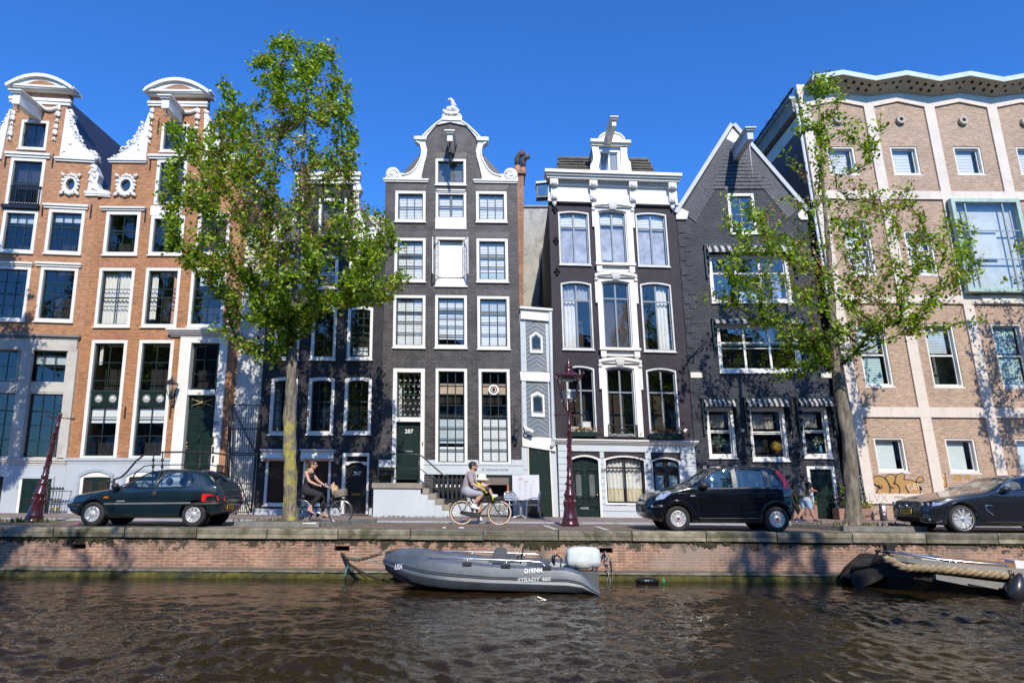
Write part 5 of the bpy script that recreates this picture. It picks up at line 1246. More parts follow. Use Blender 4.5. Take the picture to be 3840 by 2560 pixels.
# ------------------------------------------------------------------ ground, quay, water
def paver(name,c1,c2,mortar,w,h,rot=0,mort=.008,moss=None):
 m,t,p = newmat(name); MATS[name] = m
 tc = N(t,'TexCoord'); mp = N(t,'Mapping'); mp.inputs['Rotation'].default_value = (0,0,rot); t.links.new(tc.outputs['Object'],mp.inputs[0])
 b = N(t,'TexBrick',Scale=1.0); t.links.new(mp.outputs[0],b.inputs['Vector'])
 for k,v in (('Color1',c1),('Color2',c2),('Mortar',mortar)): b.inputs[k].default_value = (*v,1)
 b.inputs['Mortar Size'].default_value = mort; b.inputs['Brick Width'].default_value = w; b.inputs['Row Height'].default_value = h
 n1 = N(t,'TexNoise',Scale=1.1,Detail=8.0,Roughness=.7); t.links.new(tc.outputs['Object'],n1.inputs['Vector'])
 c = mixrgb(t,1.0,b.outputs['Color'],ramp(t,n1.outputs[0],.3,.7,(.7,)*3,(1.3,)*3),'MULTIPLY')
 n2 = N(t,'TexNoise',Scale=9.0,Detail=5.0); t.links.new(tc.outputs['Object'],n2.inputs['Vector'])
 c = mixrgb(t,1.0,c,ramp(t,n2.outputs[0],.35,.65,(.8,)*3,(1.2,)*3),'MULTIPLY')
 if moss:
  n3 = N(t,'TexNoise',Scale=2.5,Detail=8.0,Roughness=.75); t.links.new(tc.outputs['Object'],n3.inputs['Vector'])
  c = mixrgb(t,ramp(t,n3.outputs[0],.56,.68),c,moss)
 t.links.new(c,p.inputs['Base Color']); p.inputs['Roughness'].default_value = .85
 iv = N(t,'Math',operation='SUBTRACT'); iv.inputs[0].default_value = 1; t.links.new(b.outputs['Fac'],iv.inputs[1])
 bump(t,p,iv.outputs[0],.6,.01); return m
road_m = paver('road_clinker',(.235,.165,.125),(.18,.125,.10),(.10,.085,.065),.2,.07,R(45),moss=(.17,.15,.08))
pave_m = paver('pavement_clinker',(.31,.225,.19),(.25,.18,.15),(.15,.12,.1),.2,.1,0)
QY = 16.1; KY = 19.75; PY = 20.3
def sheet(name,mat,x0,x1,y0,y1,z,kind='structure',nx=1,ny=1,amp=0):
 m = MB(); vs = []; fs = []
 for j in range(ny + 1):
  for i in range(nx + 1): vs.append((x0 + (x1-x0)*i/nx,y0 + (y1-y0)*j/ny,z + (random.uniform(-amp,amp))))
 for j in range(ny):
  for i in range(nx): a = j*(nx+1) + i; fs.append((a,a+1,a+nx+2,a+nx+1))
 m.add(vs,fs,True); o = m.build(name,mat,None,uvmode='w'); o['kind'] = kind; return o
sheet('ground',M('far_ground',(.12,.11,.10),.9),-400,400,YF - .2,900,-.03)
sheet('road',road_m,-60,60,QY + .48,KY,0,nx=240,ny=16,amp=.006)
sheet('pavement',pave_m,-60,60,PY,YF + 2,.015,nx=120,ny=10,amp=.003)
gut = MB()
kb = M('kerb_stone',(.36,.37,.385),.75,var=.12,scale=2,dirt=((.2,.19,.17),.5,3,.55))
for y0,y1,z in ((KY + .002,KY + .26,.012),(KY + .285,PY - .002,.03)):
 x = -40
 while x < 40: gut.box(x,x + .98,y0,y1,-.1,z + random.uniform(-.003,.003)); x += 1.0
o = gut.build('kerb',kb,None,uvmode='w'); o['kind'] = 'structure'
mk = MB()
for (xa,ya,xb,yb) in ((1845,1268,2100,1275),): pass
pm = M('parking_line',(.55,.53,.5),.8,var=.2,dirt=((.25,.2,.16),.7,14,.5))
def line(name,pts,w):
 m = MB(); P = [atz(*p,0) for p in pts]
 for a,b in zip(P,P[1:]): m.add([(a.x - w,a.y,.012),(a.x + w,a.y,.012),(b.x + w,b.y,.012),(b.x - w,b.y,.012)],[(0,1,2,3)])
 o = m.build(name,pm,None,uvmode='w'); o['kind'] = 'structure'; return o
line('parking_line',[zb(1735,168),zb(1650,138)],.07); line('parking_line',[zb(2112,172),zb(2030,146)],.07)
a,b = atz(10,1982),atz(320,1972); m = MB().box(-11.6,-9.6,16.72,16.8,.0,.0125);
qw = empty('quay_wall',(0,QY,-1.1),'mossy red brick canal wall under weathered stone coping, running the whole width','quay wall')
cop = M('coping_stone',(.20,.18,.135),.88,var=.5,scale=3.5,bmp=.35,bscale=25,dirt=((.06,.058,.025),.85,1.7,.47))
t = cop.node_tree; p = t.nodes['Principled BSDF']; s0 = p.inputs['Base Color'].links[0].from_socket; g_i = N(t,'NewGeometry'); k_ = ramp(t,g_i.outputs['Random Per Island'],0,1,(.65,)*3,(1.45,1.4,1.3)); t.links.new(mixrgb(t,1.0,s0,k_,'MULTIPLY'),p.inputs['Base Color'])
m = MB(); x = -30.2; rnd = random.Random(2)
while x < 31:
 L = 1.62 + rnd.uniform(-.06,.1); j = rnd.uniform(-.006,.006); a = .012
 m.hexa([(x + a,QY + j,-.2 + j),(x + L - a,QY + j,-.2 + j),(x + L - a,QY + .5,-.2),(x + a,QY + .5,-.2),(x + a,QY + .025 + j,.012 + j),(x + L - a,QY + .025 + j,.012 + j),(x + L - a,QY + .5,.012),(x + a,QY + .5,.012)])
 m.hexa([(x + a,QY + j,-.1),(x + L - a,QY + j,-.1),(x + L - a,QY + .03,-.1),(x + a,QY + .03,-.1),(x + a,QY + j - .004,-.02),(x + L - a,QY + j - .004,-.02),(x + L - a,QY + .03,.008),(x + a,QY + .03,.008)])
 x += L
m.build('coping',cop,qw,uvmode='w')
qm = brick('quay_brick',(.39,.185,.11),(.28,.13,.08),(.42,.33,.25),w=.23,h=.062,mort=.010,var=.4,stain=(.34,.27,.21),stainpos=.5,bm=.6)
t = qm.node_tree; p = t.nodes['Principled BSDF']; src = p.inputs['Base Color'].links[0].from_socket
uv = N(t,'UVMap'); sp_ = N(t,'SeparateXYZ'); t.links.new(uv.outputs[0],sp_.inputs[0])
n1 = N(t,'TexNoise',Scale=3.0,Detail=9.0,Roughness=.75); t.links.new(uv.outputs[0],n1.inputs['Vector'])
mr = N(t,'MapRange'); mr.inputs[1].default_value = -.75; mr.inputs[2].default_value = -.2; mr.inputs[3].default_value = -.2; mr.inputs[4].default_value = .2; t.links.new(sp_.outputs[1],mr.inputs[0])
ad = N(t,'Math',operation='ADD'); t.links.new(n1.outputs[0],ad.inputs[0]); t.links.new(mr.outputs[0],ad.inputs[1])
c = mixrgb(t,ramp(t,ad.outputs[0],.585,.63),src,(.045,.036,.02))
n2 = N(t,'TexNoise',Scale=.35,Detail=4.0); t.links.new(uv.outputs[0],n2.inputs['Vector'])
c = mixrgb(t,ramp(t,n2.outputs[0],.5,.75,(0,0,0),(.6,.6,.6)),c,(.30,.24,.20))
mpv = N(t,'Mapping'); mpv.inputs['Scale'].default_value = (2.2,.35,1); t.links.new(uv.outputs[0],mpv.inputs[0]); n5 = N(t,'TexNoise',Scale=1.0,Detail=7.0,Roughness=.65); t.links.new(mpv.outputs[0],n5.inputs['Vector']); c = mixrgb(t,ramp(t,n5.outputs[0],.52,.7,(0,0,0),(.75,)*3),c,(.10,.075,.055))
mr2 = N(t,'MapRange'); mr2.inputs[1].default_value = -.8; mr2.inputs[2].default_value = -.88; t.links.new(sp_.outputs[1],mr2.inputs[0])
c = mixrgb(t,mr2.outputs[0],c,(.12,.10,.07)); t.links.new(c,p.inputs['Base Color'])
def holes(xs): return [[(x - .17,-.47),(x + .17,-.47),(x + .17,-.36),(x - .17,-.36)] for x in xs]
hx = [at(*zS(285,2061),QY).x,at(*zb(155,320),QY).x,at(*zb(2100,335),QY).x]
fq = lambda v: Vector((v[0],QY + .07 - v[2],v[1]))
m = MB(fq); m.prism([(-30,-.9),(31,-.9),(31,-.192),(-30,-.192)],-.3,0,holes(hx)); m.build('brick_face',qm,qw)
m = MB(fq)
for x in hx: m.box(x - .2,x + .2,-.5,-.33,-.42,-.301); m.box(x - .012,x + .012,-.47,-.36,-.25,-.22)
m.build('mooring_niche',dark,qw)
ledm = M('wet_ledge',(.20,.19,.16),.6,var=.4,scale=3,dirt=((.05,.06,.02),.8,2.5,.48))
m = MB(); x = -30
while x < 31: L = rnd.uniform(1.5,3); m.box(x,x + L - .01,QY - .02 + rnd.uniform(-.01,.01),QY + .4,-.925,-.885 + rnd.uniform(-.008,.008)); x += L
m.build('ledge',ledm,qw,uvmode='w')
mossm = M('canal_moss',(.075,.068,.010),.9,var=.7,scale=6,bmp=1,bscale=30,dirt=((.02,.024,.012),.95,1.3,.47))
m = MB(); nx = 520; vs = []; fs = []
for i in range(nx + 1):
 x = -30 + 61*i/nx
 for z,y in ((-.915,.06),(-.95,.0),(-1.0,-.04),(-1.06,-.05),(-1.5,0)): vs.append((x,QY + y + rnd.uniform(-.02,.02),z + rnd.uniform(-.012,.012)))
for i in range(nx):
 for j in range(4): a = i*5 + j; fs.append((a,a + 1,a + 6,a + 5))
m.add(vs,fs,True); m.build('mossy_foot',mossm,qw,uvmode='w')
m = MB()
for k in range(1500):
 x = rnd.uniform(-16,16); L = rnd.uniform(.02,.17) * max(.1,.55*(math.sin(x*1.7) + math.sin(x*.53 + 1) + math.sin(x*3.1)*.8))
 w = rnd.uniform(.02,.06); y = QY + .06 - rnd.uniform(0,.02)
 m.add([(x - w,y,-.213),(x + w,y,-.213),(x + w*.3,y - .015,-.213 - L),(x - w*.4,y - .012,-.213 - L*.8)],[(0,1,2,3)])
m.build('hanging_moss',M('dark_moss',(.04,.036,.014),.95,var=.6,scale=8),qw,uvmode='w')
WZ = -1.06
wm,t,p = newmat('canal_water')
p.inputs['Base Color'].default_value = (.024,.015,.0055,1); p.inputs['Roughness'].default_value = .012; p.inputs['IOR'].default_value = 1.333; p.inputs['Specular IOR Level'].default_value = .5
tc = N(t,'TexCoord'); n1 = N(t,'TexNoise',Scale=6.5,Detail=2.5,Roughness=.5,Distortion=1.3); mp = N(t,'Mapping'); mp.inputs['Scale'].default_value = (.8,1.3,1); t.links.new(tc.outputs['Object'],mp.inputs[0]); t.links.new(mp.outputs[0],n1.inputs['Vector'])
b1_ = bump(t,p,n1.outputs[0],.34,.022)
rg = np.random.RandomState(5)
xs = np.arange(-16,16.01,.033); ys = np.arange(5.5,QY + .2,.028)
X,Yg = np.meshgrid(xs,ys); Hh = np.zeros_like(X)
for lam,amp,n in ((2.2,.0068,7),(1.0,.0068,10),(.52,.0058,14),(.31,.0038,18),(.19,.0018,18)):
 for _ in range(n):
  th = rg.normal(math.pi/2 - .25,.75); l = lam*rg.uniform(.75,1.3); k = 2*math.pi/l
  Hh += amp*rg.uniform(.4,1)*np.sin(k*(math.cos(th)*X + math.sin(th)*Yg) + rg.uniform(0,6.28))/math.sqrt(n)*3.5
G = np.zeros_like(X)
for _ in range(10): th = rg.normal(1.2,.4); k = rg.uniform(.25,1.1); G += np.sin(k*(math.cos(th)*X*.6 + math.sin(th)*Yg) + rg.uniform(0,6.28))
G = .95 + .5*np.tanh(G/2.5); G *= np.clip((QY - Yg)/4.5,.22,1)
Z = WZ + Hh*G
me = bpy.data.meshes.new('water'); ny_,nx_ = X.shape
me.vertices.add(X.size); me.vertices.foreach_set('co',np.stack([X.ravel(),Yg.ravel(),Z.ravel()],1).astype(np.float32).ravel())
idx = np.arange(X.size).reshape(X.shape); q = np.stack([idx[:-1,:-1],idx[:-1,1:],idx[1:,1:],idx[1:,:-1]],-1).reshape(-1,4)
me.loops.add(q.size); me.loops.foreach_set('vertex_index',q.ravel().astype(np.int32)); me.polygons.add(len(q))
me.polygons.foreach_set('loop_start',np.arange(0,q.size,4,dtype=np.int32)); me.polygons.foreach_set('use_smooth',np.ones(len(q),dtype=bool))
me.update(calc_edges=True); me.materials.append(wm)
o = bpy.data.objects.new('water',me); COL.objects.link(o); o['kind'] = 'structure'
for nm,x0,x1,y0,y1 in (('water_far',-300,300,-7,5.5),('water_far',-300,-16,5.5,QY + .2),('water_far',16,300,5.5,QY + .2)): sheet(nm,wm,x0,x1,y0,y1,WZ)
# ------------------------------------------------------------------ trees
def barkmat(name,lich,amt):
 m,t,p = newmat(name); MATS[name] = m
 tc = N(t,'TexCoord'); mp = N(t,'Mapping'); mp.inputs['Scale'].default_value = (9,9,2.2); t.links.new(tc.outputs['Object'],mp.inputs[0])
 n1 = N(t,'TexNoise',Scale=1.6,Detail=8.0,Roughness=.7); t.links.new(mp.outputs[0],n1.inputs['Vector'])
 c = ramp(t,n1.outputs[0],.32,.68,(.07,.056,.042),(.34,.29,.22))
 n2 = N(t,'TexNoise',Scale=3.2,Detail=7.0,Roughness=.7); t.links.new(tc.outputs['Object'],n2.inputs['Vector'])
 sx = N(t,'SeparateXYZ'); t.links.new(tc.outputs['Object'],sx.inputs[0]); mr = N(t,'MapRange'); mr.inputs[1].default_value = 2.6; mr.inputs[2].default_value = 4.8; mr.inputs[3].default_value = .0; mr.inputs[4].default_value = -.35; t.links.new(sx.outputs[2],mr.inputs[0])
 ad = N(t,'Math',operation='ADD'); t.links.new(n2.outputs[0],ad.inputs[0]); t.links.new(mr.outputs[0],ad.inputs[1])
 c = mixrgb(t,ramp(t,ad.outputs[0],amt,amt + .14),c,lich); t.links.new(c,p.inputs['Base Color']); p.inputs['Roughness'].default_value = .95
 bump(t,p,n1.outputs[0],1.0,.06); return m
def leafmat(name,cols,trans=.4):
 m,t,p = newmat(name); MATS[name] = m; t.nodes.remove(p); out = t.nodes['Material Output']
 g = N(t,'NewGeometry'); r_ = t.nodes.new('ShaderNodeValToRGB'); e = r_.color_ramp.elements
 while len(e) < len(cols): e.new(.5)
 for i,c in enumerate(cols): e[i].position = i/(len(cols)-1); e[i].color = (*c,1)
 t.links.new(g.outputs['Random Per Island'],r_.inputs[0])
 d = N(t,'BsdfDiffuse'); tr = N(t,'BsdfTranslucent'); gl = N(t,'BsdfGlossy',Roughness=.35); gl.inputs[0].default_value = (.9,.95,1,1)
 hs = N(t,'HueSaturation',Saturation=1.15,Value=1.5,Hue=.485); t.links.new(r_.outputs[0],hs.inputs['Color'])
 t.links.new(r_.outputs[0],d.inputs[0]); t.links.new(hs.outputs[0],tr.inputs[0])
 m1 = N(t,'MixShader'); m1.inputs[0].default_value = trans; t.links.new(d.outputs[0],m1.inputs[1]); t.links.new(tr.outputs[0],m1.inputs[2])
 m2 = N(t,'MixShader'); m2.inputs[0].default_value = .025; t.links.new(m1.outputs[0],m2.inputs[1]); t.links.new(gl.outputs[0],m2.inputs[2])
 t.links.new(m2.outputs[0],out.inputs[0]); return m
leafg = leafmat('elm_leaf',[(.05,.12,.008),(.14,.255,.014),(.25,.38,.022),(.42,.52,.06)])
leafd = leafmat('elm_seed',[(.28,.15,.06),(.42,.25,.11),(.52,.35,.18),(.30,.24,.07)],.3)
def inside(poly,x,y):
 c = False; j = len(poly) - 1
 for i in range(len(poly)):
  if (poly[i][1] > y) != (poly[j][1] > y) and x < (poly[j][0]-poly[i][0])*(y-poly[i][1])/(poly[j][1]-poly[i][1]) + poly[i][0]: c = not c
  j = i
 return c
def tree(label,base,trunk,outline,Y,ntar,nleaf,bark,seed,leaf=.1,dry=.25,group=None):
 """trunk: centre line in survey pixels with diameters; outline: silhouette of the crown that fixes its extent"""
 rnd = random.Random(seed); root = empty('elm_tree',atz(*zD(*base),0),label,'tree',group)
 root.location.y = Y; root.location.x = at(*zD(*base),Y).x; root.location.z = 0
 tp = [at(*zD(x,y),Y) for x,y,d in trunk]; tp[0].z = -.05
 dia = [d for _,_,d in trunk]
 nodes = []; par = []
 for a,b in zip(tp,tp[1:]):
  n = max(2,int((b - a).length/.3))
  for k in range(n): nodes.append(a.lerp(b,k/n)); par.append(len(nodes) - 2)
 nodes.append(tp[-1]); par.append(len(nodes) - 2); par[0] = -1; ntr = len(nodes)
 ys = [p[1] for p in outline]; tars = []
 xs0,xs1 = min(p[0] for p in outline),max(p[0] for p in outline)
 while len(tars) < ntar:
  x,y = rnd.uniform(xs0,xs1),rnd.uniform(min(ys),max(ys))
  if not inside(outline,x,y): continue
  row = [q for q in range(int(xs0),int(xs1),12) if inside(outline,q,y)]
  if not row: continue
  c = (min(row) + max(row))/2; hw = max(20,(max(row) - min(row))/2); f = (x - c)/hw
  d = math.sqrt(max(0,1 - f*f))*hw*Y/1568*.85*rnd.choice((-1,1))*rnd.random()**.6
  d = max(-2.2,min(2.6,d))
  p = at(*zD(x,y),Y); s = (Y + d)/Y
  tars.append(Vector((p.x*s,Y + d,CAMP.z + (p.z - CAMP.z)*s)))
 st = max(i for i in range(ntr) if nodes[i].z < min(t.z for t in tars) + .9)
 tars.sort(key=lambda t: (t - nodes[st]).length)
 NP = np.zeros((60000,3)); cnt = len(nodes); NP[:cnt] = [tuple(n) for n in nodes]; tips = []
 for t in tars:
  v = np.array(t) - NP[max(0,st - 2):cnt]; d = np.sqrt((v**2).sum(1)); up = v[:,2]/(d + 1e-6)
  cost = d*(1.0 + .9*np.clip(.45 - up,0,2)); i = int(cost.argmin()) + max(0,st - 2)
  cur = i; p = nodes[i].copy(); L = (t - p).length
  if L < .12: tips.append(cur); continue
  n = max(1,int(L/.28)); a = p.copy(); mid = (a + t)/2 + Vector((rnd.uniform(-.1,.1),rnd.uniform(-.1,.1),-.10*L + rnd.uniform(-.05,.05)))*min(1,L)
  for k in range(1,n + 1):
   s = k/n; q = a*(1-s)**2 + mid*2*s*(1-s) + t*s*s; q += Vector((rnd.uniform(-.02,.02),rnd.uniform(-.02,.02),rnd.uniform(-.02,.02)))
   nodes.append(q); par.append(cur); cur = len(nodes) - 1; NP[cnt] = q; cnt += 1
  tips.append(cur)
 N_ = len(nodes); rad = [0.0]*N_; kids = [[] for _ in range(N_)]
 for i in range(1,N_): kids[par[i]].append(i)
 acc = [0.0]*N_
 for i in sorted(range(N_),key=lambda i: -i): pass
 order = []; stck = [0]
 while stck: i = stck.pop(); order.append(i); stck += kids[i]
 for i in reversed(order): acc[i] = max(.0065**2.3 if not kids[i] else 0,sum(acc[k] for k in kids[i]))
 for i in range(N_): rad[i] = acc[i]**(1/2.3)
 k0 = dia[0]/2;
 trr = np.interp(range(ntr),np.linspace(0,ntr - 1,len(dia)),[d/2 for d in dia])
 zs = [p.z for p in tp]
 for i in range(ntr): rad[i] = float(np.interp(nodes[i].z,zs,[d/2 for d in dia]))
 scale_b = 1.0
 m = MB()
 tb = MB(); n = 18; vs = []; fs = []; nr = 0
 pts = []
 for a,b in zip(tp,tp[1:]):
  q = max(2,int((b - a).length/.07)); pts += [a.lerp(b,k/q) for k in range(q)]
 pts.append(tp[-1])
 for p in pts:
  r_ = float(np.interp(p.z,zs,[d/2 for d in dia])); fl = 1 + .35*math.exp(-max(0,p.z)/.22)
  for j in range(n):
   a = 2*math.pi*j/n; lump = 1 + .09*math.sin(3*a + p.z*2.1 + seed) + .07*math.sin(5*a - p.z*5.3) + .11*math.sin(p.z*6 + 2*a)*math.sin(p.z*2.3 + seed)*(p.z > .9) + rnd.uniform(-.02,.02)
   vs.append(p + Vector((math.cos(a),math.sin(a),0))*r_*fl*lump)
 for i in range(len(pts) - 1):
  for j in range(n): fs.append((i*n + j,i*n + (j+1) % n,(i+1)*n + (j+1) % n,(i+1)*n + j))
 tb.add(vs,fs,True); tb.build('trunk',bark,root,uvmode='w')
 done = set()
 for i in order:
  for k in kids[i]:
   if k < ntr: continue
   if par[k] == i and (i < ntr or k != max(kids[i],key=lambda q: acc[q])):
    ch_ = [i,k]; c = k
    while kids[c]: c = max(kids[c],key=lambda q: acc[q]); ch_.append(c)
    rr = [min(rad[q]*scale_b,rad[i]*.8) for q in ch_]; rr[0] = rr[1]
    m.tube([nodes[q] for q in ch_],rr,6 if rr[0] > .02 else 4,caps=False)
 m.build('branches',M('twig_bark',(.055,.043,.035),.9,var=.35,scale=6),root)
 lf = MB(); ld = MB(); per = max(1,int(nleaf/len(tips)))
 cen = sum(tars,Vector((0,0,0)))/len(tars); ext = max((t - cen).length for t in tars)
 vl,fl_,vd,fd = [],[],[],[]
 for tip in tips:
  chain = [tip]
  while par[chain[-1]] >= ntr and len(chain) < 5: chain.append(par[chain[-1]])
  prt = ((nodes[tip] - cen).length/ext); isdry = rnd.random() < dry*1.9*max(.12,1.15 - prt*1.5)
  dirn = (nodes[tip] - nodes[chain[min(2,len(chain)-1)]]); dirn = dirn.normalized() if dirn.length > 1e-4 else Vector((0,0,1))
  npl = int(per*rnd.uniform(.45,1.6)); tn = Vector((rnd.gauss(0,.45),rnd.gauss(-.35,.45),rnd.gauss(.8,.4)))
  for _ in range(npl):
   s = rnd.random()**1.2*(len(chain) - 1); i0 = int(s); a = nodes[chain[i0]]; b = nodes[chain[min(i0 + 1,len(chain)-1)]]
   p = a.lerp(b,s - i0) + Vector((rnd.gauss(0,.085),rnd.gauss(0,.085),rnd.gauss(0,.08))) + dirn*rnd.uniform(-.02,.14)
   dr = isdry and rnd.random() < .8 or rnd.random() < .05
   L = leaf*rnd.uniform(.6,1.25)*(.62 if dr else 1); W_ = L*rnd.uniform(.5,.75)
   ax = (dirn*.7 + Vector((rnd.gauss(0,.6),rnd.gauss(0,.6),rnd.gauss(-.3,.5)))).normalized()
   nn = tn + Vector((rnd.gauss(0,.4),rnd.gauss(0,.4),rnd.gauss(0,.35))); sd = ax.cross(nn)
   if sd.length < .05: continue
   sd.normalize(); nn = sd.cross(ax)
   v,f = (vd,fd) if dr else (vl,fl_); o = len(v)
   v += [p,p + ax*L*.45 + sd*W_*.5 + nn*L*.10,p + ax*L,p + ax*L*.45 - sd*W_*.5 + nn*L*.10]
   f.append((o,o + 1,o + 2)); f.append((o,o + 2,o + 3))
 lf.add(vl,fl_); lf.build('leaves',leafg,root); ld.add(vd,fd); ld.build('dry_leaves',leafd,root)
 return root
OL = [(640,78),(700,92),(765,108),(800,180),(815,300),(822,360),(812,430),(835,470),(880,485),(905,520),(935,640),(915,672),(880,690),(830,690),(790,705),(740,725),(690,765),(650,830),(600,842),(560,800),(510,770),(480,740),(490,650),(440,612),(395,590),(378,500),(362,470),(385,390),(405,345),(370,282),(440,300),(480,290),(512,250),(498,160),(530,180),(560,235),(592,230),(580,150),(605,110)]
bl_ = barkmat('lichen_bark',(.42,.36,.06),.465); br_ = barkmat('grey_bark',(.25,.24,.055),.57)
t1 = tree('tall full elm with yellow lichen trunk, in front of the black house',(667,1200),[(667,1204,.36),(666,1100,.32),(666,1000,.34),(668,900,.30),(669,820,.27),(676,700,.20),(682,600,.16),(690,450,.12),(700,300,.08),(705,170,.03)],OL,18.8,1050,43000,bl_,11,.142,.46)
OR_ = [(1880,160),(1935,180),(1960,215),(1965,262),(1985,300),(2035,240),(2030,300),(2010,340),(1985,390),(2000,425),(2090,410),(2125,420),(2080,460),(2100,475),(2160,490),(2240,500),(2250,550),(2262,600),(2240,640),(2200,660),(2252,735),(2200,748),(2130,765),(2060,775),(1990,805),(1950,832),(1900,850),(1850,842),(1790,872),(1750,862),(1800,800),(1770,775),(1730,745),(1700,715),(1600,690),(1660,640),(1640,600),(1680,570),(1640,520),(1680,490),(1650,450),(1700,445),(1740,462),(1790,465),(1810,425),(1850,440),(1840,400),(1790,350),(1850,340),(1810,310),(1840,280),(1820,230),(1850,190)]
t2 = tree('thinner elm with see-through crown growing before the tan brick building',(1962,1206),[(1962,1210,.42),(1958,1130,.36),(1948,1000,.33),(1935,930,.31),(1921,850,.28),(1914,750,.21),(1905,600,.15),(1892,450,.10),(1882,300,.06),(1882,200,.025)],OR_,18.8,600,16500,br_,23,.14,.5)
for src,dx,dy,rz,lb in ((t2,11.6,0,1.9,'elm further right along the quay, casting leaf shadow on the tan brick building'),(t1,-13.2,.1,2.4,'elm further left along the quay, casting leaf shadow on the stone ground floor'),(t1,15.0,-18.6,1.1,'elm on the near bank, shading the canal wall left of the dark barge'),(t2,-19.5,-17.6,.6,'elm on the near bank, shading the left end of the canal wall')):
 c = copy_tree(src); c.scale = (.55,.55,1) if dx == 15.0 else (1,1,1); c.location = c.location + Vector((dx,dy,0)); c.rotation_euler.z = rz; c['label'] = lb
# ------------------------------------------------------------------ street lamps
lampm = M('maroon_paint',(.058,.011,.014),.25,var=.25,coat=.5,bmp=.15,bscale=18)
def lamp_post(label,loc,H,lean=None,top=True,s=1.0):
 root = empty('street_lamp',loc,label,'street lamp')
 L = lean or Matrix.Identity(3); f = lambda v: Vector(loc) + L @ Vector(v)
 P = [(.30,0),(.31,.06),(.28,.14),(.255,.17),(.27,.2),(.23,.3),(.195,.55),(.175,.85),(.17,.98),(.205,1.01),(.21,1.05),(.17,1.1),(.165,1.16),(.135,1.2),(.12,1.32),(.10,1.34),(.155,1.38),(.16,1.43),(.10,1.48),(.105,1.62),(.115,1.66),(.085,1.7),(.085,2.2),(.072,2.9),(.068,3.2),(.085,3.23),(.068,3.27),(.07,3.42),(.085,3.46),(.062,3.5),(.058,3.9),(.064,3.96),(.0,3.97)]
 m = MB(f); m.lathe([(r*s*.80,z*H/4.0) for r,z in P],n=20); m.build('post',lampm,root)
 m = MB(f)
 for i in range(26):
  z = (1.72 + i*.058)*H/4; a = i*.9; r = (.070 - .012*i/26)*s; m.ball((r*math.cos(a),r*math.sin(a),z),.022*s,6,4,(1,1,1.8))
 for a in range(8): m.ball((.145*s*math.cos(a*.785),.145*s*math.sin(a*.785),.75*H/4),.03*s,6,5,(1,1,4))
 m.build('post_ornament',lampm,root)
 z = 3.80*H/4; m = MB(f); m.tube([(-.36*s,0,z),(.36*s,0,z)],.014*s,6); m.ball((-.37*s,0,z),.04*s); m.ball((.37*s,0,z),.04*s); m.build('ladder_bar',lampm,root)
 if top:
  s *= .86
  z0 = 3.97*H/4; m = MB(f)
  for a in (-1,1):
   m.tube([(a*.05*s,0,z0 - .04),(a*.17*s,0,z0 + .16*s),(a*.17*s,0,z0 + .27*s),(a*.08*s,0,z0 + .34*s)],.024*s,6); m.tube([(0,a*.05*s,z0 - .04),(0,a*.17*s,z0 + .16*s),(0,a*.17*s,z0 + .27*s),(0,a*.08*s,z0 + .34*s)],.024*s,6)
  m.build('lantern_cradle',lampm,root)
  zb_,zt_ = z0 + .33*s,z0 + 1.0*s; rb,rt = .20*s,.33*s
  def sq(r,z): return [(-r,-r,z),(r,-r,z),(r,r,z),(-r,r,z)]
  m = MB(f)
  for sx,sy in ((-1,-1),(1,-1),(1,1),(-1,1)): m.tube([(sx*rb,sy*rb,zb_),(sx*rt,sy*rt,zt_)],.02*s,5)
  m.hexa(sq(rb + .03*s,zb_ - .03*s) + sq(rb + .03*s,zb_)); m.hexa(sq(rt + .03*s,zt_) + sq(rt + .07*s,zt_ + .05*s)); m.hexa(sq(rt + .05*s,zt_ + .051*s) + sq(.15*s,zt_ + .22*s))
  m.lathe([(.13*s,zt_ + .21*s),(.15*s,zt_ + .26*s),(.10*s,zt_ + .3*s),(.14*s,zt_ + .36*s),(.13*s,zt_ + .43*s),(.05*s,zt_ + .48*s),(.07*s,zt_ + .52*s),(.02*s,zt_ + .56*s),(.035*s,zt_ + .6*s),(.0,zt_ + .66*s)],n=14)
  for sx,sy in ((-1,-1),(1,-1),(1,1),(-1,1)): m.tube([(sx*(rt + .05*s),sy*(rt + .05*s),zt_ + .04*s),(sx*(rt + .1*s),sy*(rt + .1*s),zt_ + .1*s),(sx*(rt + .09*s),sy*(rt + .09*s),zt_ + .19*s)],[.035*s,.05*s,.008*s],6)
  for a in range(4):
   for q in (-.55,0,.55):
    c = Vector((q*rt*1.7*.6,-(rt + .03*s),zt_ + .09*s)); c.rotate(Matrix.Rotation(a*math.pi/2,3,'Z')); m.ball(c,.035*s,6,5,(1,1,1.4))
  m.build('lantern_frame',lampm,root)
  m = MB(f); b0,b1 = sq(rb*.98,zb_ + .001),sq(rt*.98,zt_); m.add(b0 + b1,[(0,1,5,4),(1,2,6,5),(2,3,7,6),(3,0,4,7)]); m.build('lantern_glass',glassmat('lamp_glass',(.92,.93,.93),.05),root)
  m = MB(f); m.lathe([(.12*s,zb_ + .01),(.14*s,zb_ + .03*s),(.05*s,zb_ + .05*s),(.04*s,zb_ + .2*s),(.08*s,zb_ + .24*s),(.075*s,zb_ + .32*s),(0,zb_ + .33*s)],n=12); m.lathe([(rt*.9,zt_ - .01*s),(.1*s,zt_ - .09*s),(0,zt_ - .09*s)],n=14); m.build('lamp_fitting',M('lamp_white',(.75,.75,.72),.4),root)
 return root
LY = 18.5
b = at(*zS(2138,1972),LY); tz = at(*zS(2128,1540),LY)
lamp_post('upright maroon cast-iron lamp with glass lantern and crown finial before the grey ground floor',(b.x,LY,0),(at(*zS(2131,1537),LY).z)/3.97*4.0)
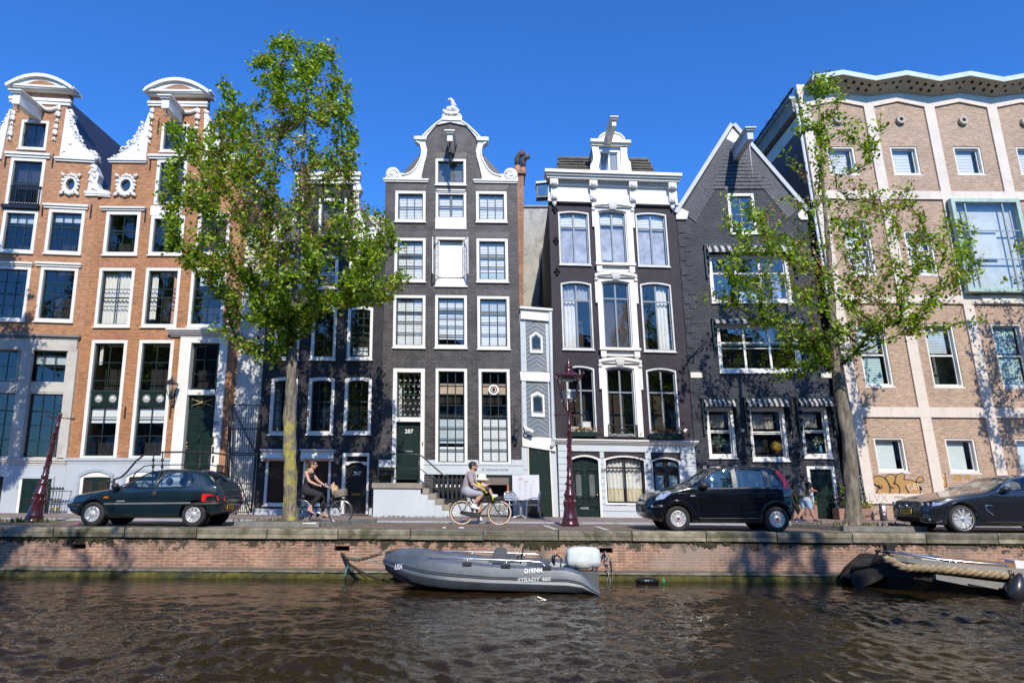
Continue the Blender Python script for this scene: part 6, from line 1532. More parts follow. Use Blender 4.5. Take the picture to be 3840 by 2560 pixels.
b = at(*zS(125,1958),LY); tt = at(*zS(228,1545),LY); d = Vector((tt.x - b.x,0,tt.z)); ang = math.atan2(d.x,d.z)
lamp_post('leaning maroon lamp post without lantern, weeds at its foot, left of the green car',(b.x,LY,-.02),d.length/3.97*4,Matrix.Rotation(ang,3,'Y'),top=False,s=1.02)
# ------------------------------------------------------------------ stone edged tree pits
pitm = M('pit_kerb',(.20,.195,.17),.85,var=.3,scale=3,bmp=.3,dirt=((.09,.085,.06),.7,4,.5))
soil = M('tree_pit_soil',(.14,.115,.085),.95,var=.5,scale=12,bmp=.6,bscale=60)
def pit(label,x0,x1,cx,xr):
 r_ = empty('tree_pit',((x0+x1)/2,17.6,0),label,'tree pit')
 m = MB(); y0 = QY + .95
 n = max(2,int((x1 - x0)/.9))
 for k in range(n): a = x0 + (x1-x0)*k/n; m.box(a + .004,x0 + (x1-x0)*(k+1)/n - .004,y0,y0 + .16,-.02,.12)
 m.build('front_kerb',pitm,r_,uvmode='w')
 for xa,xb in ((x0,x0 + .0 + xr[0]),(x1,x1 + xr[1])):
  m = MB(); w = .15; sg = 1 if xa == x0 else -1
  m.hexa([(xa,y0 + .165,-.02),(xa + sg*w,y0 + .165,-.02),(xb + sg*w,KY - .1,-.02),(xb,KY - .1,-.02),(xa,y0 + .165,.11),(xa + sg*w,y0 + .165,.11),(xb + sg*w,KY - .1,.11),(xb,KY - .1,.11)] if sg > 0 else [(xa - w,y0 + .165,-.02),(xa,y0 + .165,-.02),(xb,KY - .1,-.02),(xb - w,KY - .1,-.02),(xa - w,y0 + .165,.11),(xa,y0 + .165,.11),(xb,KY - .1,.11),(xb - w,KY - .1,.11)])
  m.build('side_kerb',pitm,r_,uvmode='w')
 m = MB(); vs = []; fs = []; nx,ny = 24,14
 for j in range(ny + 1):
  for i in range(nx + 1): x = x0 + .12 + (x1-x0-.24)*i/nx; y = y0 + .1 + (KY - .15 - y0 - .1)*j/ny; vs.append((x,y,.05 + .05*math.exp(-((x-cx)**2 + (y-18.8)**2)/.15) + random.uniform(-.008,.01)))
 for j in range(ny):
  for i in range(nx): a = j*(nx+1) + i; fs.append((a,a+1,a+nx+2,a+nx+1))
 m.add(vs,fs,True); m.build('soil',soil,r_,uvmode='w'); return r_
xa,xb = at(*zS(878,1985),QY + 1).x,at(*zS(1198,1985),QY + 1).x
pit('low stone kerb and bare soil around the lichen covered tree',xa,xb,t1.location.x,(.5,.9))
xa,xb = at(*zS(3160,1990),QY + 1).x,at(*zS(3478,1990),QY + 1).x
pit('low stone kerb and gravelly soil around the see-through tree',xa,xb,t2.location.x,(-1.1,.6))
# ------------------------------------------------------------------ cars
tyrem = M('tyre_rubber',(.022,.021,.02),.8,var=.3,scale=8); alloy = M('silver_alloy',(.55,.55,.55),.35,.35,var=.06)
plastic = M('black_plastic',(.022,.022,.024),.5); archm = M('wheel_arch',(.006,.006,.006),.95)
seatm = M('car_seat_dark',(.05,.052,.06),.8); seatl = M('car_seat_light',(.55,.52,.47),.8)
redl = M('tail_lamp_red',(.75,.02,.015),.12,coat=.6); orangel = M('indicator_orange',(.5,.13,.02),.2)
lampg = M('headlamp_glass',(.42,.46,.5),.08,.4,coat=1,var=.5,scale=14); platey = M('plate_yellow',(.72,.42,.02),.4); plateb = M('plate_blue',(.02,.06,.4),.4)
chrome = M('car_chrome',(.75,.76,.78),.1,1.0); underm = M('underbody',(.01,.01,.01),.9)
glassc = glassmat('car_glass',(.62,.72,.74),.10)
def applymod(ob,kind,**kw):
 md = ob.modifiers.new('m',kind)
 for k,v in kw.items(): setattr(md,k,v)
 dg = bpy.context.evaluated_depsgraph_get(); dg.update(); me = bpy.data.meshes.new_from_object(ob.evaluated_get(dg)); ob.modifiers.clear(); old = ob.data; ob.data = me; bpy.data.meshes.remove(old)
def interp(tab,x): return float(np.interp(x,[a for a,_ in tab],[b for _,b in tab]))
def smooth_tab(tab,x):
 xs = [a for a,_ in tab];
 h_ = .05; return (interp(tab,x - h_) + interp(tab,x)*2 + interp(tab,x + h_))/4
class Car:
 """local axes: x from front bumper to rear, y near side negative (towards the canal), z up"""
 def __init__(s,label,wheel,Ynear,L,W,H,ov,wb,top,bot,belt,plan,gh,tumble,paint,wr,sill=.30,group=None,name='parked_car'):
  s.W = W; s.L = L; s.top = top; s.bot = bot; s.belt = belt; s.plan = plan; s.gh = gh; s.tumble = tumble
  p = at(*zS(*wheel),Ynear); s.org = Vector((p.x - ov,Ynear + W/2 - .02,0)); s.paint = paint; s.ov,s.wb,s.wr = ov,wb,wr
  s.root = empty(name,s.org + Vector((L/2,0,0)),label,'car',group)
  s.off = Vector((-L/2,0,0))
 def f(s,v): return Vector(v) + s.off + s.root.location
 def mb(s): return MB(s.f)
 def w(s,x): return s.W/2*smooth_tab(s.plan,x)
 def sec(s,x,t,o=0.0):
  """section at station x, t from 0 (floor) to 6 (roof centre), near side"""
  w = s.w(x); zt = smooth_tab(s.top,x); zb = interp(s.bot,x); be = min(interp(s.belt,x),zt - .05); cab = max(0.,min(1.,(zt - be - .06)/.25))
  rt = 1 - s.tumble*cab; yr = w*(rt - .03); zr = zt - (.075*cab + .028*(1 - cab))
  P = [(w*.86,zb),(w*.965,zb + .035),(w*1.0,zb + (be - zb)*.55),(w*.985,be),(yr,zr),(yr*.72,zt - .02*cab - .008),(0,zt)]
  if cab < .5: P[4] = (w*(.93*(1-cab) + (rt-.03)*cab),zr); P[5] = (P[4][0]*.68,zt - .008)
  i = min(5,int(t)); k = t - i; a,b = P[i],P[i+1]
  if i in (1,2): k2 = k; bul = .018*math.sin(math.pi*k)
  else: bul = .014*math.sin(math.pi*k) if i in (3,5) else .022*math.sin(math.pi*k)*(1 if i == 4 else .3)
  y = a[0] + (b[0]-a[0])*k; z = a[1] + (b[1]-a[1])*k; nx,nz = (b[1]-a[1]),-(b[0]-a[0]); q = math.hypot(nx,nz) or 1
  return Vector((x,-(y + nx/q*(bul + o)),z + nz/q*(bul + o)))
 def loft(s,xs,ts,o=0.0,inset=None):
  vs = []; fs = []; n = len(ts)*2 - (1 if ts[-1] == 6 else 0)
  for x in xs:
   row = [s.sec(x,t,o) for t in ts]; mir_ = [Vector((p.x,-p.y,p.z)) for p in reversed(row[:-1] if ts[-1] == 6 else row)]
   vs += row + mir_
  return vs,n
 def body(s):
  xs = sorted(set([0,.015,.04,.08,.13,.2,.3] + [i*.1 for i in range(4,int(s.L*10) - 2)] + [s.L - .3,s.L - .2,s.L - .13,s.L - .08,s.L - .04,s.L - .015,s.L]))
  ts = [0,.5,1,1.25,1.5,1.75,2,2.25,2.5,2.75,3,3.15,3.5,3.85,4,4.2,4.4,4.7,5,5.5,6]
  vs,n = s.loft(xs,ts); fs = []
  for i in range(len(xs) - 1):
   for j in range(n): fs.append((i*n + j,i*n + (j+1) % n,(i+1)*n + (j+1) % n,(i+1)*n + j))
  fs = [f[::-1] for f in fs]
  fs.append(tuple(range(n))); fs.append(tuple((len(xs)-1)*n + j for j in reversed(range(n))))
  m = s.mb(); m.add(vs,fs,True); b = m.build('body',s.paint,s.root)
  bmm = bmesh.new(); bmm.from_mesh(b.data); bmesh.ops.recalc_face_normals(bmm,faces=bmm.faces); bmm.to_mesh(b.data); bmm.free()
  return b
 def cutter(s,m):
  c = m.build('cutter',archm,s.root); bmm = bmesh.new(); bmm.from_mesh(c.data); bmesh.ops.recalc_face_normals(bmm,faces=bmm.faces); bmm.to_mesh(c.data); bmm.free(); return c
 def cut(s,b,m):
  c = s.cutter(m); applymod(b,'BOOLEAN',object=c,operation='DIFFERENCE',solver='EXACT'); me = c.data; bpy.data.objects.remove(c); bpy.data.meshes.remove(me)
 def sidepoly(s,pts,o=.006,depth=0.0):
  """project a side-view polygon (x,z) onto the body flank"""
  out = []
  for x,z in pts:
   lo,hi = 0.0,5.0
   for _ in range(24):
    mid = (lo + hi)/2
    if s.sec(x,mid).z < z: lo = mid
    else: hi = mid
   out.append(s.sec(x,lo,o))
  return out
 def patch(s,name,pts,mat,o=.006,parent=None,both=True,dense=6):
  P2 = []
  for a,b in zip(pts,pts[1:] + pts[:1]):
   for k in range(dense): P2.append((a[0] + (b[0]-a[0])*k/dense,a[1] + (b[1]-a[1])*k/dense))
  tri = tessellate_polygon([[Vector((x,z,0)) for x,z in P2]]); vs = s.sidepoly(P2,o); m = s.mb(); m.add(vs,[tuple(t) for t in tri],True)
  if both: m2 = [Vector((v.x,-v.y,v.z)) for v in vs]; q = s.mb(); q.add(m2,[tuple(reversed(t)) for t in tri],True); ob_fix(q.build(name,mat,parent or s.root))
  ob = m.build(name,mat,parent or s.root); ob_fix(ob); return ob
 def strip(s,name,pts,r,mat,o=.004,parent=None,both=True,n=6,flat=1):
  P2 = []
  for a,b in zip(pts,pts[1:]):
   q = max(1,int(math.hypot(b[0]-a[0],b[1]-a[1])/.05))
   for k in range(q): P2.append((a[0] + (b[0]-a[0])*k/q,a[1] + (b[1]-a[1])*k/q))
  P2.append(pts[-1]); vs = s.sidepoly(P2,o); m = s.mb(); m.tube(vs,r,n)
  if both: q = s.mb(); q.tube([Vector((v.x,-v.y,v.z)) for v in vs],r,n); q.build(name,mat,parent or s.root)
  return m.build(name,mat,parent or s.root)
 def topgrid(s,name,x0f,x1f,t0,mat,o=.006,nx=10,parent=None,ts=None):
  """curved glass across the car: x0f/x1f give the start and end station for each t"""
  ts = ts or [t0 + (6 - t0)*k/8 for k in range(9)]; m = s.mb(); rows = []
  for i in range(nx + 1):
   r_ = [s.sec(x0f(t) + (x1f(t) - x0f(t))*i/nx,t,o) for t in ts]; r_ += [Vector((p.x,-p.y,p.z)) for p in reversed(r_[:-1])]; rows.append(r_)
  n = len(rows[0]); vs = [p for r_ in rows for p in r_]; fs = [(i*n + j,(i+1)*n + j,(i+1)*n + j + 1,i*n + j + 1) for i in range(nx) for j in range(n - 1)]
  m.add(vs,fs,True); return m.build(name,mat,parent or s.root)
 def front_pt(s,y,z,o=.006,rear=False):
  """point on the front (or rear) face for lateral y and height z"""
  lo,hi = (0.0,s.L*.3) if not rear else (s.L,s.L*.7)
  for _ in range(26):
   mid = (lo + hi)/2; zt = smooth_tab(s.top,mid); zb = interp(s.bot,mid)
   inside_ = s.w(mid)*.98 >= abs(y) and zb <= z <= zt - .02
   if inside_: hi = mid
   else: lo = mid
  return Vector((hi - o if not rear else hi + o,y,z))
 def frontpoly(s,name,pts,mat,o=.008,parent=None,rear=False,dense=5,mirror=False):
  for sg in ((1,-1) if mirror else (1,)):
   P2 = []; m = s.mb()
   for a,b in zip(pts,pts[1:] + pts[:1]):
    for k in range(dense): P2.append((sg*(a[0] + (b[0]-a[0])*k/dense),a[1] + (b[1]-a[1])*k/dense))
   tri = tessellate_polygon([[Vector((x,z,0)) for x,z in P2]]); m.add([s.front_pt(y,z,o,rear) for y,z in P2],[tuple(t) for t in tri],True); ob = m.build(name,mat,parent or s.root)
  return ob
 def wheels(s,rimf,tw=.19):
  for i,x in enumerate((s.ov,s.ov + s.wb)):
   for sg in (-1,1):
    y = sg*(s.W/2 - .03); r = s.wr; wd = empty('wheel',(0,0,0),None,None) if False else None
    yo = lambda d: y + sg*(-d)
    m = s.mb(); prof = [(r*.60,tw),(r*.93,tw),(r,tw*.8),(r*1.0,tw*.2),(r*.965,.012),(r*.8,-.004),(r*.67,.006),(r*.63,.03),(r*.63,tw*.9)]
    m.lathe([(a,sg*-b) for a,b in prof],(x,y,r),36,axis='y'); wl = m.build('wheel',tyrem,s.root); ob_fix(wl)
    m = s.mb(); rimf(s,m,x,y,r,sg); rm = m.build('rim',alloy,wl)
    m = s.mb(); m.lathe([(r*.62,sg*-.09),(r*.1,sg*-.085),(0,sg*-.085)],(x,y,r),24,axis='y'); m.build('brake_shadow',archm,wl)
    if s.badge: m = s.mb(); m.lathe([(r*.12,sg*.004),(r*.11,sg*.012),(0,sg*.012)],(x,y,r),14,axis='y'); m.build('hub_badge',s.badge,rm)
 def arches(s,b,k=1.17):
  for x in (s.ov,s.ov + s.wb):
   for sg in (-1,1):
    m = s.mb(); y0 = sg*(s.W/2 - .27); y1 = sg*(s.W/2 + .3); m.lathe([(s.wr*k,min(y0,y1)),(s.wr*k,max(y0,y1))],(x,0,s.wr + .01),32,axis='y'); s.cut(b,m)
    m = s.mb(); m.lathe([(s.wr*k*1.02,sg*(s.W/2 - .28)),(s.wr*k*1.02,sg*(s.W/2 - .265)),(0,sg*(s.W/2 - .265))],(x,0,s.wr + .01),24,axis='y'); m.build('wheel_well',archm,s.root)
 def cabin(s,b,x0,x1,wins,ws,rw,floor=.35):
  m = s.mb(); xs = [x0 + (x1-x0)*k/16 for k in range(17)]; vs = []; fs = []
  for x in xs:
   row = [s.sec(x,t,-.055) for t in (1.05,2,3,3.5,4,4.4,5,6)]; vs += row + [Vector((p.x,-p.y,p.z)) for p in reversed(row[:-1])]
  n = 15
  for i in range(16):
   for j in range(n): fs.append((i*n + j,i*n + (j+1) % n,(i+1)*n + (j+1) % n,(i+1)*n + j))
  fs += [tuple(range(n)),tuple(16*n + j for j in range(n))]; m.add(vs,fs); s.cut(b,m)
  for w_ in wins:
   m = s.mb(); k = len(w_)
   vs = [(x,-s.W,z) for x,z in w_] + [(x,s.W,z) for x,z in w_]; m.add(vs,[tuple(range(k)),tuple(k + j for j in range(k))] + [(j,(j+1) % k,k + (j+1) % k,k + j) for j in range(k)]); s.cut(b,m)
   s.patch('side_window',list(w_),glassc,-.008,dense=3)
  for nm,spec in (('windscreen',ws),('rear_window',rw)):
   if not spec: continue
   x0f,x1f,t0 = spec; ts = [t0 + (6 - t0)*k/6 for k in range(7)]; nx = 8; m = s.mb(); G = []
   for o in (.12,-.12):
    for i in range(nx + 1):
     r_ = [s.sec(x0f(t) + (x1f(t) - x0f(t))*i/nx,t,o) for t in ts]; G += r_ + [Vector((p.x,-p.y,p.z)) for p in reversed(r_[:-1])]
   n = 13; M_ = (nx+1)*n; fs = []
   for i in range(nx):
    for j in range(n - 1): a = i*n + j; fs += [(a,a+1,a+n+1,a+n),(M_ + a,M_ + a+n,M_ + a+n+1,M_ + a+1)]
   for i in range(nx): fs += [(i*n,(i+1)*n,M_ + (i+1)*n,M_ + i*n),(i*n + n-1,M_ + i*n + n-1,M_ + (i+1)*n + n-1,(i+1)*n + n-1)]
   for j in range(n - 1): fs += [(j,M_ + j,M_ + j+1,j+1),(nx*n + j,nx*n + j+1,M_ + nx*n + j+1,M_ + nx*n + j)]
   m.add(G,fs); s.cut(b,m); s.topgrid(nm,x0f,x1f,t0,glassc,-.006)
 def seats(s,xs,mat,zs,dash=None):
  m = s.mb()
  for x in xs:
   for y in (-s.W*.22,s.W*.22):
    m2 = s.mb(); m2.hexa([(x - .05,y - .22,.42),(x + .14,y - .22,.42),(x + .14,y + .22,.42),(x - .05,y + .22,.42),(x + .1,y - .2,zs - .2),(x + .22,y - .2,zs - .2),(x + .22,y + .2,zs - .2),(x + .1,y + .2,zs - .2)]); m2.ball((x + .18,y,zs - .07),.13,10,7,(.5,1,.75)); m2.box(x - .5,x,y - .22,y + .22,.35,.48); m2.build('seat',mat,s.root)
  if dash:
   m2 = s.mb(); m2.hexa([(dash[0] - .35,-s.W*.43,.5),(dash[0] + .25,-s.W*.43,.5),(dash[0] + .25,s.W*.43,.5),(dash[0] - .35,s.W*.43,.5),(dash[0] - .35,-s.W*.42,dash[1]),(dash[0] + .15,-s.W*.42,dash[1]),(dash[0] + .15,s.W*.42,dash[1]),(dash[0] - .35,s.W*.42,dash[1])]); m2.build('dashboard',plastic,s.root)
   m2 = s.mb(); c = Vector((dash[0] + .32,-s.W*.22,dash[1] + .03)); m2.tube([c + Vector((.05*math.sin(a)*-1,.17*math.cos(a),.16*math.sin(a))) for a in [2*math.pi*k/16 for k in range(17)]],.014,5); m2.tube([c + Vector((0,-.16,0)),c + Vector((0,.16,0))],.014,5); m2.build('steering_wheel',plastic,s.root)
 def mirror(s,x,z,mat,sz=(.1,.09,.07)):
  for sg in (-1,1):
   y = abs(s.sidepoly([(x,z)],.02)[0].y); m = s.mb(); m.ball((x - .02,sg*(y + sz[1]),z + .03),1,12,8,sz); m.tube([(x + .02,sg*(y - .02),z - .02),(x,sg*(y + .06),z)],.025,6); m.build('door_mirror',mat,s.root)
 def plate(s,txt,y,z,rear,w=.5,parent=None,o=.02):
  c = s.front_pt(y,z,o,rear); n_ = Vector((1 if rear else -1,0,0)); m = s.mb(); x = c.x
  m.box(x - .006,x + .006,y - w/2,y + w/2,z - .055,z + .055); pl_ = m.build('number_plate',platey,s.root)
  sg = 1 if rear else -1; m = s.mb(); ye = y - sg*w/2; m.box(x + sg*.0065,x + sg*.0085,min(ye,ye + sg*.045),max(ye,ye + sg*.045),z - .053,z + .053); m.build('plate_band',plateb,pl_)
  text(txt,.105,ink,'plate_lettering',pl_,frame_m(s.f((x + sg*.008,y + sg*.02,z)) - s.root.location,(0,sg,0),(0,0,1)),.001,bold=.002,xs=.95)
def ob_fix(ob):
 bmm = bmesh.new(); bmm.from_mesh(ob.data); bmesh.ops.recalc_face_normals(bmm,faces=bmm.faces); bmm.to_mesh(ob.data); bmm.free()
def rim_cover(nsp,hole=.13):
 def fn(s,m,x,y,r,sg):
  c = lambda d: sg*d
  m.lathe([(r*.64,c(-.015)),(r*.62,c(.004)),(r*.56,c(.004)),(r*.55,c(-.006))],(x,y,r),36,axis='y')
  m.lathe([(r*.30,c(-.01)),(r*.28,c(.004)),(r*.12,c(.008)),(0,c(.008))],(x,y,r),30,axis='y')
  for k in range(nsp):
   a = 2*math.pi*k/nsp; da = 2*math.pi/nsp*.30; P = []
   for rr,e,d in ((.26*r,da*1.3,.004),(.45*r,da*.75,.004),(.6*r,da*1.15,.002)):
    P.append([(x + rr*math.cos(a + e*q),y + c(d),r + rr*math.sin(a + e*q)) for q in (-1,0,1)])
   vs = [p for row in P for p in row]; m.add(vs,[(i*3 + j,i*3 + j + 1,(i+1)*3 + j + 1,(i+1)*3 + j) for i in range(2) for j in range(2)])
   m.add([(v[0],v[1] - c(.02),v[2]) for v in vs],[(i*3 + j,i*3 + j + 1,(i+1)*3 + j + 1,(i+1)*3 + j) for i in range(2) for j in range(2)])
  for k in range(4): a = math.pi/4 + k*math.pi/2; m.ball((x + r*.17*math.cos(a),y + c(.012),r + r*.17*math.sin(a)),.012,6,4)
 return fn
def rim_spoke(n):
 def fn(s,m,x,y,r,sg):
  c = lambda d: sg*d
  m.lathe([(r*.80,c(-.02)),(r*.79,c(.002)),(r*.745,c(.002)),(r*.74,c(-.03))],(x,y,r),40,axis='y'); m.lathe([(r*.2,c(-.02)),(r*.17,c(-.006)),(0,c(-.006))],(x,y,r),20,axis='y')
  for k in range(n):
   a = 2*math.pi*k/n + .3
   for q in (-1,1):
    a1 = a + q*.12; a2 = a + q*.27 + .1
    def pp(rr,an,w,d): return [(x + rr*math.cos(an) - w*math.sin(an),y + c(d),r + rr*math.sin(an) + w*math.cos(an)),(x + rr*math.cos(an) + w*math.sin(an),y + c(d),r + rr*math.sin(an) - w*math.cos(an))]
    A_ = pp(r*.14,a1,.02,-.008); B_ = pp(r*.76,a2,.02,-.004); A2 = [(v[0],v[1] - c(.03),v[2]) for v in A_]; B2 = [(v[0],v[1] - c(.03),v[2]) for v in B_]
    m.add(A_ + B_ + A2 + B2,[(0,1,3,2),(4,6,7,5),(0,2,6,4),(1,5,7,3)])
  for k in range(5): a = k*math.pi*.4 + .1; m.ball((x + r*.12*math.cos(a),y + c(-.004),r + r*.12*math.sin(a)),.01,6,4)
 return fn
# --- dark green three-door hatchback, seen from its nearer left side, facing left
gp_ = M('bottle_green_metallic',(.008,.022,.030),.28,.25,var=.12,coat=1.0)
c = Car('old dark green three-door hatchback parked beside the leaning lamp post',(342.6,1934),16.62,3.68,1.56,1.37,.68,2.385,
 top=[(0,.60),(.05,.66),(.2,.73),(.7,.82),(1.12,.90),(1.5,1.13),(1.85,1.31),(2.2,1.37),(2.7,1.375),(3.05,1.33),(3.25,1.24),(3.5,1.02),(3.6,.95),(3.66,.80),(3.68,.55)],bot=[(0,.42),(.06,.33),(.3,.24),(.7,.20),(3.1,.21),(3.5,.28),(3.64,.36),(3.68,.45)],
 belt=[(0,.6),(.5,.72),(1.15,.83),(2.0,.86),(3.0,.89),(3.68,.90)],plan=[(-.1,.70),(0,.72),(.06,.84),(.2,.92),(.5,.975),(1,1),(2.8,1),(3.3,.97),(3.55,.92),(3.64,.84),(3.68,.76),(3.8,.7)],gh=None,tumble=.2,paint=gp_,wr=.283)
c.badge = alloy; b = c.body(); c.arches(b)
W1 = [(1.31,.885),(2.07,.905),(2.13,1.29),(1.93,1.285),(1.74,1.21),(1.5,1.04)]; W2 = [(2.13,.91),(2.85,.93),(2.93,.99),(2.91,1.1),(2.78,1.285),(2.24,1.30)]
c.cabin(b,1.05,3.35,[W1,W2],(lambda t: 1.16,lambda t: 1.78,4.2),(lambda t: 3.14,lambda t: 3.47,4.25))
for wn in (W1,W2): c.strip('window_seal',wn + wn[:1],.013,plastic,.002)
c.strip('rubbing_strip',[(.95,.515),(3.0,.55)],.026,M('grey_trim',(.13,.135,.14),.5),.0); c.strip('bumper',[(.0,.47),(.36,.485)],.045,plastic,-.01); c.strip('bumper',[(3.06,.52),(3.67,.545)],.05,plastic,-.02)
c.frontpoly('rear_bumper',[(-.66,.40),(.66,.40),(.66,.56),(-.66,.56)],plastic,.025,rear=True)
c.frontpoly('front_bumper',[(-.6,.42),(.6,.42),(.6,.53),(-.6,.53)],plastic,.025)
for ln in ([(1.15,.84),(1.10,.6),(1.12,.26)],[(2.16,.88),(2.20,.6),(2.14,.27),(1.14,.27)],[(3.0,1.31),(3.2,.93),(3.22,.6)]): c.strip('panel_gap',ln,.005,archm,.0)
c.patch('tail_lamp',[(3.24,.60),(3.50,.60),(3.62,.61),(3.60,.72),(3.45,.765),(3.25,.77)],redl,.012)
c.frontpoly('tail_lamp',[(.5,.60),(.70,.60),(.70,.76),(.52,.72)],redl,.012,rear=True,mirror=True)
c.patch('headlamp',[(.03,.52),(.16,.54),(.20,.68),(.07,.62)],lampg,.008); c.patch('side_indicator',[(.93,.65),(1.05,.655),(1.04,.695),(.94,.69)],orangel,.008)
c.patch('door_handle',[(2.06,.73),(2.17,.735),(2.16,.84),(2.08,.835)],plastic,.012); c.mirror(1.22,.90,plastic,(.09,.08,.075)); c.plate('XZ-HV-99',-.15,.47,True,.42)
c.seats((2.05,2.95),seatm,1.12,(1.35,.86)); c.wheels(rim_cover(9)); c.frontpoly('tailgate_gap',[(-.62,.565),(.62,.565),(.62,.58),(-.62,.58)],chrome,.015,rear=True)
c.patch('door_badge',[(1.24,.575),(1.44,.58),(1.44,.6),(1.24,.595)],alloy,.006,both=False)
m = c.mb(); m.tube([(1.75,-.12,1.2),(1.76,.1,1.2)],.03,6); m.build('rear_view_mirror',plastic,c.root)
# --- small black five-door hatchback
bp_ = M('black_car_paint',(.004,.0045,.007),.12,var=.1,coat=1.0)
c = Car('glossy black five-door small hatchback with red pillar lamps and silver wheels',(2544,1947),16.35,3.52,1.64,1.55,.73,2.30,
 top=[(0,.62),(.04,.72),(.12,.80),(.4,.90),(.8,.985),(1.05,1.06),(1.35,1.27),(1.62,1.44),(1.95,1.52),(2.4,1.55),(2.9,1.53),(3.15,1.48),(3.28,1.42),(3.37,1.30),(3.45,1.02),(3.50,.85),(3.52,.5)],bot=[(0,.40),(.05,.30),(.3,.22),(.7,.19),(3.1,.20),(3.4,.27),(3.5,.36),(3.52,.45)],
 belt=[(0,.6),(.4,.84),(1.0,.95),(1.8,.965),(3.0,1.0),(3.65,1.02)],plan=[(-.1,.68),(0,.70),(.05,.82),(.2,.93),(.45,.985),(.75,1),(2.9,1),(3.2,.97),(3.4,.90),(3.49,.82),(3.52,.74),(3.7,.66)],gh=None,tumble=.16,paint=bp_,wr=.29)
c.badge = M('red_badge',(.35,.01,.015),.3); b = c.body(); c.arches(b,1.16)
W1 = [(1.31,.985),(2.03,1.005),(2.03,1.44),(1.82,1.42),(1.56,1.31),(1.34,1.12)]; W2 = [(2.17,1.01),(2.79,1.03),(2.75,1.40),(2.15,1.44)]; W3 = [(2.99,1.06),(3.17,1.06),(3.15,1.15),(3.06,1.32),(2.92,1.36)]
c.cabin(b,1.1,3.26,[W1,W2,W3],(lambda t: 1.1,lambda t: 1.62,4.2),(lambda t: 3.24,lambda t: 3.33,4.4))
c.strip('window_trim',[(1.25,.975),(2.1,.99),(2.86,1.02),(2.95,1.08)],.012,M('grey_trim',(.13,.135,.14),.5),.003); c.strip('window_trim',[(1.25,.975),(1.34,1.16),(1.56,1.33),(1.82,1.44),(2.1,1.46),(2.75,1.43)],.010,plastic,.003)
pill = M('pillar_grey',(.10,.105,.11),.4)
c.patch('pillar_trim',[(2.04,.995),(2.16,1.0),(2.14,1.46),(2.04,1.46)],pill,.005); c.patch('pillar_trim',[(2.80,1.03),(2.96,1.05),(2.90,1.35),(2.77,1.41)],pill,.005)
c.patch('tail_lamp',[(3.20,.97),(3.38,.97),(3.38,1.08),(3.30,1.30),(3.18,1.41),(3.10,1.36),(3.21,1.2),(3.25,1.08)],redl,.014)
c.patch('headlamp',[(.22,.70),(.40,.735),(.60,.885),(.52,.90),(.36,.85),(.24,.77)],lampg,.010); c.patch('day_lamp',[(.12,.545),(.38,.56),(.37,.60),(.13,.59)],lampg,.008)
for x0 in (1.83,2.80): c.patch('door_handle',[(x0,.80),(x0 + .2,.81),(x0 + .2,.855),(x0,.845)],bp_,.025)
for ln in ([(1.20,.97),(1.18,.6),(1.24,.28)],[(2.10,.99),(2.14,.6),(2.12,.28)],[(2.95,1.04),(2.98,.8),(2.84,.5),(2.78,.32)]): c.strip('panel_gap',ln,.004,archm,.0)
for cx in (c.ov,c.ov + c.wb): c.strip('arch_lip',[(cx + .40*math.cos(a),.30 + .40*math.sin(a)) for a in [math.pi*k/14 for k in range(1,14)]],.016,bp_,.002)
c.strip('crease_line',[(.7,.86),(1.4,.88),(2.3,.885),(3.3,.9)],.008,bp_,.0); c.strip('sill_line',[(1.2,.30),(2.7,.31)],.014,plastic,.0)
c.frontpoly('grille',[(-.5,.42),(.5,.42),(.52,.6),(-.52,.6)],plastic,.012); c.frontpoly('badge_bar',[(-.16,.70),(.16,.70),(.16,.73),(-.16,.73)],chrome,.015)
m = c.mb(); q_ = c.front_pt(-.1,.5,.02); m.box(q_.x - .01,q_.x + .01,-.36,.16,.44,.55); m.build('number_plate',M('plate_frame_grey',(.05,.055,.065),.3),c.root)
c.mirror(1.36,1.02,plastic,(.11,.09,.085)); c.patch('corner_trim',[(1.24,.975),(1.33,.985),(1.35,1.15)],alloy,.004); c.patch('side_repeater',[(1.02,.795),(1.14,.80),(1.13,.83),(1.02,.825)],lampg,.007)
c.seats((1.95,2.75),seatm,1.22,(1.38,.96)); c.wheels(rim_cover(10)); m = c.mb(); m.tube([(2.75,0,1.54),(2.62,0,1.70)],.008,5); m.build('aerial',plastic,c.root)
# --- graphite coupe at the right edge
gc_ = M('graphite_metallic',(.028,.031,.038),.24,.55,var=.08,coat=1.0)
c = Car('graphite grey coupe with twin nostril grille and yellow front plate at the right edge',(3613,1948),16.45,4.64,1.83,1.37,.80,2.81,
 top=[(0,.56),(.03,.66),(.12,.72),(.5,.82),(1.0,.90),(1.42,.965),(1.75,1.12),(2.1,1.28),(2.5,1.36),(2.9,1.37),(3.4,1.32),(3.9,1.12),(4.1,1.04),(4.5,1.0),(4.6,.9),(4.64,.6)],bot=[(0,.34),(.05,.24),(.4,.17),(.8,.16),(4.0,.17),(4.5,.25),(4.64,.4)],
 belt=[(0,.55),(.5,.78),(1.4,.90),(2.5,.945),(3.6,.98),(4.64,1.0)],plan=[(-.1,.60),(0,.64),(.05,.76),(.15,.86),(.35,.94),(.6,.985),(.9,1),(4.0,1),(4.4,.94),(4.6,.84),(4.64,.78),(4.8,.7)],gh=None,tumble=.24,paint=gc_,wr=.325)
c.badge = M('blue_white_badge',(.25,.38,.62),.2); b = c.body(); c.arches(b,1.10)
W1 = [(1.78,.965),(2.9,.99),(3.0,1.27),(2.55,1.285),(2.2,1.21),(1.95,1.09)]; W2 = [(2.98,.995),(3.55,1.03),(3.4,1.18),(3.08,1.26)]
c.cabin(b,1.5,3.7,[W1,W2],(lambda t: 1.5,lambda t: 2.15,4.2),None)
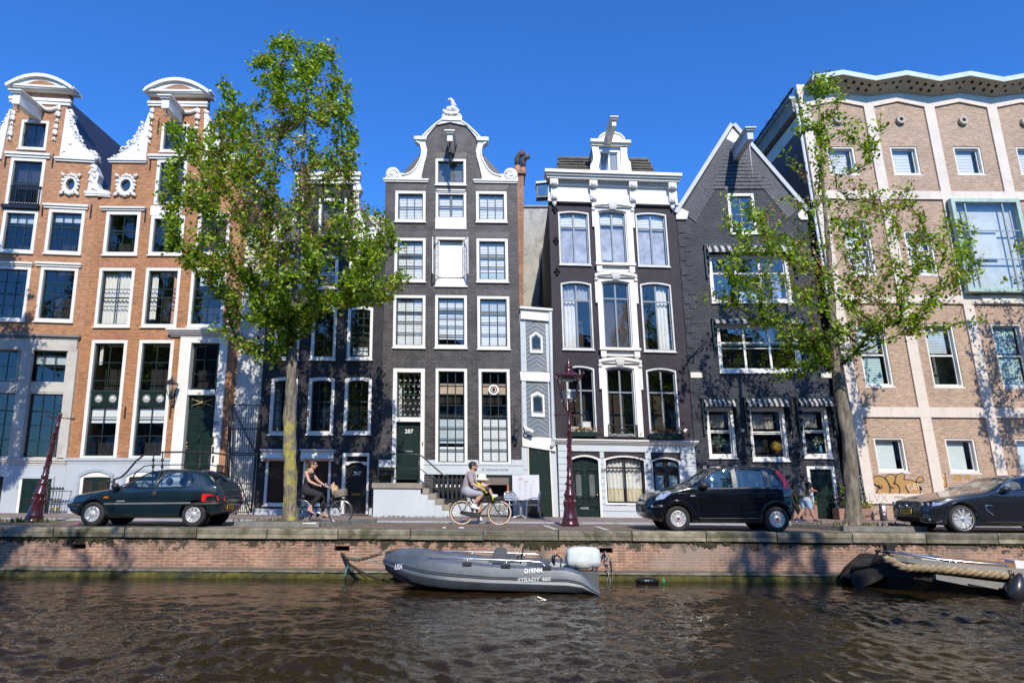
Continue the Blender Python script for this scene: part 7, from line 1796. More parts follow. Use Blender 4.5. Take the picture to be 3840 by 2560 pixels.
c.strip('window_trim',[(1.68,.95),(1.95,1.11),(2.2,1.235),(2.55,1.315),(3.0,1.305),(3.4,1.22),(3.6,1.05)],.013,chrome,.004); c.strip('window_trim',[(1.68,.95),(2.9,.975),(3.6,1.02)],.010,chrome,.004)
c.strip('shoulder_crease',[(1.0,.80),(1.8,.845),(3.0,.87),(4.3,.9)],.008,gc_,0); c.strip('sill_line',[(1.35,.26),(3.2,.27)],.012,plastic,0)
c.strip('panel_gap',[(1.62,.92),(1.58,.6),(1.66,.24)],.005,archm,0)
c.strip('fender_vent',[(1.50,.64),(1.33,.635),(1.36,.53),(1.50,.42)],.013,chrome,.006)
for cx in (c.ov,c.ov + c.wb): c.strip('arch_lip',[(cx + .40*math.cos(a),.335 + .40*math.sin(a)) for a in [math.pi*k/14 for k in range(1,14)]],.014,gc_,.0)
for y0,y1 in ((-.30,-.035),(.035,.30)):
 p0 = [(y0 + .02,.565),(y1 - .02,.565),(y1,.60),(y1 - .01,.705),(y0 + .01,.705),(y0,.62)]; g = c.frontpoly('grille',p0,plastic,.012)
 m = c.mb(); m.tube([c.front_pt(y,z,.018) for y,z in p0 + p0[:1]],.010,5)
 for k in range(1,9): y = y0 + (y1-y0)*k/9; m.tube([c.front_pt(y,.575,.016),c.front_pt(y,.70,.016)],.0065,4)
 m.build('grille_bars',chrome,g)
hl = [(-.40,.585),(-.56,.565),(-.76,.60),(-.86,.70),(-.80,.725),(-.62,.695),(-.40,.655)]
c.frontpoly('headlamp',hl,M('dark_headlamp',(.05,.055,.065),.06,coat=1),.012,mirror=True)
m = c.mb()
for y in (-.60,-.74,.60,.74): q_ = c.front_pt(y,.645,.012); m.lathe([(.045,-.02),(.05,.0),(.03,.006),(0,.008)],(q_.x,q_.y,q_.z),14,axis='x');
m.builds('projector_lamp',lampg,c.root)
c.patch('headlamp',[(.16,.61),(.32,.64),(.52,.735),(.40,.735),(.2,.70)],lampg,.012)
c.frontpoly('air_intake',[(-.5,.22),(.5,.22),(.46,.33),(-.46,.33)],archm,.012)
fg = [(-.52,.27),(-.62,.235),(-.82,.25),(-.86,.33),(-.78,.375),(-.66,.36)]
c.frontpoly('fog_intake',fg,archm,.014,mirror=True); m = c.mb()
for sg in (1,-1): m.tube([c.front_pt(sg*y,z,.02) for y,z in fg + fg[:1]],.010,5); q_ = c.front_pt(sg*.74,.30,.02); m.ball(q_,.04,10,7,(.5,1,1))
m.build('fog_trim',chrome,c.root)
c.plate('JZ-547-L',-.0,.47,False,.52,o=.03)
q_ = c.front_pt(0,.745,.0); m = c.mb(); m.lathe([(.04,-.01),(.042,-.004),(.0,.0)],(q_.x + .005,0,.735),16,axis='x'); m.build('bonnet_badge',c.badge,c.root)
c.mirror(1.86,.985,M('mirror_dark',(.02,.022,.026),.2,coat=1),(.13,.1,.07)); c.seats((2.55,),seatl,1.12,(1.8,.93)); c.wheels(rim_spoke(5),.22)
# ------------------------------------------------------------------ bicycles and people
skin = M('skin',(.52,.30,.21),.5,var=.08,scale=8); skin2 = M('skin_tan',(.40,.22,.145),.5,var=.08,scale=8); hairb = M('brown_hair',(.055,.03,.018),.5,var=.4,scale=30); hairk = M('dark_hair',(.02,.014,.011),.5,var=.3,scale=30); hairl = M('light_hair_tips',(.26,.15,.07),.5,var=.3,scale=30)
rubber = M('bicycle_tyre',(.02,.02,.02),.7); creamt = M('cream_tyre',(.62,.47,.30),.6); bikeb = M('bicycle_black',(.012,.012,.014),.25,coat=.6); saddle = M('saddle_black',(.02,.018,.017),.6); silverm = M('bicycle_silver',(.6,.61,.62),.25,.9)
def voxel(ob,v=.009,sm=4):
 applymod(ob,'REMESH',mode='VOXEL',voxel_size=v); applymod(ob,'SMOOTH',factor=.5,iterations=sm)
 ob.data.polygons.foreach_set('use_smooth',[True]*len(ob.data.polygons))
class Fig:
 def __init__(s,label,zf,Y,base,name='person',cat='person',sk=None,group=None):
  s.zf = zf; s.Y = Y; p = at(*zf(*base),Y); s.root = empty(name,(p.x,Y,p.z),label,cat,group); s.sk = sk or skin
 def p(s,x,y,d=0.0):
  q = at(*s.zf(x,y),s.Y); return Vector((q.x,s.Y + d,q.z))
 def caps(s,m,chain):
  pts = [c[0] for c in chain]; rs = [c[1] for c in chain]
  for (a,ra),(b,rb) in zip(chain,chain[1:]): m.tube([a,b],[ra,rb],12)
  for a,ra in chain: m.ball(a,ra,12,8)
 def mesh(s,name,mat,chains,v=.010,parent=None,extra=None):
  m = MB()
  for c in chains: s.caps(m,c)
  if extra: extra(m)
  o = m.build(name,mat,parent or s.root); voxel(o,v); return o
 def hand(s,m,w,d,grip=True,k=1.0):
  """palm and five unequal fingers, curled round a bar or relaxed"""
  d = d.normalized(); sd = Vector((0,1,0)); up = d.cross(sd).normalized(); up = up if up.z > 0 else -up
  pc = w + d*.045*k; s.caps(m,[(w,.024*k),(pc,.03*k)])
  for i in (-1,1): s.caps(m,[(w,.02*k),(pc + sd*.024*i*k,.02*k)])
  for i,L in enumerate((.062,.07,.066,.052)):
   a = pc + sd*(.033 - .022*i)*k + d*.02*k; c1 = a + (d*.6 - up*(.5 if grip else .15))*L*.55*k; c2 = c1 + (d*(-.1 if grip else .5) - up*(.9 if grip else .4))*L*.5*k; c3 = c2 + (-d*.8 - up*.3)*L*.35*k if grip else c2 + (d*.3 - up*.5)*L*.3*k
   s.caps(m,[(a,.0095*k),(c1,.009*k),(c2,.0085*k),(c3,.0075*k)])
  a = w + d*.02*k - sd*.03*k; s.caps(m,[(a,.012*k),(a + (d*.6 - sd*.5 - up*.2)*.035*k,.0105*k),(a + (d*1.1 - sd*.4 - up*.6)*.055*k,.009*k)])
 def head(s,m,c,r,face=Vector((1,0,0)),tilt=0):
  side = Vector((0,1,0)) if abs(face.y) < .7 else Vector((1,0,0)); up = Vector((0,0,1)); fx = face.normalized(); sy = up.cross(fx)
  q = lambda f,l,u: c + fx*f*r + sy*l*r + up*u*r
  m.ball(q(-.12,0,.12),r*.95,16,12,(1,.86,1)); s.caps(m,[(q(.35,0,.25),r*.55),(q(.38,0,-.35),r*.5),(q(.45,0,-.72),r*.27)]); s.caps(m,[(q(-.1,.45,-.45),r*.28),(q(.4,.2,-.72),r*.24)]); s.caps(m,[(q(-.1,-.45,-.45),r*.28),(q(.4,-.2,-.72),r*.24)])
  s.caps(m,[(q(.86,0,.12),r*.09),(q(1.06,0,-.18),r*.13)]); s.caps(m,[(q(.82,-.14,-.47),r*.08),(q(.86,0,-.46),r*.09),(q(.82,.14,-.47),r*.08)])
  for l in (-1,1): m.ball(q(-.12,l*.83,-.05),r*.2,8,6,(.7,.4,1.2)); m.ball(q(.74,l*.3,.26),r*.12,8,6)
  return q
 def hair(s,c,r,q,mat,back=.0,extra=None,name='hair'):
  m = MB(); m.ball(q(-.22,0,.30),r*.99,16,10,(.98,.9,.88)); m.ball(q(-.45,0,.0),r*.78,14,9,(.8,1.0,1.0)); m.ball(q(.22,0,.66),r*.55,12,8,(1,1.1,.6))
  if extra: extra(m,q)
  o = m.build(name,mat,s.root); voxel(o,r*.09,2); return o
 def glasses(s,q,r):
  m = MB();
  for l in (-1,1): m.ball(q(.82,l*.34,.18),r*.24,10,7,(.45,1,.75)); m.tube([q(.75,l*.62,.22),q(-.1,l*.85,.15)],r*.05,5)
  m.tube([q(.9,-.2,.24),q(.9,.2,.24)],r*.06,5); m.build('sunglasses',black,s.root)
def bike_wheel(root,c,R_,tyre_m,wid=.019,nsp=28,rimm=None):
 m = MB(); n = 48
 ring = lambda rr: [c + Vector((rr*math.cos(2*math.pi*k/n),0,rr*math.sin(2*math.pi*k/n))) for k in range(n + 1)]
 m.tube(ring(R_ - wid),wid,8,caps=False); w = m.build('wheel',tyre_m,root)
 m = MB(); m.tube(ring(R_ - wid*2.2),wid*.55,6,caps=False); m.build('rim',rimm or silverm,w)
 m = MB()
 for k in range(nsp): a = 2*math.pi*k/nsp; m.tube([c + Vector((.02*math.cos(a + 1),(-.03 if k % 2 else .03),.02*math.sin(a + 1))),c + Vector(((R_ - wid*2.4)*math.cos(a),0,(R_ - wid*2.4)*math.sin(a)))],.0022,3,caps=False)
 m.tube([c + Vector((0,-.05,0)),c + Vector((0,.05,0))],.02,8); m.build('spokes',silverm,w); return w
def mudguard(c,R_,a0,a1,mat,root,w=.028):
 m = MB(); n = 18; vs = []
 for k in range(n + 1):
  a = R(a0 + (a1 - a0)*k/n)
  for y,q in ((-w,-.012),(-w*.5,.004),(w*.5,.004),(w,-.012)): vs.append(c + Vector(((R_ + .012 + q)*math.cos(a),y,(R_ + .012 + q)*math.sin(a))))
 m.add(vs,[(k*4 + j,k*4 + j + 1,(k+1)*4 + j + 1,(k+1)*4 + j) for k in range(n) for j in range(3)],True); return m.build('mudguard',mat,root)
BY = 19.15
# ---- woman's bicycle
fw = Fig('black step-through bicycle with wicker front basket, ridden past the black arched door',zw,BY,(680,1480),'bicycle','bicycle'); P = fw.p; B_ = fw.root
cF,cR = P(1105,1217),P(262,1212); RW = (P(1370,1217) - P(842,1217)).length/2
for c_ in (cF,cR): bike_wheel(B_,c_,RW,rubber)
m = MB(); bb = P(632,1280)
for pts,r_ in (([P(905,735),P(958,950)],.019),([P(945,930),P(890,1010),P(800,1085),P(632,1280)],.018),([P(940,890),P(870,985),P(770,1070),P(590,1150)],.013),([bb,P(470,950),P(420,850)],.016)): m.tube(pts,r_,7)
for sg in (-1,1):
 m.tube([P(958,955),P(985,1010,sg*.045),P(1050,1140,sg*.05),P(1105,1217,sg*.05)],.012,6); m.tube([bb + Vector((0,sg*.03,0)),cR + Vector((0,sg*.06,0))],.011,6); m.tube([P(470,950) + Vector((0,sg*.03,0)),cR + Vector((0,sg*.06,0))],.010,6)
m.build('frame',bikeb,B_)
m = MB()
for sg in (-1,1): m.tube([P(300,910,sg*.06),P(445,945,sg*.06)],.008,5); m.tube([P(310,912,sg*.06),cR + Vector((0,sg*.07,0))],.006,5)
m.build('carrier',bikeb,B_); mudguard(cF,RW,60,175,bikeb,B_); mudguard(cR,RW,10,190,bikeb,B_)
m = MB(); m.lathe([(.075,-.004),(.08,0),(.075,.004),(.05,.004),(.05,-.004)],bb + Vector((0,-.05,0)),24,axis='y'); m.tube([bb + Vector((0,-.09,0)),P(560,1262,-.1)],.009,6); m.tube([bb + Vector((0,.09,0)),P(740,1330,.1)],.009,6); m.build('crank',silverm,B_)
m = MB(); m.box(*(lambda q: (q.x - .045,q.x + .045,q.y - .05,q.y + .05,q.z - .012,q.z + .012))(P(545,1266,-.13))); m.build('pedal',bikeb,B_); m = MB(); m.box(*(lambda q: (q.x - .045,q.x + .045,q.y - .05,q.y + .05,q.z - .012,q.z + .012))(P(745,1340,.13))); m.build('pedal',bikeb,B_)
m = MB(); m.ball(P(365,842),.11,12,8,(1.1,.8,.4)); m.tube([P(380,850),P(470,845)],[.06,.03],8); m.build('saddle',saddle,B_)
m = MB()
for sg in (-1,1): m.tube([P(895,700),P(870,665,sg*.1),P(820,662,sg*.26),P(740,650,sg*.27)],.011,6)
m.tube([P(905,740),P(893,700)],.012,6); m.build('handlebar',silverm,B_)
m = MB(); m.ball(P(835,642,-.2),.03,8,6); m.build('bell',silverm,B_);
wick = M('grey_wicker',(.30,.255,.20),.9,var=.4,scale=30,bmp=.6,bscale=60)
m = MB(); top_ = [P(975,795,-.17),P(1210,742,-.17),P(1210,742,.17),P(975,795,.17)]; bo_ = [P(1000,912,-.13),P(1222,872,-.13),P(1222,872,.13),P(1000,912,.13)]
for k in range(4):
 a,b,c_,d = top_[k],top_[(k+1) % 4],bo_[(k+1) % 4],bo_[k]
 for j in range(7): t = j/6; m.tube([d.lerp(a,t),c_.lerp(b,t)],.012,5)
 for j in range(10): t = j/9; m.tube([d.lerp(c_,t),a.lerp(b,t)],.009,5)
m.add(bo_,[(0,1,2,3)]); m.build('basket',wick,B_)
m = MB(); m.tube([P(935,940),P(1060,930),P(1255,880)],.012,5); m.tube([P(1225,880),cF],.007,5); m.build('front_carrier',bikeb,B_)
bg_ = Fig('crumpled brown paper bag standing in the wicker bicycle basket',zw,BY,(1000,880),'paper_bag','paper bag'); P = bg_.p
m = MB(); m.hexa([P(955,870,-.09),P(1070,870,-.09),P(1070,870,.09),P(955,870,.09),P(915,640,-.08),P(1040,680,-.06),P(1040,680,.06),P(915,640,.08)]); m.hexa([P(940,660,-.05),P(985,660,-.05),P(985,660,.05),P(940,660,.05),P(955,600,-.04),P(968,605,-.04),P(968,605,.04),P(955,600,.04)])
m.build('paper',M('kraft_paper',(.55,.36,.19),.8,var=.2,scale=10,bmp=.5),bg_.root)
# ---- woman riding it
w = Fig('woman in black vest and cropped trousers with ponytail and sunglasses, cycling',zw,BY,(600,1350)); P = w.p
hc = P(528,238); hr = .112; box = {}
def ex(m):
 box['q'] = w.head(m,hc,hr); w.hand(m,P(690,672,-.25),P(760,665,-.26) - P(690,672,-.25),True,.95); w.hand(m,P(745,690,.25),P(810,690,.26) - P(745,690,.25),True,.95)
 for heel,toe,an in ((P(452,1172,-.12),P(572,1252,-.12),P(505,1085,-.11)),(P(700,1285,.12),P(838,1330,.12),P(715,1215,.11))):
  w.caps(m,[(an,.036),(heel,.034),(heel.lerp(toe,.6),.032),(toe,.02)]); w.caps(m,[(an,.036),(heel.lerp(toe,.55),.034)])
w.mesh('body',skin,[[(P(520,290),.055),(P(478,350),.058)],[(P(470,380),.1),(P(450,470),.115),(P(415,640),.105),(P(400,760),.13)],[(P(468,390,-.08),.06),(P(425,400,-.17),.052)],[(P(468,390,.08),.06),(P(450,400,.17),.052)],
 [(P(420,405,-.18),.052),(P(488,578,-.21),.04),(P(560,615,-.23),.038),(P(690,670,-.25),.025)],[(P(455,405,.18),.052),(P(590,570,.21),.04),(P(745,690,.25),.025)],
 [(P(400,770,-.09),.11),(P(705,868,-.1),.066),(P(590,1000,-.11),.055),(P(508,1085,-.11),.036)],[(P(400,780,.09),.11),(P(690,930,.1),.066),(P(700,1080,.11),.055),(P(712,1215,.11),.036)]],.0085,extra=ex)
w.hair(hc,hr,box['q'],hairb,extra=lambda m,q: (w.caps(m,[(q(-.85,0,.65),hr*.35),(P(415,230),.045),(P(405,285),.05)])))
w.mesh('ponytail',hairl,[[(P(410,270),.046),(P(398,310),.042),(P(393,340),.02)]],.009); w.glasses(box['q'],hr)
blk = M('black_cotton',(.010,.010,.012),.8,var=.3); trs = M('charcoal_trousers',(.020,.017,.021),.85,var=.3)
w.mesh('vest',blk,[[(P(462,440),.115),(P(450,480),.13),(P(415,640),.12),(P(405,745),.14)],[(P(420,690),.13),(P(470,690),.11)]],.011)
m = MB();
for sg in (-1,1): m.tube([P(470,470,sg*.1),P(430,350,sg*.09),P(400,440,sg*.09)],.009,5)
m.build('vest_straps',blk,w.root)
w.mesh('trousers',trs,[[(P(395,760,-.04),.15),(P(400,790,-.1),.13),(P(700,866,-.1),.083),(P(600,990,-.11),.072),(P(540,1045,-.11),.058)],[(P(395,760,.04),.15),(P(400,790,.1),.13),(P(690,925,.1),.083),(P(705,1080,.11),.07),(P(712,1180,.11),.055)]],.011)
m = MB(); m.tube([P(700,1245,.07),P(735,1235,.16)],.012,5); m.hexa([P(690,1310,.08),P(845,1345,.08),P(845,1345,.16),P(690,1310,.16),P(690,1300,.08),P(845,1337,.08),P(845,1337,.16),P(690,1300,.16)]); m.hexa([P(430,1185,-.16),P(575,1275,-.16),P(575,1275,-.08),P(430,1185,-.08),P(433,1178,-.16),P(578,1266,-.16),P(578,1266,-.08),P(433,1178,-.08)]); m.build('sandals',M('sandal_brown',(.10,.04,.025),.6),w.root)
# ---- man's bicycle
fm_ = Fig('black town bicycle with cream tyres, red band and yellow child seat, ridden by the man',zm,BY,(800,1435),'bicycle','bicycle'); P = fm_.p; B_ = fm_.root
cF,cR = P(1193,1186),P(402,1178); RW = (P(1445,1186) - P(941,1186)).length/2
for c_ in (cF,cR): bike_wheel(B_,c_,RW,creamt,.024,rimm=black)
bb = P(740,1235); m = MB()
for pts,r_ in (([P(1000,850),P(1065,968)],.02),([P(720,938),P(1020,905)],.016),([P(1035,925),bb],.019),([bb,P(600,900),P(535,800)],.017)): m.tube(pts,r_,7)
for sg in (-1,1):
 m.tube([P(1065,968,sg*.03),P(1075,1010,sg*.05),P(1120,1110,sg*.055),P(1193,1186,sg*.055)],.013,6); m.tube([P(605,905,sg*.02),cR + Vector((0,sg*.06,0))],.010,6); m.tube([bb + Vector((0,sg*.03,0)),cR + Vector((0,sg*.06,0))],.010,6)
m.build('frame',bikeb,B_); m = MB(); m.tube([P(832,1128),P(782,1182)],.0205,8); m.build('red_band',M('red_band',(.55,.01,.015),.4),B_)
m = MB(); cc = [P(385,1150,-.06),P(480,1150,-.06),P(700,1185,-.06),P(790,1215,-.06),P(795,1265,-.06),P(740,1300,-.06),P(640,1285,-.06),P(400,1225,-.06),P(355,1190,-.06)]
m.add(cc + [p + Vector((0,.05,0)) for p in cc],[tuple(range(9)),tuple(9 + k for k in reversed(range(9)))] + [(k,9 + k,9 + (k+1) % 9,(k+1) % 9) for k in range(9)]); m.build('chain_case',plastic,B_);
m = MB(); m.lathe([(.04,-.005),(.035,.0),(0,.0)],bb + Vector((0,-.075,0)),16,axis='y'); m.tube([bb + Vector((0,-.08,0)),P(715,1110,-.1)],.010,6); m.tube([bb + Vector((0,.08,0)),P(745,1345,.1)],.010,6); m.build('crank',silverm,B_)
m = MB(); m.box(*(lambda q: (q.x - .05,q.x + .05,q.y - .05,q.y + .05,q.z - .012,q.z + .012))(P(715,1118,-.13))); m.build('pedal',bikeb,B_); m = MB(); m.box(*(lambda q: (q.x - .05,q.x + .05,q.y - .05,q.y + .05,q.z - .012,q.z + .012))(P(745,1352,.13))); m.build('pedal',bikeb,B_)
m = MB(); m.ball(P(500,780),.13,12,8,(1.1,.75,.36)); m.tube([P(520,785),P(620,790)],[.06,.03],8); m.build('saddle',saddle,B_)
mudguard(cR,RW,10,178,bikeb,B_,.034); mudguard(cF,RW,60,205,bikeb,B_,.034)
m = MB()
for sg in (-1,1): m.tube([P(235,885,sg*.07),P(470,890,sg*.07),P(560,900,sg*.03)],.009,5); m.tube([P(285,890,sg*.07),cR + Vector((0,sg*.08,0))],.008,5)
m.build('carrier',bikeb,B_); m = MB()
for sg in (-1,-.3,.3,1): m.tube([P(1065,925,sg*.12),P(1110,890,sg*.14),P(1290,845,sg*.14)],.009,5)
m.tube([P(1290,845,-.14),P(1290,845,.14)],.009,5); m.tube([P(1215,865,-.1),cF + Vector((0,-.07,0))],.008,5); m.build('front_carrier',bikeb,B_)
m = MB()
for sg in (-1,1): m.tube([P(985,800),P(960,720,sg*.1),P(930,690,sg*.24),P(855,680,sg*.27)],.012,6)
m.tube([P(1005,870),P(985,800)],.014,6); m.build('handlebar',bikeb,B_)
yel = M('child_seat_yellow',(.62,.60,.03),.45); m = MB()
bk_ = [(722,548),(748,545),(860,622),(850,645),(790,600),(800,660),(870,715),(945,755),(935,775),(850,730),(780,690),(740,600)]
for d0,d1 in ((-.16,-.11),(.11,.16)):
 f2 = [P(x,y,d0) for x,y in bk_] + [P(x,y,d1) for x,y in bk_]; k = len(bk_); tri = tessellate_polygon([[Vector((x,y,0)) for x,y in bk_]])
 m.add(f2,[tuple(t) for t in tri] + [tuple(k + i for i in t) for t in tri] + [(i,(i+1) % k,k + (i+1) % k,k + i) for i in range(k)])
m.hexa([P(730,560,-.11),P(800,690,-.11),P(800,690,.11),P(730,560,.11),P(750,550,-.11),P(820,680,-.11),P(820,680,.11),P(750,550,.11)]); m.hexa([P(800,690,-.11),P(930,760,-.11),P(930,760,.11),P(800,690,.11),P(810,670,-.11),P(935,740,-.11),P(935,740,.11),P(810,670,.11)])
m.tube([P(1075,815,-.13),P(1050,930,-.13)],.02,6); m.tube([P(1040,865,-.13),P(1090,855,-.13)],.018,6); m.build('child_seat',yel,B_)
# ---- man
g = Fig('man in taupe T-shirt and grey shorts with sunglasses and white shoes, cycling',zm,BY,(700,1380)); P = g.p; hc = P(648,215); hr = .122
def ex(m):
 box['q'] = g.head(m,hc,hr); g.hand(m,P(842,672,-.26),P(900,690,-.27) - P(842,672,-.26)); g.hand(m,P(850,680,.26),P(905,690,.27) - P(850,680,.26))
g.mesh('body',skin,[[(P(640,280),.065),(P(612,335),.07)],[(P(590,400),.13),(P(560,500),.14),(P(530,640),.135),(P(530,740),.15)],[(P(600,390,-.1),.07),(P(590,410,-.2),.06)],[(P(600,390,.1),.07),(P(600,410,.2),.06)],
 [(P(590,420,-.21),.062),(P(632,580,-.26),.05),(P(740,640,-.26),.045),(P(842,672,-.26),.03)],[(P(600,420,.21),.062),(P(660,580,.25),.05),(P(850,680,.26),.03)],
 [(P(540,745,-.1),.12),(P(830,785,-.12),.075),(P(745,900,-.12),.066),(P(672,992,-.11),.04)],[(P(540,750,.1),.12),(P(800,900,.12),.075),(P(770,1100,.12),.06),(P(762,1275,.11),.04)]],.009,extra=ex)
g.hair(hc,hr,box['q'],hairk); g.glasses(box['q'],hr)
m = MB(); q = box['q']; g.caps(m,[(q(.35,-.42,-.55),hr*.24),(q(.55,0,-.8),hr*.26),(q(.35,.42,-.55),hr*.24)]); o = m.build('beard',hairk,g.root); voxel(o,.01,2)
g.mesh('t_shirt',M('taupe_jersey',(.33,.27,.27),.85,var=.12),[[(P(605,370),.10),(P(585,420),.15),(P(555,520),.16),(P(525,650),.155),(P(505,730),.165)],[(P(600,390,-.1),.09),(P(590,415,-.2),.082),(P(618,530,-.24),.078)],[(P(600,390,.1),.09),(P(600,415,.2),.082),(P(640,530,.24),.078)]],.011)
g.mesh('shorts',M('grey_shorts',(.36,.37,.42),.85,var=.1),[[(P(540,735,-.05),.165),(P(560,755,-.1),.14),(P(790,775,-.12),.098)],[(P(540,735,.05),.165),(P(560,765,.1),.14),(P(760,860,.12),.098)]],.011)
shoe = M('white_shoe',(.75,.75,.74),.6,var=.05)
def shoe_mesh(fig,nm,mat,heel,toe,ank,sole=None):
 o = fig.mesh(nm,mat,[[(ank,.048),(heel,.044),(heel.lerp(toe,.5),.046),(heel.lerp(toe,.85),.04),(toe,.03)],[(ank,.048),(heel.lerp(toe,.45),.05)]],.009)
 if sole: m = MB(); d = Vector((0,0,-.042)); m.tube([heel + d,heel.lerp(toe,.5) + d,toe + d*.6],[.036,.042,.03],8); m.build('sole',sole,o)
shoe_mesh(g,'shoe',shoe,P(622,1058,-.11),P(770,1100,-.11),P(655,1020,-.11)); shoe_mesh(g,'shoe',shoe,P(765,1312,.11),P(815,1342,.11),P(762,1285,.11))
# ---- child on the seat
k_ = Fig('small child in a pale sun hat sitting on the yellow bicycle seat',zm,BY,(880,720)); P = k_.p; hc = P(828,490); hr = .092
def ex(m):
 box['q'] = k_.head(m,hc,hr,Vector((.8,-.6,0))); k_.hand(m,P(965,590,-.1),Vector((.5,0,.3)),False,.6); k_.hand(m,P(950,600,.1),Vector((.5,0,.3)),False,.6)
k_.mesh('body',skin,[[(P(830,530),.04),(P(835,560),.06),(P(850,620),.075),(P(880,690),.08)],[(P(840,560,-.05),.04),(P(835,570,-.1),.032),(P(880,635,-.12),.028),(P(965,590,-.1),.02)],[(P(840,560,.05),.04),(P(850,570,.1),.032),(P(890,630,.12),.028),(P(950,600,.1),.02)],
 [(P(880,700,-.05),.055),(P(985,705,-.08),.045),(P(1048,835,-.1),.03)],[(P(880,700,.05),.055),(P(985,700,.08),.045),(P(1045,830,.1),.03)]],.008,extra=ex)
k_.mesh('dress',M('pink_print',(.72,.50,.55),.85,var=.35,scale=30),[[(P(835,555),.075),(P(850,610),.09),(P(875,660),.09)],[(P(838,558,-.06),.045),(P(845,590,-.1),.04)]],.01)
k_.mesh('shorts',M('navy_print',(.05,.05,.08),.85,var=.8,scale=40),[[(P(880,690,-.05),.07),(P(960,690,-.08),.058)],[(P(880,690,.05),.07),(P(960,690,.08),.058)]],.01)
m = MB(); m.lathe([(.205,-.06),(.18,-.03),(.118,0),(.112,.07),(.085,.105),(.0,.115)],P(825,455),22); m.build('sun_hat',M('straw_cream',(.78,.70,.55),.85,var=.08),k_.root)
shoe_mesh(k_,'shoe',M('silver_shoe',(.5,.52,.55),.5),P(1065,850,-.1),P(1140,832,-.1),P(1060,830,-.1)); shoe_mesh(k_,'shoe',M('silver_shoe',(.5,.52,.55),.5),P(1065,845,.1),P(1140,826,.1),P(1060,826,.1))
# ---- walking couple behind the black car
WY = 22.2
v = Fig('man with grey backpack, black T-shirt and denim shorts walking past the green door',zp,WY,(720,1240),sk=skin2); P = v.p; hc = P(622,258); hr = .098
def ex(m):
 box['q'] = v.head(m,hc,hr,Vector((.75,.65,0))); v.hand(m,P(815,555,-.14),Vector((.8,0,.1)),True,.9); v.hand(m,P(820,560,.2),Vector((.8,0,.1)),True,.9)
v.mesh('body',skin2,[[(P(625,310),.055),(P(632,350),.06)],[(P(640,400),.11),(P(650,500),.12),(P(655,620),.115),(P(660,720),.125)],[(P(640,385,-.08),.06),(P(690,400,-.16),.055)],[(P(630,385,.08),.06),(P(600,400,.17),.055)],[(P(700,405,-.17),.055),(P(755,535,-.2),.043),(P(815,555,-.14),.028)],[(P(610,405,.18),.055),(P(700,540,.22),.043),(P(820,560,.2),.028)],
 [(P(640,740,.07),.1),(P(655,920,.08),.062),(P(610,1010,.08),.056),(P(535,1140,.08),.036)],[(P(700,740,-.07),.1),(P(755,925,-.08),.062),(P(790,1020,-.08),.056),(P(850,1150,-.08),.036)]],.009,extra=ex)
v.hair(hc,hr,box['q'],hairk)
v.mesh('t_shirt',blk,[[(P(632,365),.08),(P(640,410),.125),(P(650,500),.135),(P(658,690),.13)],[(P(640,388,-.08),.075),(P(692,402,-.16),.07),(P(725,470,-.18),.066)],[(P(630,388,.08),.075),(P(600,402,.17),.07),(P(650,470,.2),.066)]],.011)
v.mesh('shorts',M('faded_denim',(.30,.42,.55),.85,var=.25,scale=12),[[(P(660,715),.135),(P(642,760,.07),.112),(P(652,895,.08),.082)],[(P(660,715),.135),(P(700,760,-.07),.112),(P(748,900,-.08),.082)]],.011)
navy = M('navy_canvas',(.02,.025,.06),.7); shoe_mesh(v,'shoe',navy,P(490,1160,.08),P(610,1225,.08),P(530,1145,.08),shoe); shoe_mesh(v,'shoe',navy,P(848,1195,-.08),P(965,1205,-.08),P(855,1165,-.08),shoe)
bp = Fig('grey and black backpack worn by the man in denim shorts',zp,WY,(570,680),'backpack','backpack'); P = bp.p; gfab = M('grey_nylon',(.10,.095,.095),.8,var=.25)
bp.mesh('bag',gfab,[[(P(590,400,-.12),.07),(P(560,480,-.13),.10),(P(560,600,-.12),.11),(P(580,640,-.1),.10)],[(P(590,400,.05),.07),(P(550,480,.05),.10),(P(560,620,.05),.11)]],.012)
bp.mesh('front_pocket',M('grey_nylon_pale',(.16,.155,.155),.8),[[(P(500,520,-.17),.07),(P(510,620,-.17),.075)],[(P(495,520,-.05),.07),(P(505,620,-.05),.075)]],.012)
m = MB(); m.tube([P(600,380,-.14),P(650,350,-.13),P(690,420,-.2),P(680,520,-.2),P(640,610,-.18)],.018,6); m.build('shoulder_strap',blk,bp.root)
w2 = Fig('woman in black with a hair bun, walking behind the small black car',zp,WY + .25,(580,1200),sk=skin); P = w2.p; hc = P(325,305); hr = .095
def ex(m): box['q'] = w2.head(m,hc,hr,Vector((.95,-.3,0))); w2.hand(m,P(445,660,-.15),Vector((.8,0,-.4)),False,.9); w2.hand(m,P(420,700,.15),Vector((.6,0,-.5)),False,.9)
w2.mesh('body',skin,[[(P(318,360),.05),(P(312,410),.055)],[(P(310,440),.095),(P(325,540),.1),(P(350,640),.095),(P(385,750),.12)],[(P(310,430,-.07),.05),(P(335,445,-.15),.048)],[(P(310,430,.07),.05),(P(300,445,.15),.048)],[(P(340,450,-.16),.046),(P(360,570,-.19),.037),(P(445,660,-.15),.025)],[(P(300,450,.16),.046),(P(340,580,.2),.037),(P(420,700,.15),.025)],
 [(P(395,780,-.07),.1),(P(490,950,-.08),.06),(P(575,1130,-.08),.035)],[(P(385,780,.07),.1),(P(420,960,.08),.06),(P(400,1150,.08),.035)]],.009,extra=ex)
w2.hair(hc,hr,box['q'],hairk,extra=lambda m,q: m.ball(P(262,285),.055,10,8))
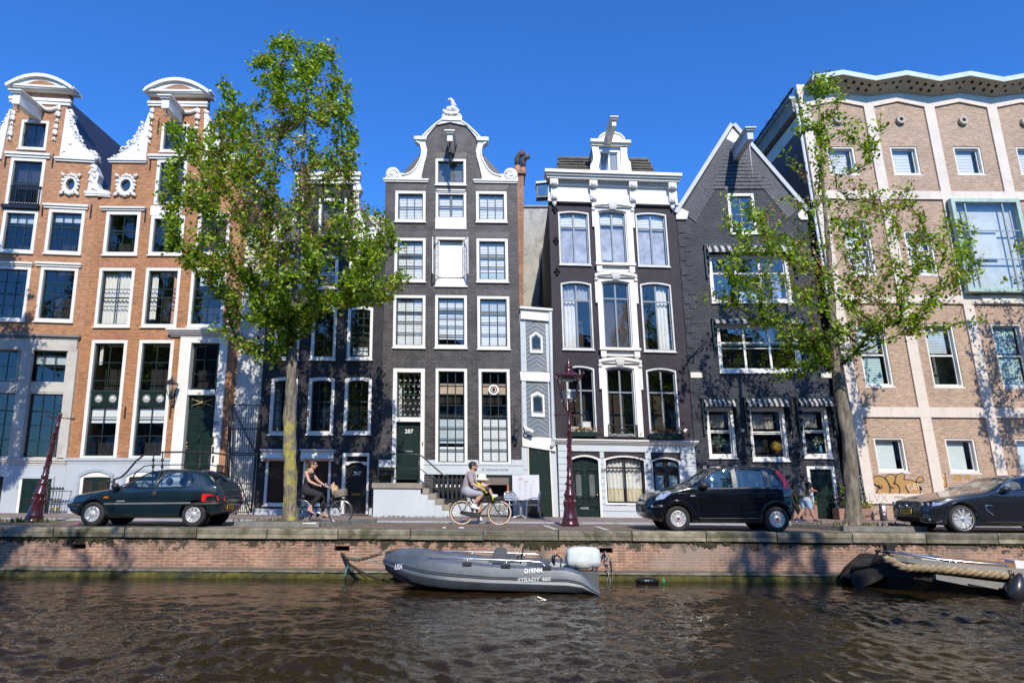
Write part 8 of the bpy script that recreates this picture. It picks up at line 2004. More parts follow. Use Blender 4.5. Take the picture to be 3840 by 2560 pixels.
w2.mesh('top',blk,[[(P(312,425),.085),(P(315,470),.11),(P(345,640),.11),(P(385,740),.13)],[(P(312,440,-.08),.065),(P(340,455,-.15),.06),(P(352,510,-.17),.055)],[(P(310,440,.08),.065),(P(300,455,.15),.06)]],.011)
w2.mesh('trousers',blk,[[(P(388,750),.13),(P(398,790,-.07),.112),(P(490,950,-.08),.078),(P(570,1120,-.08),.055)],[(P(388,750),.13),(P(388,790,.07),.112),(P(420,960,.08),.078),(P(402,1130,.08),.055)]],.011)
shoe_mesh(w2,'shoe',navy,P(575,1170,-.08),P(675,1192,-.08),P(578,1145,-.08),shoe); shoe_mesh(w2,'shoe',navy,P(395,1190,.08),P(480,1205,.08),P(400,1160,.08),shoe)
# ------------------------------------------------------------------ boats
BYN = 14.05
def bp3(x,y,Y=BYN): return at(*zb(x,y),Y)
hullm = M('grey_polyethylene',(.085,.102,.125),.40,var=.3,scale=2.5,bmp=.10,dirt=((.2,.2,.2),.45,4,.58))
bow = bp3(430,420); ster = bp3(2055,610); Lb = ster.x - bow.x; BC = 14.95
rb_ = empty('rigid_boat',(bow.x + Lb/2,BC,WZ),'slate grey moulded workboat with steel rails and a covered outboard, moored mid-canal wall','boat')
def bs(t):
 """section at t along the boat: list of (y offset from centre, z)"""
 x = bow.x + Lb*t; b = .96*min(1,(1 - (1 - min(1,t/.34))**2.6)*.74 + .26) ; g = np.interp(t,[0,.05,.12,.25,.5,.8,.86,.92,1],[-.37,-.335,-.335,-.42,-.52,-.57,-.575,-.66,-.98]); kz = np.interp(t,[0,.04,.1,.2,.35,1],[-.74,-.86,-.97,-1.06,-1.12,-1.16]); th = .27*min(1,.35 + t*4)
 inn = max(.02,b - th); fl = min(g - .05,np.interp(t,[0,.08,.2,1],[-.40,-.55,-.82,-.86])); h_ = g - kz
 return x,[(0,fl),(inn*.9,fl),(inn,g - .06),(inn + .06,g - .005),(b - .10,g),(b - .03,g - .05),(b,g - h_*.26),(b + .012,g - h_*.36),(b - .01,g - h_*.42),(b + .015,g - h_*.55),(b - .02,g - h_*.66),(b - .10,g - h_*.80),(b*.45,kz + .02),(0,kz)]
ts = [0,.01,.025,.05,.08,.12,.17,.22,.28,.34,.42,.5,.6,.7,.8,.85,.885,.92,.96,1.0]; m = MB(); n = None; vs = []; fs = []
for t in ts:
 x,sc_ = bs(t); row = [(x,BC - y,z) for y,z in sc_] + [(x,BC + y,z) for y,z in reversed(sc_[1:-1])]; n = len(row); vs += row
for i in range(len(ts) - 1):
 for j in range(n): fs.append((i*n + j,i*n + (j+1) % n,(i+1)*n + (j+1) % n,(i+1)*n + j))
fs += [tuple(range(n)),tuple((len(ts)-1)*n + j for j in range(n))]; m.add(vs,fs,True); hb = m.build('hull',hullm,rb_); ob_fix(hb); hb.data.set_sharp_from_angle(angle=R(26))
m = MB()
for sg in (-1,1): m.tube([(bs(t)[0],BC + sg*(bs(t)[1][8][0] + .012),bs(t)[1][8][1]) for t in ts],.014,5)
m.build('rubbing_strake',M('dark_strake',(.05,.06,.07),.5),hb)
for Yr,pts in ((BC - .86,[(770,410),(775,392),(800,374),(1100,380),(1400,392),(1600,402),(1640,412),(1660,440)]),(BC + .80,[(848,352),(855,335),(880,324),(1100,328),(1400,338),(1580,345),(1615,352),(1632,372)])):
 m = MB(); m.tube([bp3(x,y,Yr) for x,y in pts],.017,7)
 for px in ((1085,380,412),(1370,391,430)) if Yr < BC else ((1120,328,360),(1500,342,372)): m.tube([bp3(px[0],px[1],Yr),bp3(px[0],px[2],Yr)],.014,6)
 m.build('grab_rail',steel,rb_)
m = MB()
for x,y in ((1083,414),(1366,428),(1665,442)): q = bp3(x,y,BC - .88); m.box(q.x - .09,q.x + .09,q.y - .09,q.y + .02,q.z - .03,q.z + .03)
q = bp3(475,400,BC - .3); m.build('rail_bracket',steel,rb_)
cg = M('console_grey',(.085,.095,.11),.5); m = MB(); y0,y1 = BC - .32,BC + .30
m.hexa([bp3(1235,410,y0),bp3(1395,412,y0),bp3(1395,395,y1),bp3(1250,393,y1),bp3(1290,305,y0),bp3(1365,305,y0),bp3(1365,298,y1),bp3(1296,298,y1)]); m.hexa([bp3(1385,412,y0),bp3(1470,412,y0),bp3(1470,395,y1),bp3(1385,395,y1),bp3(1385,350,y0),bp3(1440,365,y0),bp3(1440,350,y1),bp3(1385,340,y1)]); m.build('console',cg,rb_)
m = MB(); c_ = bp3(1485,350,BC - .05); m.tube([c_ + Vector((.05*math.cos(a)*.6,.17*math.sin(a),.17*math.cos(a))) for a in [2*math.pi*k/18 for k in range(19)]],.014,6); m.tube([c_,bp3(1440,372,BC - .05)],.02,6); m.build('steering_wheel',black,rb_)
m = MB(); m.hexa([bp3(1520,430,y0 - .2),bp3(1690,432,y0 - .2),bp3(1690,420,y1 + .2),bp3(1520,420,y1 + .2),bp3(1520,402,y0 - .2),bp3(1690,405,y0 - .2),bp3(1690,390,y1 + .2),bp3(1520,388,y1 + .2)]); m.build('thwart',hullm,rb_)
m = MB(); m.tube([bp3(1765,460,BC - .5),bp3(1775,380,BC - .4),bp3(1740,350,BC),bp3(1715,380,BC + .3)],.015,6); m.ball(bp3(1715,385,BC - .3),.07,8,6,(.6,.6,1.3)); m.tube([bp3(1720,430,BC - .3),bp3(1722,350,BC - .3)],.02,6); m.build('fuel_line',black,rb_)
cov = M('floral_cover',(.62,.66,.65),.85,var=.22,scale=7,bmp=.6,bscale=9,dirt=((.20,.46,.47),.85,6,.55)); fo = bp3(1935,372,BC); m = MB()
vs = []; fs = []; nn,kk = 22,9
prof = [(.02,.335),(.62,.325),(.93,.26),(1.0,.12),(1.03,-.05),(1.0,-.18),(.80,-.27),(.7,-.30)]
for r_,hh in prof:
 for j in range(nn):
  a = 2*math.pi*j/nn; w_ = 1 + (.05*math.sin(a*7) + .03*math.sin(a*11))*(1 if hh < .1 else .3); ca,sa = math.cos(a),math.sin(a)
  vs.append(fo + Vector((.36*r_*w_*math.copysign(abs(ca)**.6,ca),.24*r_*w_*math.copysign(abs(sa)**.7,sa),hh*.66 + .04*ca*0 + .02*math.sin(a*5)*(hh < -.1))))
for i in range(len(prof) - 1):
 for j in range(nn): fs.append((i*nn + j,(i+1)*nn + j,(i+1)*nn + (j+1) % nn,i*nn + (j+1) % nn))
fs.append(tuple(reversed(range(nn)))); m.add(vs,fs,True); ov = m.build('outboard_cover',cov,rb_); ob_fix(ov)
m = MB(); m.box(fo.x - .2,fo.x + .3,BC - .14,BC + .14,fo.z - .62,fo.z - .26); m.tube([(fo.x + .2,BC,fo.z - .5),(fo.x + .25,BC,fo.z - 1.0)],[.11,.07],8); m.build('outboard_motor',M('motor_grey',(.09,.095,.10),.45),rb_)
wl = M('white_lettering',(.75,.76,.77),.5)
def hullpt(x,y):
 Y = BC - .97
 for _ in range(6):
  q = at(*zb(x,y),Y); t = (q.x - bow.x)/Lb; sc_ = bs(t)[1]; zs_ = [z for _,z in sc_[4:12]][::-1]; ys_ = [y_ for y_,_ in sc_[4:12]][::-1]; Y = BC - float(np.interp(q.z,zs_,ys_))
 return q,Y
for s_,x,y,sz,sh,bd_ in (('LISA',578,440,.14,.15,.003),('D1974M',1568,468,.125,0,.003),('STEADY 460',1572,533,.105,.1,.004)):
 q,Y = hullpt(x,y); q1,Y1 = hullpt(x + 40,y); q2,Y2 = hullpt(x,y - 14)
 o_ = Vector((q.x,Y - .03,q.z)); text(s_,sz,wl,'boat_lettering',hb,frame_m(o_ - rb_.location,Vector((q1.x,Y1,q1.z)) - Vector((q.x,Y,q.z)) + Vector((0,0,.004)),Vector((0,(Y2 - Y)*.8,q2.z - q.z))),.003,bold=bd_,shear=sh,xs=.8 if s_[0] != 'S' else 1.15)
q,Y = hullpt(1385,524); m = MB(); m.prism([(0,0),(.16,.07),(.30,.075),(.34,.0),(.26,.045),(.18,.04),(.14,.0)],0,.004); mm = m.build('boat_emblem',wl,hb); mm.data.transform(frame_m(Vector((q.x - .15,Y - .02,q.z - .03)) - rb_.location,(1,0,0),(0,0,1)))
q,Y = hullpt(476,402); m = MB(); m.box(q.x - .035,q.x + .035,Y - .02,Y + .05,q.z - .05,q.z + .05); m.build('hull_plate',steel,rb_)
def chain(label,pts,r=.02,mat=None,name='mooring_chain'):
 r_ = empty(name,pts[-1],label,'chain' if 'chain' in name else 'rope'); m = MB(); L = sum((b - a).length for a,b in zip(pts,pts[1:])); n = max(3,int(L/(r*3.4)))
 cum = [0];
 for a,b in zip(pts,pts[1:]): cum.append(cum[-1] + (b - a).length)
 for k in range(n):
  s = (k + .5)/n*cum[-1]; i = max(j for j in range(len(cum) - 1) if cum[j] <= s); d = (pts[i+1] - pts[i]).normalized(); c_ = pts[i] + d*(s - cum[i]); sd = d.cross(Vector((0,1,0)) if k % 2 else Vector((0,.3,1)) if abs(d.z) < .8 else Vector((1,0,0))).normalized()
  m.tube([c_ + d*r*2.4*math.cos(a) + sd*r*1.3*math.sin(a) for a in [2*math.pi*j/8 for j in range(9)]],r*.42,5,caps=False)
 m.build('links',mat or M('rusty_chain',(.07,.045,.03),.8,var=.5,scale=20),r_); return r_
def rope(label,pts,r,mat,name='mooring_rope',cat='rope'):
 m = MB(); o = m.tube(pts,r,6).build(name,mat,None,origin=Vector(pts[0])); return tag(o,label,cat)
QF = QY + .02
chain('short rusty chain from the niche in the canal wall to the grey boat bow',[at(*zb(158,335),QF),at(*zb(200,380),15.9),at(*zb(270,392),15.5),at(*zb(360,372),15.2),at(*zb(452,342),BC)],.022)
rope('slack dark rope dipping into the water below the grey boat bow',[at(*zb(165,345),QF),at(*zb(215,420),15.85),at(*zb(300,475),15.6),at(*zb(380,512),15.5),at(*zb(470,535),15.3)],.03,M('dark_rope',(.035,.027,.018),.9))
rope('thin turquoise cord hanging from the wall niche beside the boat bow',[at(*zb(185,530),15.95),at(*zb(185,490),15.9),at(*zb(205,430),15.9),at(*zb(195,365),15.95),at(*zb(290,375),15.6),at(*zb(420,402),15.2)],.009,M('turquoise_cord',(.10,.50,.50),.7))
chain('pale galvanised chain hanging from the wall niche behind the covered outboard',[at(*zb(2095,330),QF - .03),at(*zb(2112,400),QF - .06),at(*zb(2118,480),QF - .07),at(*zb(2122,560),QF - .07)],.03,M('galvanised_chain',(.36,.35,.33),.5,.6,var=.4,scale=20))
rope('weathered tan rope looped down the wall behind the covered outboard',[at(*zb(2118,345),QF - .05),at(*zb(2145,380),QF - .06),at(*zb(2152,470),QF - .06),at(*zb(2150,560),QF - .06)],.018,M('tan_rope',(.30,.23,.13),.9))
rope('dark line tying the covered outboard to the wall niche',[at(*zb(1985,480),BC),at(*zb(2030,420),15.5),at(*zb(2095,330),QF - .03)],.014,M('dark_rope',(.035,.027,.018),.9))
# ---- old dark barge at the right
br = empty('barge',at(3600,2160,15.0),'old dark barge with thick tan rope fender along its gunwale and steel handrail, far right','boat')
def q3(x,y,Y): return at(*zq(x,y),Y)
tar = M('tarred_hull',(.014,.012,.011),.85,var=.6,scale=2.5,bmp=.3,dirt=((.07,.065,.055),.6,2.6,.56)); wood = M('grey_gunwale',(.24,.23,.21),.7,var=.25,stretch=(1,1,14),dirt=((.10,.09,.08),.6,3,.55))
st_ = [(70,15.5),(150,15.42),(300,15.3),(480,15.12),(640,14.9),(820,14.7),(1000,14.56),(1300,14.38),(1600,14.27),(2000,14.18),(2400,14.12),(2800,14.08),(3300,14.05)]
topy = lambda x: np.interp(x,[70,300,480,640,1000,1600,2352,3300],[430,330,235,240,292,362,425,470])
rows = []
for x,Y in st_:
 a = q3(x,topy(x),Y); rows.append([a,Vector((a.x,Y - .10,a.z - .16)),Vector((a.x + .05,Y - .14,a.z - .36)),Vector((a.x + .1,Y - .02,WZ + (.10 if x > 900 else .12))),Vector((a.x + .2,Y + .15,WZ - .15))])
m = MB(); n = 5; m.add([p for r_ in rows for p in r_],[(i*n + j,i*n + j + 1,(i+1)*n + j + 1,(i+1)*n + j) for i in range(len(rows) - 1) for j in range(n - 1)],True)
far = [[Vector((p.x,min(15.98,31.3 - p.y),p.z)) for p in r_] for r_ in rows]; m.add([p for r_ in far for p in r_],[(i*n + j,(i+1)*n + j,(i+1)*n + j + 1,i*n + j + 1) for i in range(len(rows) - 1) for j in range(n - 1)],True)
m.build('hull',tar,br).data.set_sharp_from_angle(angle=R(28))
m = MB(); m.add([r_[0] + Vector((0,.02,-.12)) for r_ in rows] + [r_[0] + Vector((0,-.02,-.12)) for r_ in far],[(i,i+1,len(rows) + i + 1,len(rows) + i) for i in range(len(rows) - 1)]); m.build('deck',M('barge_deck',(.045,.036,.028),.85,var=.4),br)
m = MB()
for i in range(4,len(rows) - 1): a,b = rows[i][0],rows[i+1][0]; m.hexa([a + Vector((0,-.07,-.05)),b + Vector((0,-.07,-.05)),b + Vector((0,.12,-.05)),a + Vector((0,.12,-.05)),a + Vector((0,-.06,.05)),b + Vector((0,-.06,.05)),b + Vector((0,.12,.05)),a + Vector((0,.12,.05))])
m.build('gunwale',wood,br); m = MB()
pl_ = [(1200,455,14.3),(1600,505,14.16),(2000,555,14.07),(2400,600,14.0),(3000,640,13.95)]
for (xa,ya,Ya),(xb,yb,Yb) in zip(pl_,pl_[1:]): a,b = q3(xa,ya,Ya),q3(xb,yb,Yb); m.hexa([a + Vector((0,-.02,-.10)),b + Vector((0,-.02,-.14)),b + Vector((0,.2,-.14)),a + Vector((0,.2,-.10)),a + Vector((0,-.02,.0)),b + Vector((0,-.02,.0)),b + Vector((0,.2,.0)),a + Vector((0,.2,0))])
m.build('rubbing_plank',wood,br)
rp = [(540,250,14.9),(640,290,14.78),(720,340,14.66),(820,378,14.55),(1000,378,14.42),(1300,392,14.24),(1700,432,14.1),(2100,470,14.02),(2400,495,13.98),(3000,530,13.92)]
cp = [q3(*p) for p in rp]; fine = []
for a,b in zip(cp,cp[1:]):
 k = max(2,int((b - a).length/.04)); fine += [a.lerp(b,i/k) for i in range(k)]
m = MB()
for s_ in range(3):
 pts = [];
 for i,p in enumerate(fine):
  d = (fine[min(i+1,len(fine)-1)] - fine[max(i-1,0)]).normalized(); u_ = d.cross(Vector((0,0,1))).normalized(); w_ = u_.cross(d); a = i*.04*2*math.pi/.36 + s_*2.094; pts.append(p + (u_*math.cos(a) + w_*math.sin(a))*.042)
 m.tube(pts,.048,7)
m.build('rope_fender',M('manila_rope',(.33,.245,.14),.9,var=.45,scale=14,bmp=.6,bscale=70),br)
m = MB(); m.tube([q3(560,158,15.0),q3(900,205,14.75),q3(1250,262,14.55),q3(1700,305,14.4),q3(2080,332,14.3),q3(2130,350,14.3),q3(2145,385,14.3)],.022,7)
for x,y0,y1,Y in ((1238,260,310,14.55),(1385,276,330,14.5),(1465,284,340,14.47)): m.tube([q3(x,y0,Y),q3(x,y1,Y)],.018,6)
m.tube([q3(600,175,15.6),q3(900,205,15.6),q3(1240,230,15.6),q3(1300,260,15.6),q3(1310,320,15.6)],.018,6); m.build('handrail',steel,br)
m = MB(); m.tube([q3(410,330,15.1),q3(540,200,15.05),q3(600,150,15.05)],.035,6); m.tube([q3(140,350,15.4),q3(180,368,15.35),q3(350,340,15.2),q3(460,160,15.1),q3(560,160,15.05)],.03,6); m.tube([q3(120,420,15.45),q3(150,345,15.4)],.05,6); m.tube([q3(420,150,15.1),q3(600,165,15.05)],.025,6); m.box(*(lambda q: (q.x - .09,q.x + .09,q.y - .08,q.y + .08,q.z - .07,q.z + .07))(q3(600,110,15.1))); m.tube([q3(600,130,15.1),q3(600,200,15.1)],.03,6); m.build('bow_gear',iron,br)
m = MB(); m.hexa([q3(520,250,15.0),q3(640,240,14.85),q3(640,240,15.5),q3(520,250,15.6),q3(600,190,15.0),q3(700,225,14.85),q3(700,225,15.5),q3(600,190,15.6)]); m.build('foredeck',M('barge_deck',(.16,.13,.10),.8),br)
for nm,l,r_,t,b,mt,Y in (('coaming',1030,1300,288,306,cream,15.2),('wooden_locker',1480,2240,312,372,M('oak_panel',(.26,.14,.06),.5,var=.2,stretch=(1,1,9)),14.85),('white_locker',2242,2700,318,378,white,14.9)):
 a,b_ = q3(l,b,Y),q3(r_,t,Y); m = MB(); m.hexa([a,Vector((b_.x,Y,a.z - .03)),Vector((b_.x,Y + .3,a.z - .03)),a + Vector((0,.3,0)),Vector((a.x,Y,b_.z + .06)),b_,b_ + Vector((0,.3,0)),Vector((a.x,Y + .3,b_.z + .06))]); m.build(nm,mt,br)
fe = empty('boat_fender',q3(2250,640,13.85),'black drop-shaped fender hanging on cords from the barge rail','fender'); c_ = q3(2255,640,13.85)
m = MB(); m.lathe([(0,-.30),(.09,-.28),(.16,-.18),(.175,-.06),(.15,.08),(.08,.22),(.03,.3),(0,.31)],c_,18); fb = m.build('bulb',M('black_rubber',(.02,.021,.022),.3,coat=.2),fe)
fb.data.transform(Matrix.Translation(c_ - fe.location) @ Matrix.Rotation(R(22),4,'Y') @ Matrix.Translation(fe.location - c_)); m = MB()
for dx in (-30,0,30): m.tube([q3(2140 + dx*.4,372,14.28),q3(2190 + dx*.8,440,13.95),q3(2220 + dx,530,13.85)],.012,5)
m.build('cords',black,fe)
o = MB().ball(at(*zr(45,452),15.75),.17,14,8,(1.6,.8,.5)).build('floating_bag',M('black_bin_bag',(.012,.012,.013),.25,bmp=.6,bscale=14),None,origin=at(*zr(45,452),15.75)); tag(o,'black plastic bag floating against the mossy wall foot','rubbish bag')
c_ = at(*zr(145,460),15.6); bt = empty('plastic_bottle',c_,'green plastic bottle bobbing by the mossy wall foot','bottle'); MB().lathe([(0,-.02),(.03,-.01),(.03,.06),(.014,.09),(.012,.11),(0,.112)],c_ + Vector((0,0,-.02)),12).build('body',M('green_plastic',(.03,.30,.10),.2,coat=.5),bt)
# ------------------------------------------------------------------ pavement furniture
def yz(z,x,y,Y): return at(*z(x,y),Y)
TY = 23.55
sg_ = empty('menu_board',yz(zm,1750,1262,TY),'large white menu board with red initials and columns of small print by the side door','menu board')
a,b,c_,d = yz(zm,1482,903,TY),yz(zm,2038,908,TY),yz(zm,2022,390,TY),yz(zm,1463,393,TY)
m = MB(); off = Vector((0,.04,0)); m.hexa([a,b,b + off,a + off,d,c_,c_ + off,d + off]); m.build('board',M('board_white',(.62,.63,.66),.4,var=.03),sg_)
def bq(s,t): return a.lerp(b,s).lerp(d.lerp(c_,s),t) + Vector((0,-.003,0))
ex_ = (b - a).normalized(); ez = (d - a).normalized(); redi = M('menu_red',(.50,.02,.04),.6); gri = M('menu_print',(.42,.43,.46),.7)
def btext(t_,s,t,sz,mt,xs=1): text(t_,sz,mt,'menu_lettering',sg_,frame_m(bq(s,t) - sg_.location,ex_,ez),.001,xs=xs)
btext('I',.245,.83,.15,redi); btext('K',.305,.80,.11,redi); btext('INDONESIAN',.36,.875,.028,redi,.8); btext('KITCHEN',.38,.80,.028,redi,.8); btext('Menu',.50,.735,.06,ink); btext('Gasthuis Molen Str. 287',.66,.84,.03,gri,.8)
m = MB(); rnd = random.Random(8)
for col in (.21,.42,.62):
 for k in range(24):
  if rnd.random() < .12: continue
  y_ = .69 - k*.025; L = rnd.uniform(.08,.16); m.add([bq(col,y_),bq(col + L,y_),bq(col + L,y_ + .006),bq(col,y_ + .006)],[(0,1,2,3)])
fr_ = [bq(.16,.06),bq(.82,.06),bq(.82,.73),bq(.16,.73),bq(.16,.06)]; m.tube(fr_,.002,4); m.build('menu_print',gri,sg_)
m = MB(); m.box(a.x + .5,b.x + .12,TY + .05,TY + .5,.015,a.z + .02); m.build('board_cabinet',M('black_cabinet',(.015,.017,.018),.35),sg_)
alu = M('brushed_aluminium',(.58,.58,.58),.3,.55,var=.1)
tb = empty('cafe_table',yz(zm,1655,1285,23.0),'round aluminium cafe table in front of the menu board','table'); q = yz(zm,1640,905,23.0); f0 = yz(zm,1655,1285,23.0).z*0 + .015
m = MB(); m.lathe([(.0,-.02),(.33,-.02),(.34,-.005),(.33,.005),(0,.005)],q,26); m.build('table_top',alu,tb); m = MB(); m.tube([(q.x,23.0,f0 + .06),(q.x,23.0,q.z - .02)],.04,10)
m.build('column',alu,tb); m = MB()
for k in range(4): aa = .5 + k*math.pi/2; m.tube([(q.x,23,f0 + .09),(q.x + .34*math.cos(aa),23 + .34*math.sin(aa),f0 + .02)],[.035,.022],7)
m.build('base',alu,tb)
def chair(x,y,rz,label):
 r_ = empty('cafe_chair',(x,y,f0),label,'chair','aluminium chairs at the cafe table',rz); loc = MB()
 def mk(nm,fn): m = MB(); fn(m); o = m.build(nm,alu,r_,origin=Vector((0,0,0))); return o
 for sg in (-1,1):
  mk('leg',lambda m: m.tube([(.20,sg*.24,0),(.19,sg*.24,.43),(.14,sg*.25,.60),(-.02,sg*.26,.66),(-.18,sg*.25,.64),(-.22,sg*.22,.80)],.014,6)); mk('leg',lambda m: m.tube([(-.27,sg*.22,0),(-.17,sg*.21,.42),(-.23,sg*.20,.80),(-.235,sg*.16,.84)],.014,6))
 def seat(m):
  for k in range(6): x0 = -.17 + k*.062; m.box(x0,x0 + .052,-.21,.21,.43,.445)
  m.tube([(.19,-.24,.43),(-.18,-.22,.42),(-.18,.22,.42),(.19,.24,.43),(.19,-.24,.43)],.012,6)
 def back(m):
  for k in range(3): z0 = .56 + k*.085; m.hexa([(-.205 - k*.012,-.2,z0),(-.195 - k*.012,-.2,z0),(-.195 - k*.012,.2,z0),(-.205 - k*.012,.2,z0),(-.217 - k*.012,-.2,z0 + .065),(-.207 - k*.012,-.2,z0 + .065),(-.207 - k*.012,.2,z0 + .065),(-.217 - k*.012,.2,z0 + .065)])
  m.tube([(-.235,-.16,.84),(-.235,.16,.84)],.014,6)
 mk('seat',seat); mk('backrest',back); return r_
q1,q2 = yz(zm,1480,1290,23.2),yz(zm,1830,1300,22.9)
chair(q1.x,23.25,R(-60),'aluminium chair left of the cafe table, half hidden by the bicycle wheel'); chair(q2.x + .1,22.95,R(175),'aluminium chair right of the cafe table with slatted back turned to the door')
deck = M('reddish_decking',(.30,.17,.125),.7,var=.2,scale=3,stretch=(1,1,10)); dk2 = M('dark_decking',(.10,.055,.045),.7,var=.2)
leafb = leafmat('bright_leaf',[(.05,.13,.01),(.16,.28,.02),(.30,.40,.03)],.35); leafp = leafmat('purple_leaf',[(.02,.008,.02),(.04,.015,.03)],.1)
def foliage(name,mat,parent,c,ext,n,leaf,seed):
 rnd = random.Random(seed); vs,fs = [],[]
 for k in range(n):
  p = Vector(c) + Vector((rnd.gauss(0,.5)*ext[0],rnd.gauss(0,.5)*ext[1],rnd.gauss(0,.5)*ext[2])); ax = Vector((rnd.gauss(0,1),rnd.gauss(0,1),rnd.gauss(.2,1))).normalized(); sd = ax.cross(Vector((rnd.gauss(0,1),rnd.gauss(0,1),rnd.gauss(0,1))))
  if sd.length < .1: continue
  sd.normalize(); L = leaf*rnd.uniform(.6,1.3); o = len(vs); nn = sd.cross(ax); vs += [p,p + ax*L*.5 + sd*L*.3 + nn*L*.1,p + ax*L,p + ax*L*.5 - sd*L*.3 + nn*L*.1]; fs += [(o,o+1,o+2),(o,o+2,o+3)]
 return MB().add(vs,fs).build(name,mat,parent)
def planter(label,l,r_,top,bot,Y,blob):
 a,b = yz(zp,l,bot,Y),yz(zp,r_,bot,Y); zt_ = yz(zp,(l + r_)/2,top,Y).z; rt = empty('planter_box',((a.x + b.x)/2,Y + .25,.015),label,'planter'); m = MB(); n = 4
 for k in range(n): m.box(a.x,b.x,Y,Y + .5,.015 + (zt_ - .015)*k/n + .004,.015 + (zt_ - .015)*(k+1)/n)
 m.build('box',deck,rt,uvmode='w')
 for i,(nm,mt,x,y,ex,n_,lf) in enumerate(blob): q = yz(zp,x,y,Y + .2); foliage(nm,mt,rt,(q.x,Y + .22,q.z),ex,n_,lf,i + int(l))
 return rt
redf = M('red_flower',(.6,.02,.01),.7); yelf = M('yellow_flower',(.75,.55,.02),.7); whf = M('white_flower',(.8,.8,.75),.7)
pA = planter('reddish plank planter with yellow-green shrub left of the plain green door',420,945,855,1170,23.75,[('leaves',leafb,520,800,(.28,.2,.5),260,.09),('flowers',yelf,840,820,(.12,.12,.1),40,.045),('leaves',leafb,820,800,(.15,.15,.15),80,.07)])
m = MB(); q,q_ = yz(zp,795,580,23.8),yz(zp,815,840,23.8); m.tube([q,q_],.075,8); m.build('white_post',M('peeling_white',(.62,.61,.57),.8,var=.2,scale=12),pA)
pB = planter('reddish plank planter with purple and yellow foliage right of the plain green door',1400,2125,930,1180,23.75,[('purple_leaves',leafp,1430,760,(.2,.2,.5),220,.10),('leaves',leafb,1510,560,(.16,.15,.25),120,.1),('leaves',leafb,1510,850,(.25,.2,.25),160,.07),('leaves',leafb,1900,880,(.3,.2,.2),200,.07),('flowers',redf,1950,895,(.14,.1,.06),50,.05),('flowers',yelf,2020,880,(.12,.1,.1),50,.045)])
q = yz(zp,2320,1160,23.3); bo = empty('bollard',(q.x,23.3,.015),'grey sticker-covered post with a chain beside the planter','bollard'); zt_ = yz(zp,2300,812,23.3).z
m = MB(); m.lathe([(.11,.015),(.11,zt_ - .03),(.09,zt_),(0,zt_)],(q.x,23.3,0),18); m.build('post',M('grey_post',(.13,.13,.14),.5,var=.2),bo,uvmode='w')
for k,(z_,mt,s_) in enumerate(((.75,white,.06),(.58,white,.045),(.5,redl,.03),(.4,white,.03))): m = MB(); m.hexa([(q.x - .02 - s_,23.184,z_*zt_ - s_),(q.x - .02 + s_,23.184,z_*zt_ - s_),(q.x - .02 + s_,23.2,z_*zt_ - s_),(q.x - .02 - s_,23.2,z_*zt_ - s_),(q.x - .02 - s_,23.184,z_*zt_ + s_),(q.x - .02 + s_,23.184,z_*zt_ + s_),(q.x - .02 + s_,23.2,z_*zt_ + s_),(q.x - .02 - s_,23.2,z_*zt_ + s_)]); m.build('sticker',mt,bo)
chain('short rusty chain slung between the sticker post and the planter',[Vector((q.x - .05,23.25,zt_*.62)),Vector((q.x - .35,23.3,zt_*.3)),Vector((q.x - .75,23.4,.12))],.03,name='post_chain')
z0_ = view(0,1480,.31888); FY = 23.9
fn = empty('iron_fence',yz(z0_,610,1420,FY),'short black wrought iron fence with scrolls and padlocks behind the leaning lamp','fence'); m = MB()
a,b = yz(z0_,490,1418,FY),yz(z0_,715,1418,FY + .1); tz = yz(z0_,600,1130,FY).z
for k in range(7): x = a.x + (b.x - a.x)*k/6; m.tube([(x,FY,.02),(x,FY,tz)],.012,5); m.ball((x,FY,tz + .09),.04,7,5,(1,.6,1.3)); m.ball((x - .05,FY,tz + .05),.022,6,4); m.ball((x + .05,FY,tz + .05),.022,6,4)
for t in (.02,.35,.62,1.0): z_ = .08 + (tz - .08)*t; m.tube([(a.x,FY,z_),(b.x,FY,z_)],.013,5)
m.tube([(b.x,FY,tz),(b.x - .02,FY + .55,tz)],.013,5)
for k in range(6):
 x = a.x + (b.x - a.x)*(k + .5)/6; z_ = .08 + (tz - .08)*.49
 m.tube([(x + .07*math.cos(t*.7)*(1 - t*.06),FY,z_ + .07*math.sin(t*.7)*(1 - t*.06)) for t in range(13)],.010,5)
m.build('bars',iron,fn); m = MB()
for x in (620,680): p = yz(z0_,x,1340,FY - .05); m.box(p.x - .045,p.x + .045,FY - .08,FY - .02,p.z - .05,p.z + .04); m.tube([(p.x - .03,FY - .05,p.z + .04),(p.x - .02,FY - .05,p.z + .1),(p.x + .02,FY - .05,p.z + .1),(p.x + .03,FY - .05,p.z + .04)],.01,5)
m.build('padlocks',brass,fn)
wd = MB();
def weeds(c,sp,n,hgt,seed,label,name='weeds'):
 rnd = random.Random(seed); vs,fs = [],[]
 for k in range(n):
  x,y = c[0] + rnd.gauss(0,sp[0]),c[1] + rnd.gauss(0,sp[1]); L = hgt*rnd.uniform(.3,1.2); w_ = L*.12; a = rnd.uniform(0,6.28); o = len(vs); d = Vector((math.cos(a),math.sin(a),0)); t_ = Vector((rnd.gauss(0,.4)*L,rnd.gauss(0,.4)*L,L)); p = Vector((x,y,c[2])); vs += [p - d*w_,p + d*w_,p + t_*.6 + d*w_*1.4,p + t_,p + t_*.6 - d*w_*1.4]; fs += [(o,o+1,o+2,o+3,o+4)]
 o = MB().add(vs,fs).build(name,leafmat('weed_leaf',[(.05,.07,.015),(.12,.14,.03),(.22,.19,.07)],.3) if 'weed_leaf' not in MATS else MATS['weed_leaf'],None,origin=Vector(c)); tag(o,None,None,None,'stuff'); return o
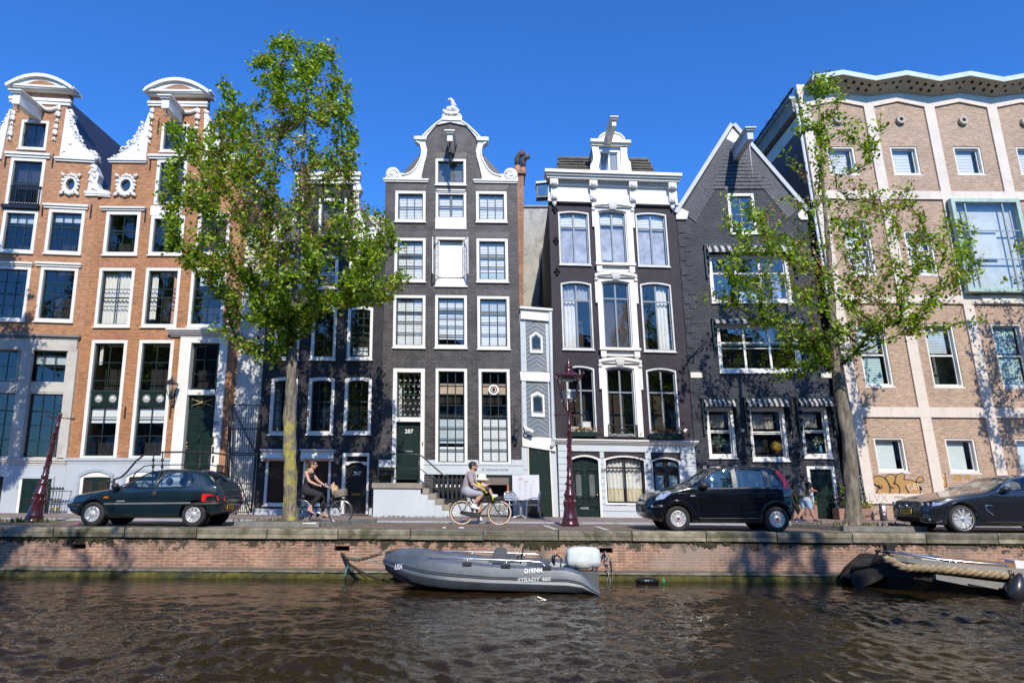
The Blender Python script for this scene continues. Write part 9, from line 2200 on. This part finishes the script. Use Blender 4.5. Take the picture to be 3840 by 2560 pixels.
b = at(*zS(125,1958),LY); weeds((b.x,LY - .15,0),(.35,.16),160,.12,1,''); weeds((t2.location.x + .2,18.6,.05),(.7,.5),130,.12,2,''); weeds((t1.location.x - .3,18.3,.05),(.6,.4),90,.1,3,''); weeds((-3.2,YF - 1.2,.015),(1.1,.03),200,.06,4,''); weeds((13.6,YF - 1.1,.015),(.5,.1),120,.08,5,''); weeds((b.x + 4,QY + .7,.0),(9,.12),260,.035,6,'')
rnd = random.Random(12); vs,fs = [],[]
for k in range(900):
 x,y = rnd.uniform(-13,14),QY + .55 + abs(rnd.gauss(0,1.2)); s_ = rnd.uniform(.012,.035); a = rnd.uniform(0,6.28); o = len(vs); z_ = .012
 if y > KY: continue
 for j in range(4): vs.append((x + s_*math.cos(a + j*1.57)*(1 if j % 2 else 1.6),y + s_*math.sin(a + j*1.57),z_ + rnd.uniform(0,.008)))
 fs.append((o,o+1,o+2,o+3))
tag(MB().add(vs,fs).build('fallen_leaves',leafd,None),None,None,None,'stuff')
for (zz,x,y,w_,mt,lb) in ((zw,460,1465,.16,white,'flat white scrap of paper lying in the tree pit'),(zb,1040,153,.06,white,'small white scrap on the road near the coping'),(zb,915,153,.04,white,'tiny white scrap on the road left of the folded paper'),(z2,475,1352,.09,M('magenta_wrapper',(.6,.03,.35),.4),'magenta sweet wrapper beside the front wheel of the green car')):
 q = atz(*zz(x,y),.02 if zz is not zw else .13); m = MB(); m.hexa([q + Vector((-w_,-.05,0)),q + Vector((w_,-.06,0)),q + Vector((w_*.9,.06,0)),q + Vector((-w_,.05,0)),q + Vector((-w_*.9,-.04,.015)),q + Vector((w_*.8,-.05,.02)),q + Vector((w_*.9,.05,.012)),q + Vector((-w_*.8,.05,.01))]); tag(m.build('litter',mt,None,origin=q),lb,'litter')
# ------------------------------------------------------------------ things in and on the windows
def wobj(h,z,x,y,w): u,v = h.uv(z,x,y,w); return h.P((u,v,w))
q = wobj(h291 if 'h291' in globals() else h,z8,808,930,-.28) if False else at(*z8(806,932),YF + .28)
gb = empty('gold_ball',q,'shiny golden glass ball in the middle window of the slate grey house','ornament'); MB().ball(q,.21,20,14).build('ball',M('gold_glass',(.75,.42,.05),.15,.7),gb); MB().lathe([(.1,-.24),(.09,-.2),(.04,-.19)],q,14).build('stand',brass,gb)
q = at(*z8(1130,945),YF + .25); vz = empty('flower_vase',q,'blue vase of white flowers in the right-hand awninged window','vase'); MB().lathe([(.05,-.17),(.07,-.05),(.05,.06),(.06,.1)],q,14).build('vase',M('blue_glaze',(.08,.26,.42),.25),vz); foliage('leaves',leafg,vz,q + Vector((-.05,0,.28)),(.2,.12,.2),60,.12,3); foliage('flowers',whf,vz,q + Vector((-.1,-.05,.3)),(.16,.1,.15),30,.07,4)
q = at(*z8(375,905),YF + .25); pt_ = empty('pot_plant',q,'pale green pot plant in the left awninged window','plant'); MB().lathe([(.09,-.3),(.12,-.1),(.11,-.09)],q,14).build('pot',M('dark_pot',(.05,.04,.035),.5),pt_); foliage('leaves',leafmat('pale_leaf',[(.12,.19,.14),(.26,.34,.27)],.3),pt_,q + Vector((0,0,.06)),(.4,.2,.2),130,.12,5)
rust = leafmat('rust_flower',[(.14,.05,.008),(.34,.14,.02),(.10,.12,.02)],.25)
for l,r_,t,b,lb in ((640,812,690,718,'dark trough of rust coloured flowers under the left arched window'),(1135,1332,700,735,'dark trough of rust coloured flowers under the right arched window')):
 a,b_ = at(*z6(l,b),YF - .3),at(*z6(r_,t),YF - .3); fx = empty('window_box',((a.x + b_.x)/2,YF - .2,a.z),lb,'window box','flower troughs on the aubergine house'); MB().box(a.x,b_.x,YF - .32,YF - .09,a.z,b_.z).build('trough',green,fx); foliage('flowers',rust,fx,((a.x + b_.x)/2,YF - .2,b_.z + .07),((b_.x - a.x)*.55,.1,.1),260,.07,int(l))
q = at(*z6(680,640),YF + .3); ds = empty('desk_lamp',q,'slender brass reading lamp behind the left arched window','lamp'); m = MB(); m.tube([q + Vector((.1,0,-.25)),q + Vector((.1,0,.28)),q + Vector((-.05,0,.3))],.012,6); m.build('stem',brass,ds); MB().lathe([(.10,-.05),(.03,.04)],q + Vector((-.08,0,.3)),12).build('shade',brass,ds)
q = at(*z6(715,668),YF + .32); so_f = empty('armchair',q,'white upholstered chair seen through the left arched window','chair'); m = MB(); m.box(q.x - .45,q.x + .35,YF + .3,YF + .7,q.z - .25,q.z + .05); m.box(q.x - .0,q.x + .35,YF + .45,YF + .7,q.z + .051,q.z + .25); m.build('upholstery',white,so_f)
# ------------------------------------------------------------------ near bank, mirrored in panes, paint and water
sheet('near_bank',M('bank_clinker',(.10,.075,.06),.9,var=.3),-120,120,-70,-6.2,0);
m = MB(); m.box(-120,120,-6.5,-6.1,-1.6,.02); nb = m.build('near_quay',M('bank_brick',(.16,.09,.07),.9,var=.3),None); nb['kind'] = 'structure'
bkn = brick('near_house_brick',(.10,.055,.04),(.07,.04,.03),(.12,.1,.08)); rnd = random.Random(21); x = -46
while x < 46:
 W_ = rnd.uniform(6,8.5); H_ = rnd.uniform(14.5,16.5); r_ = empty('canal_house',(x + W_/2,-21,0),'house of the near bank, glimpsed only as a reflection','house','houses of the near bank')
 m = MB(); m.box(x,x + W_ - .05,-31,-21,0,H_); m.build('wall',bkn,r_,uvmode='w'); m = MB(); m.add([(x,-21,H_),(x + W_ - .05,-21,H_),(x + W_/2,-21,H_ + 2.0),(x,-31,H_),(x + W_ - .05,-31,H_),(x + W_/2,-31,H_ + 2.0)],[(0,2,1),(3,4,5),(0,3,5,2),(1,2,5,4)]); m.build('roof',tiles,r_)
 for f_ in range(3):
  for k in range(3): u = x + W_*(k + .5)/3; z_ = 1.2 + f_*3.0; MB().box(u - .6,u + .6,-20.99,-20.9,z_,z_ + 1.8).build('window',white,r_)
 x += W_
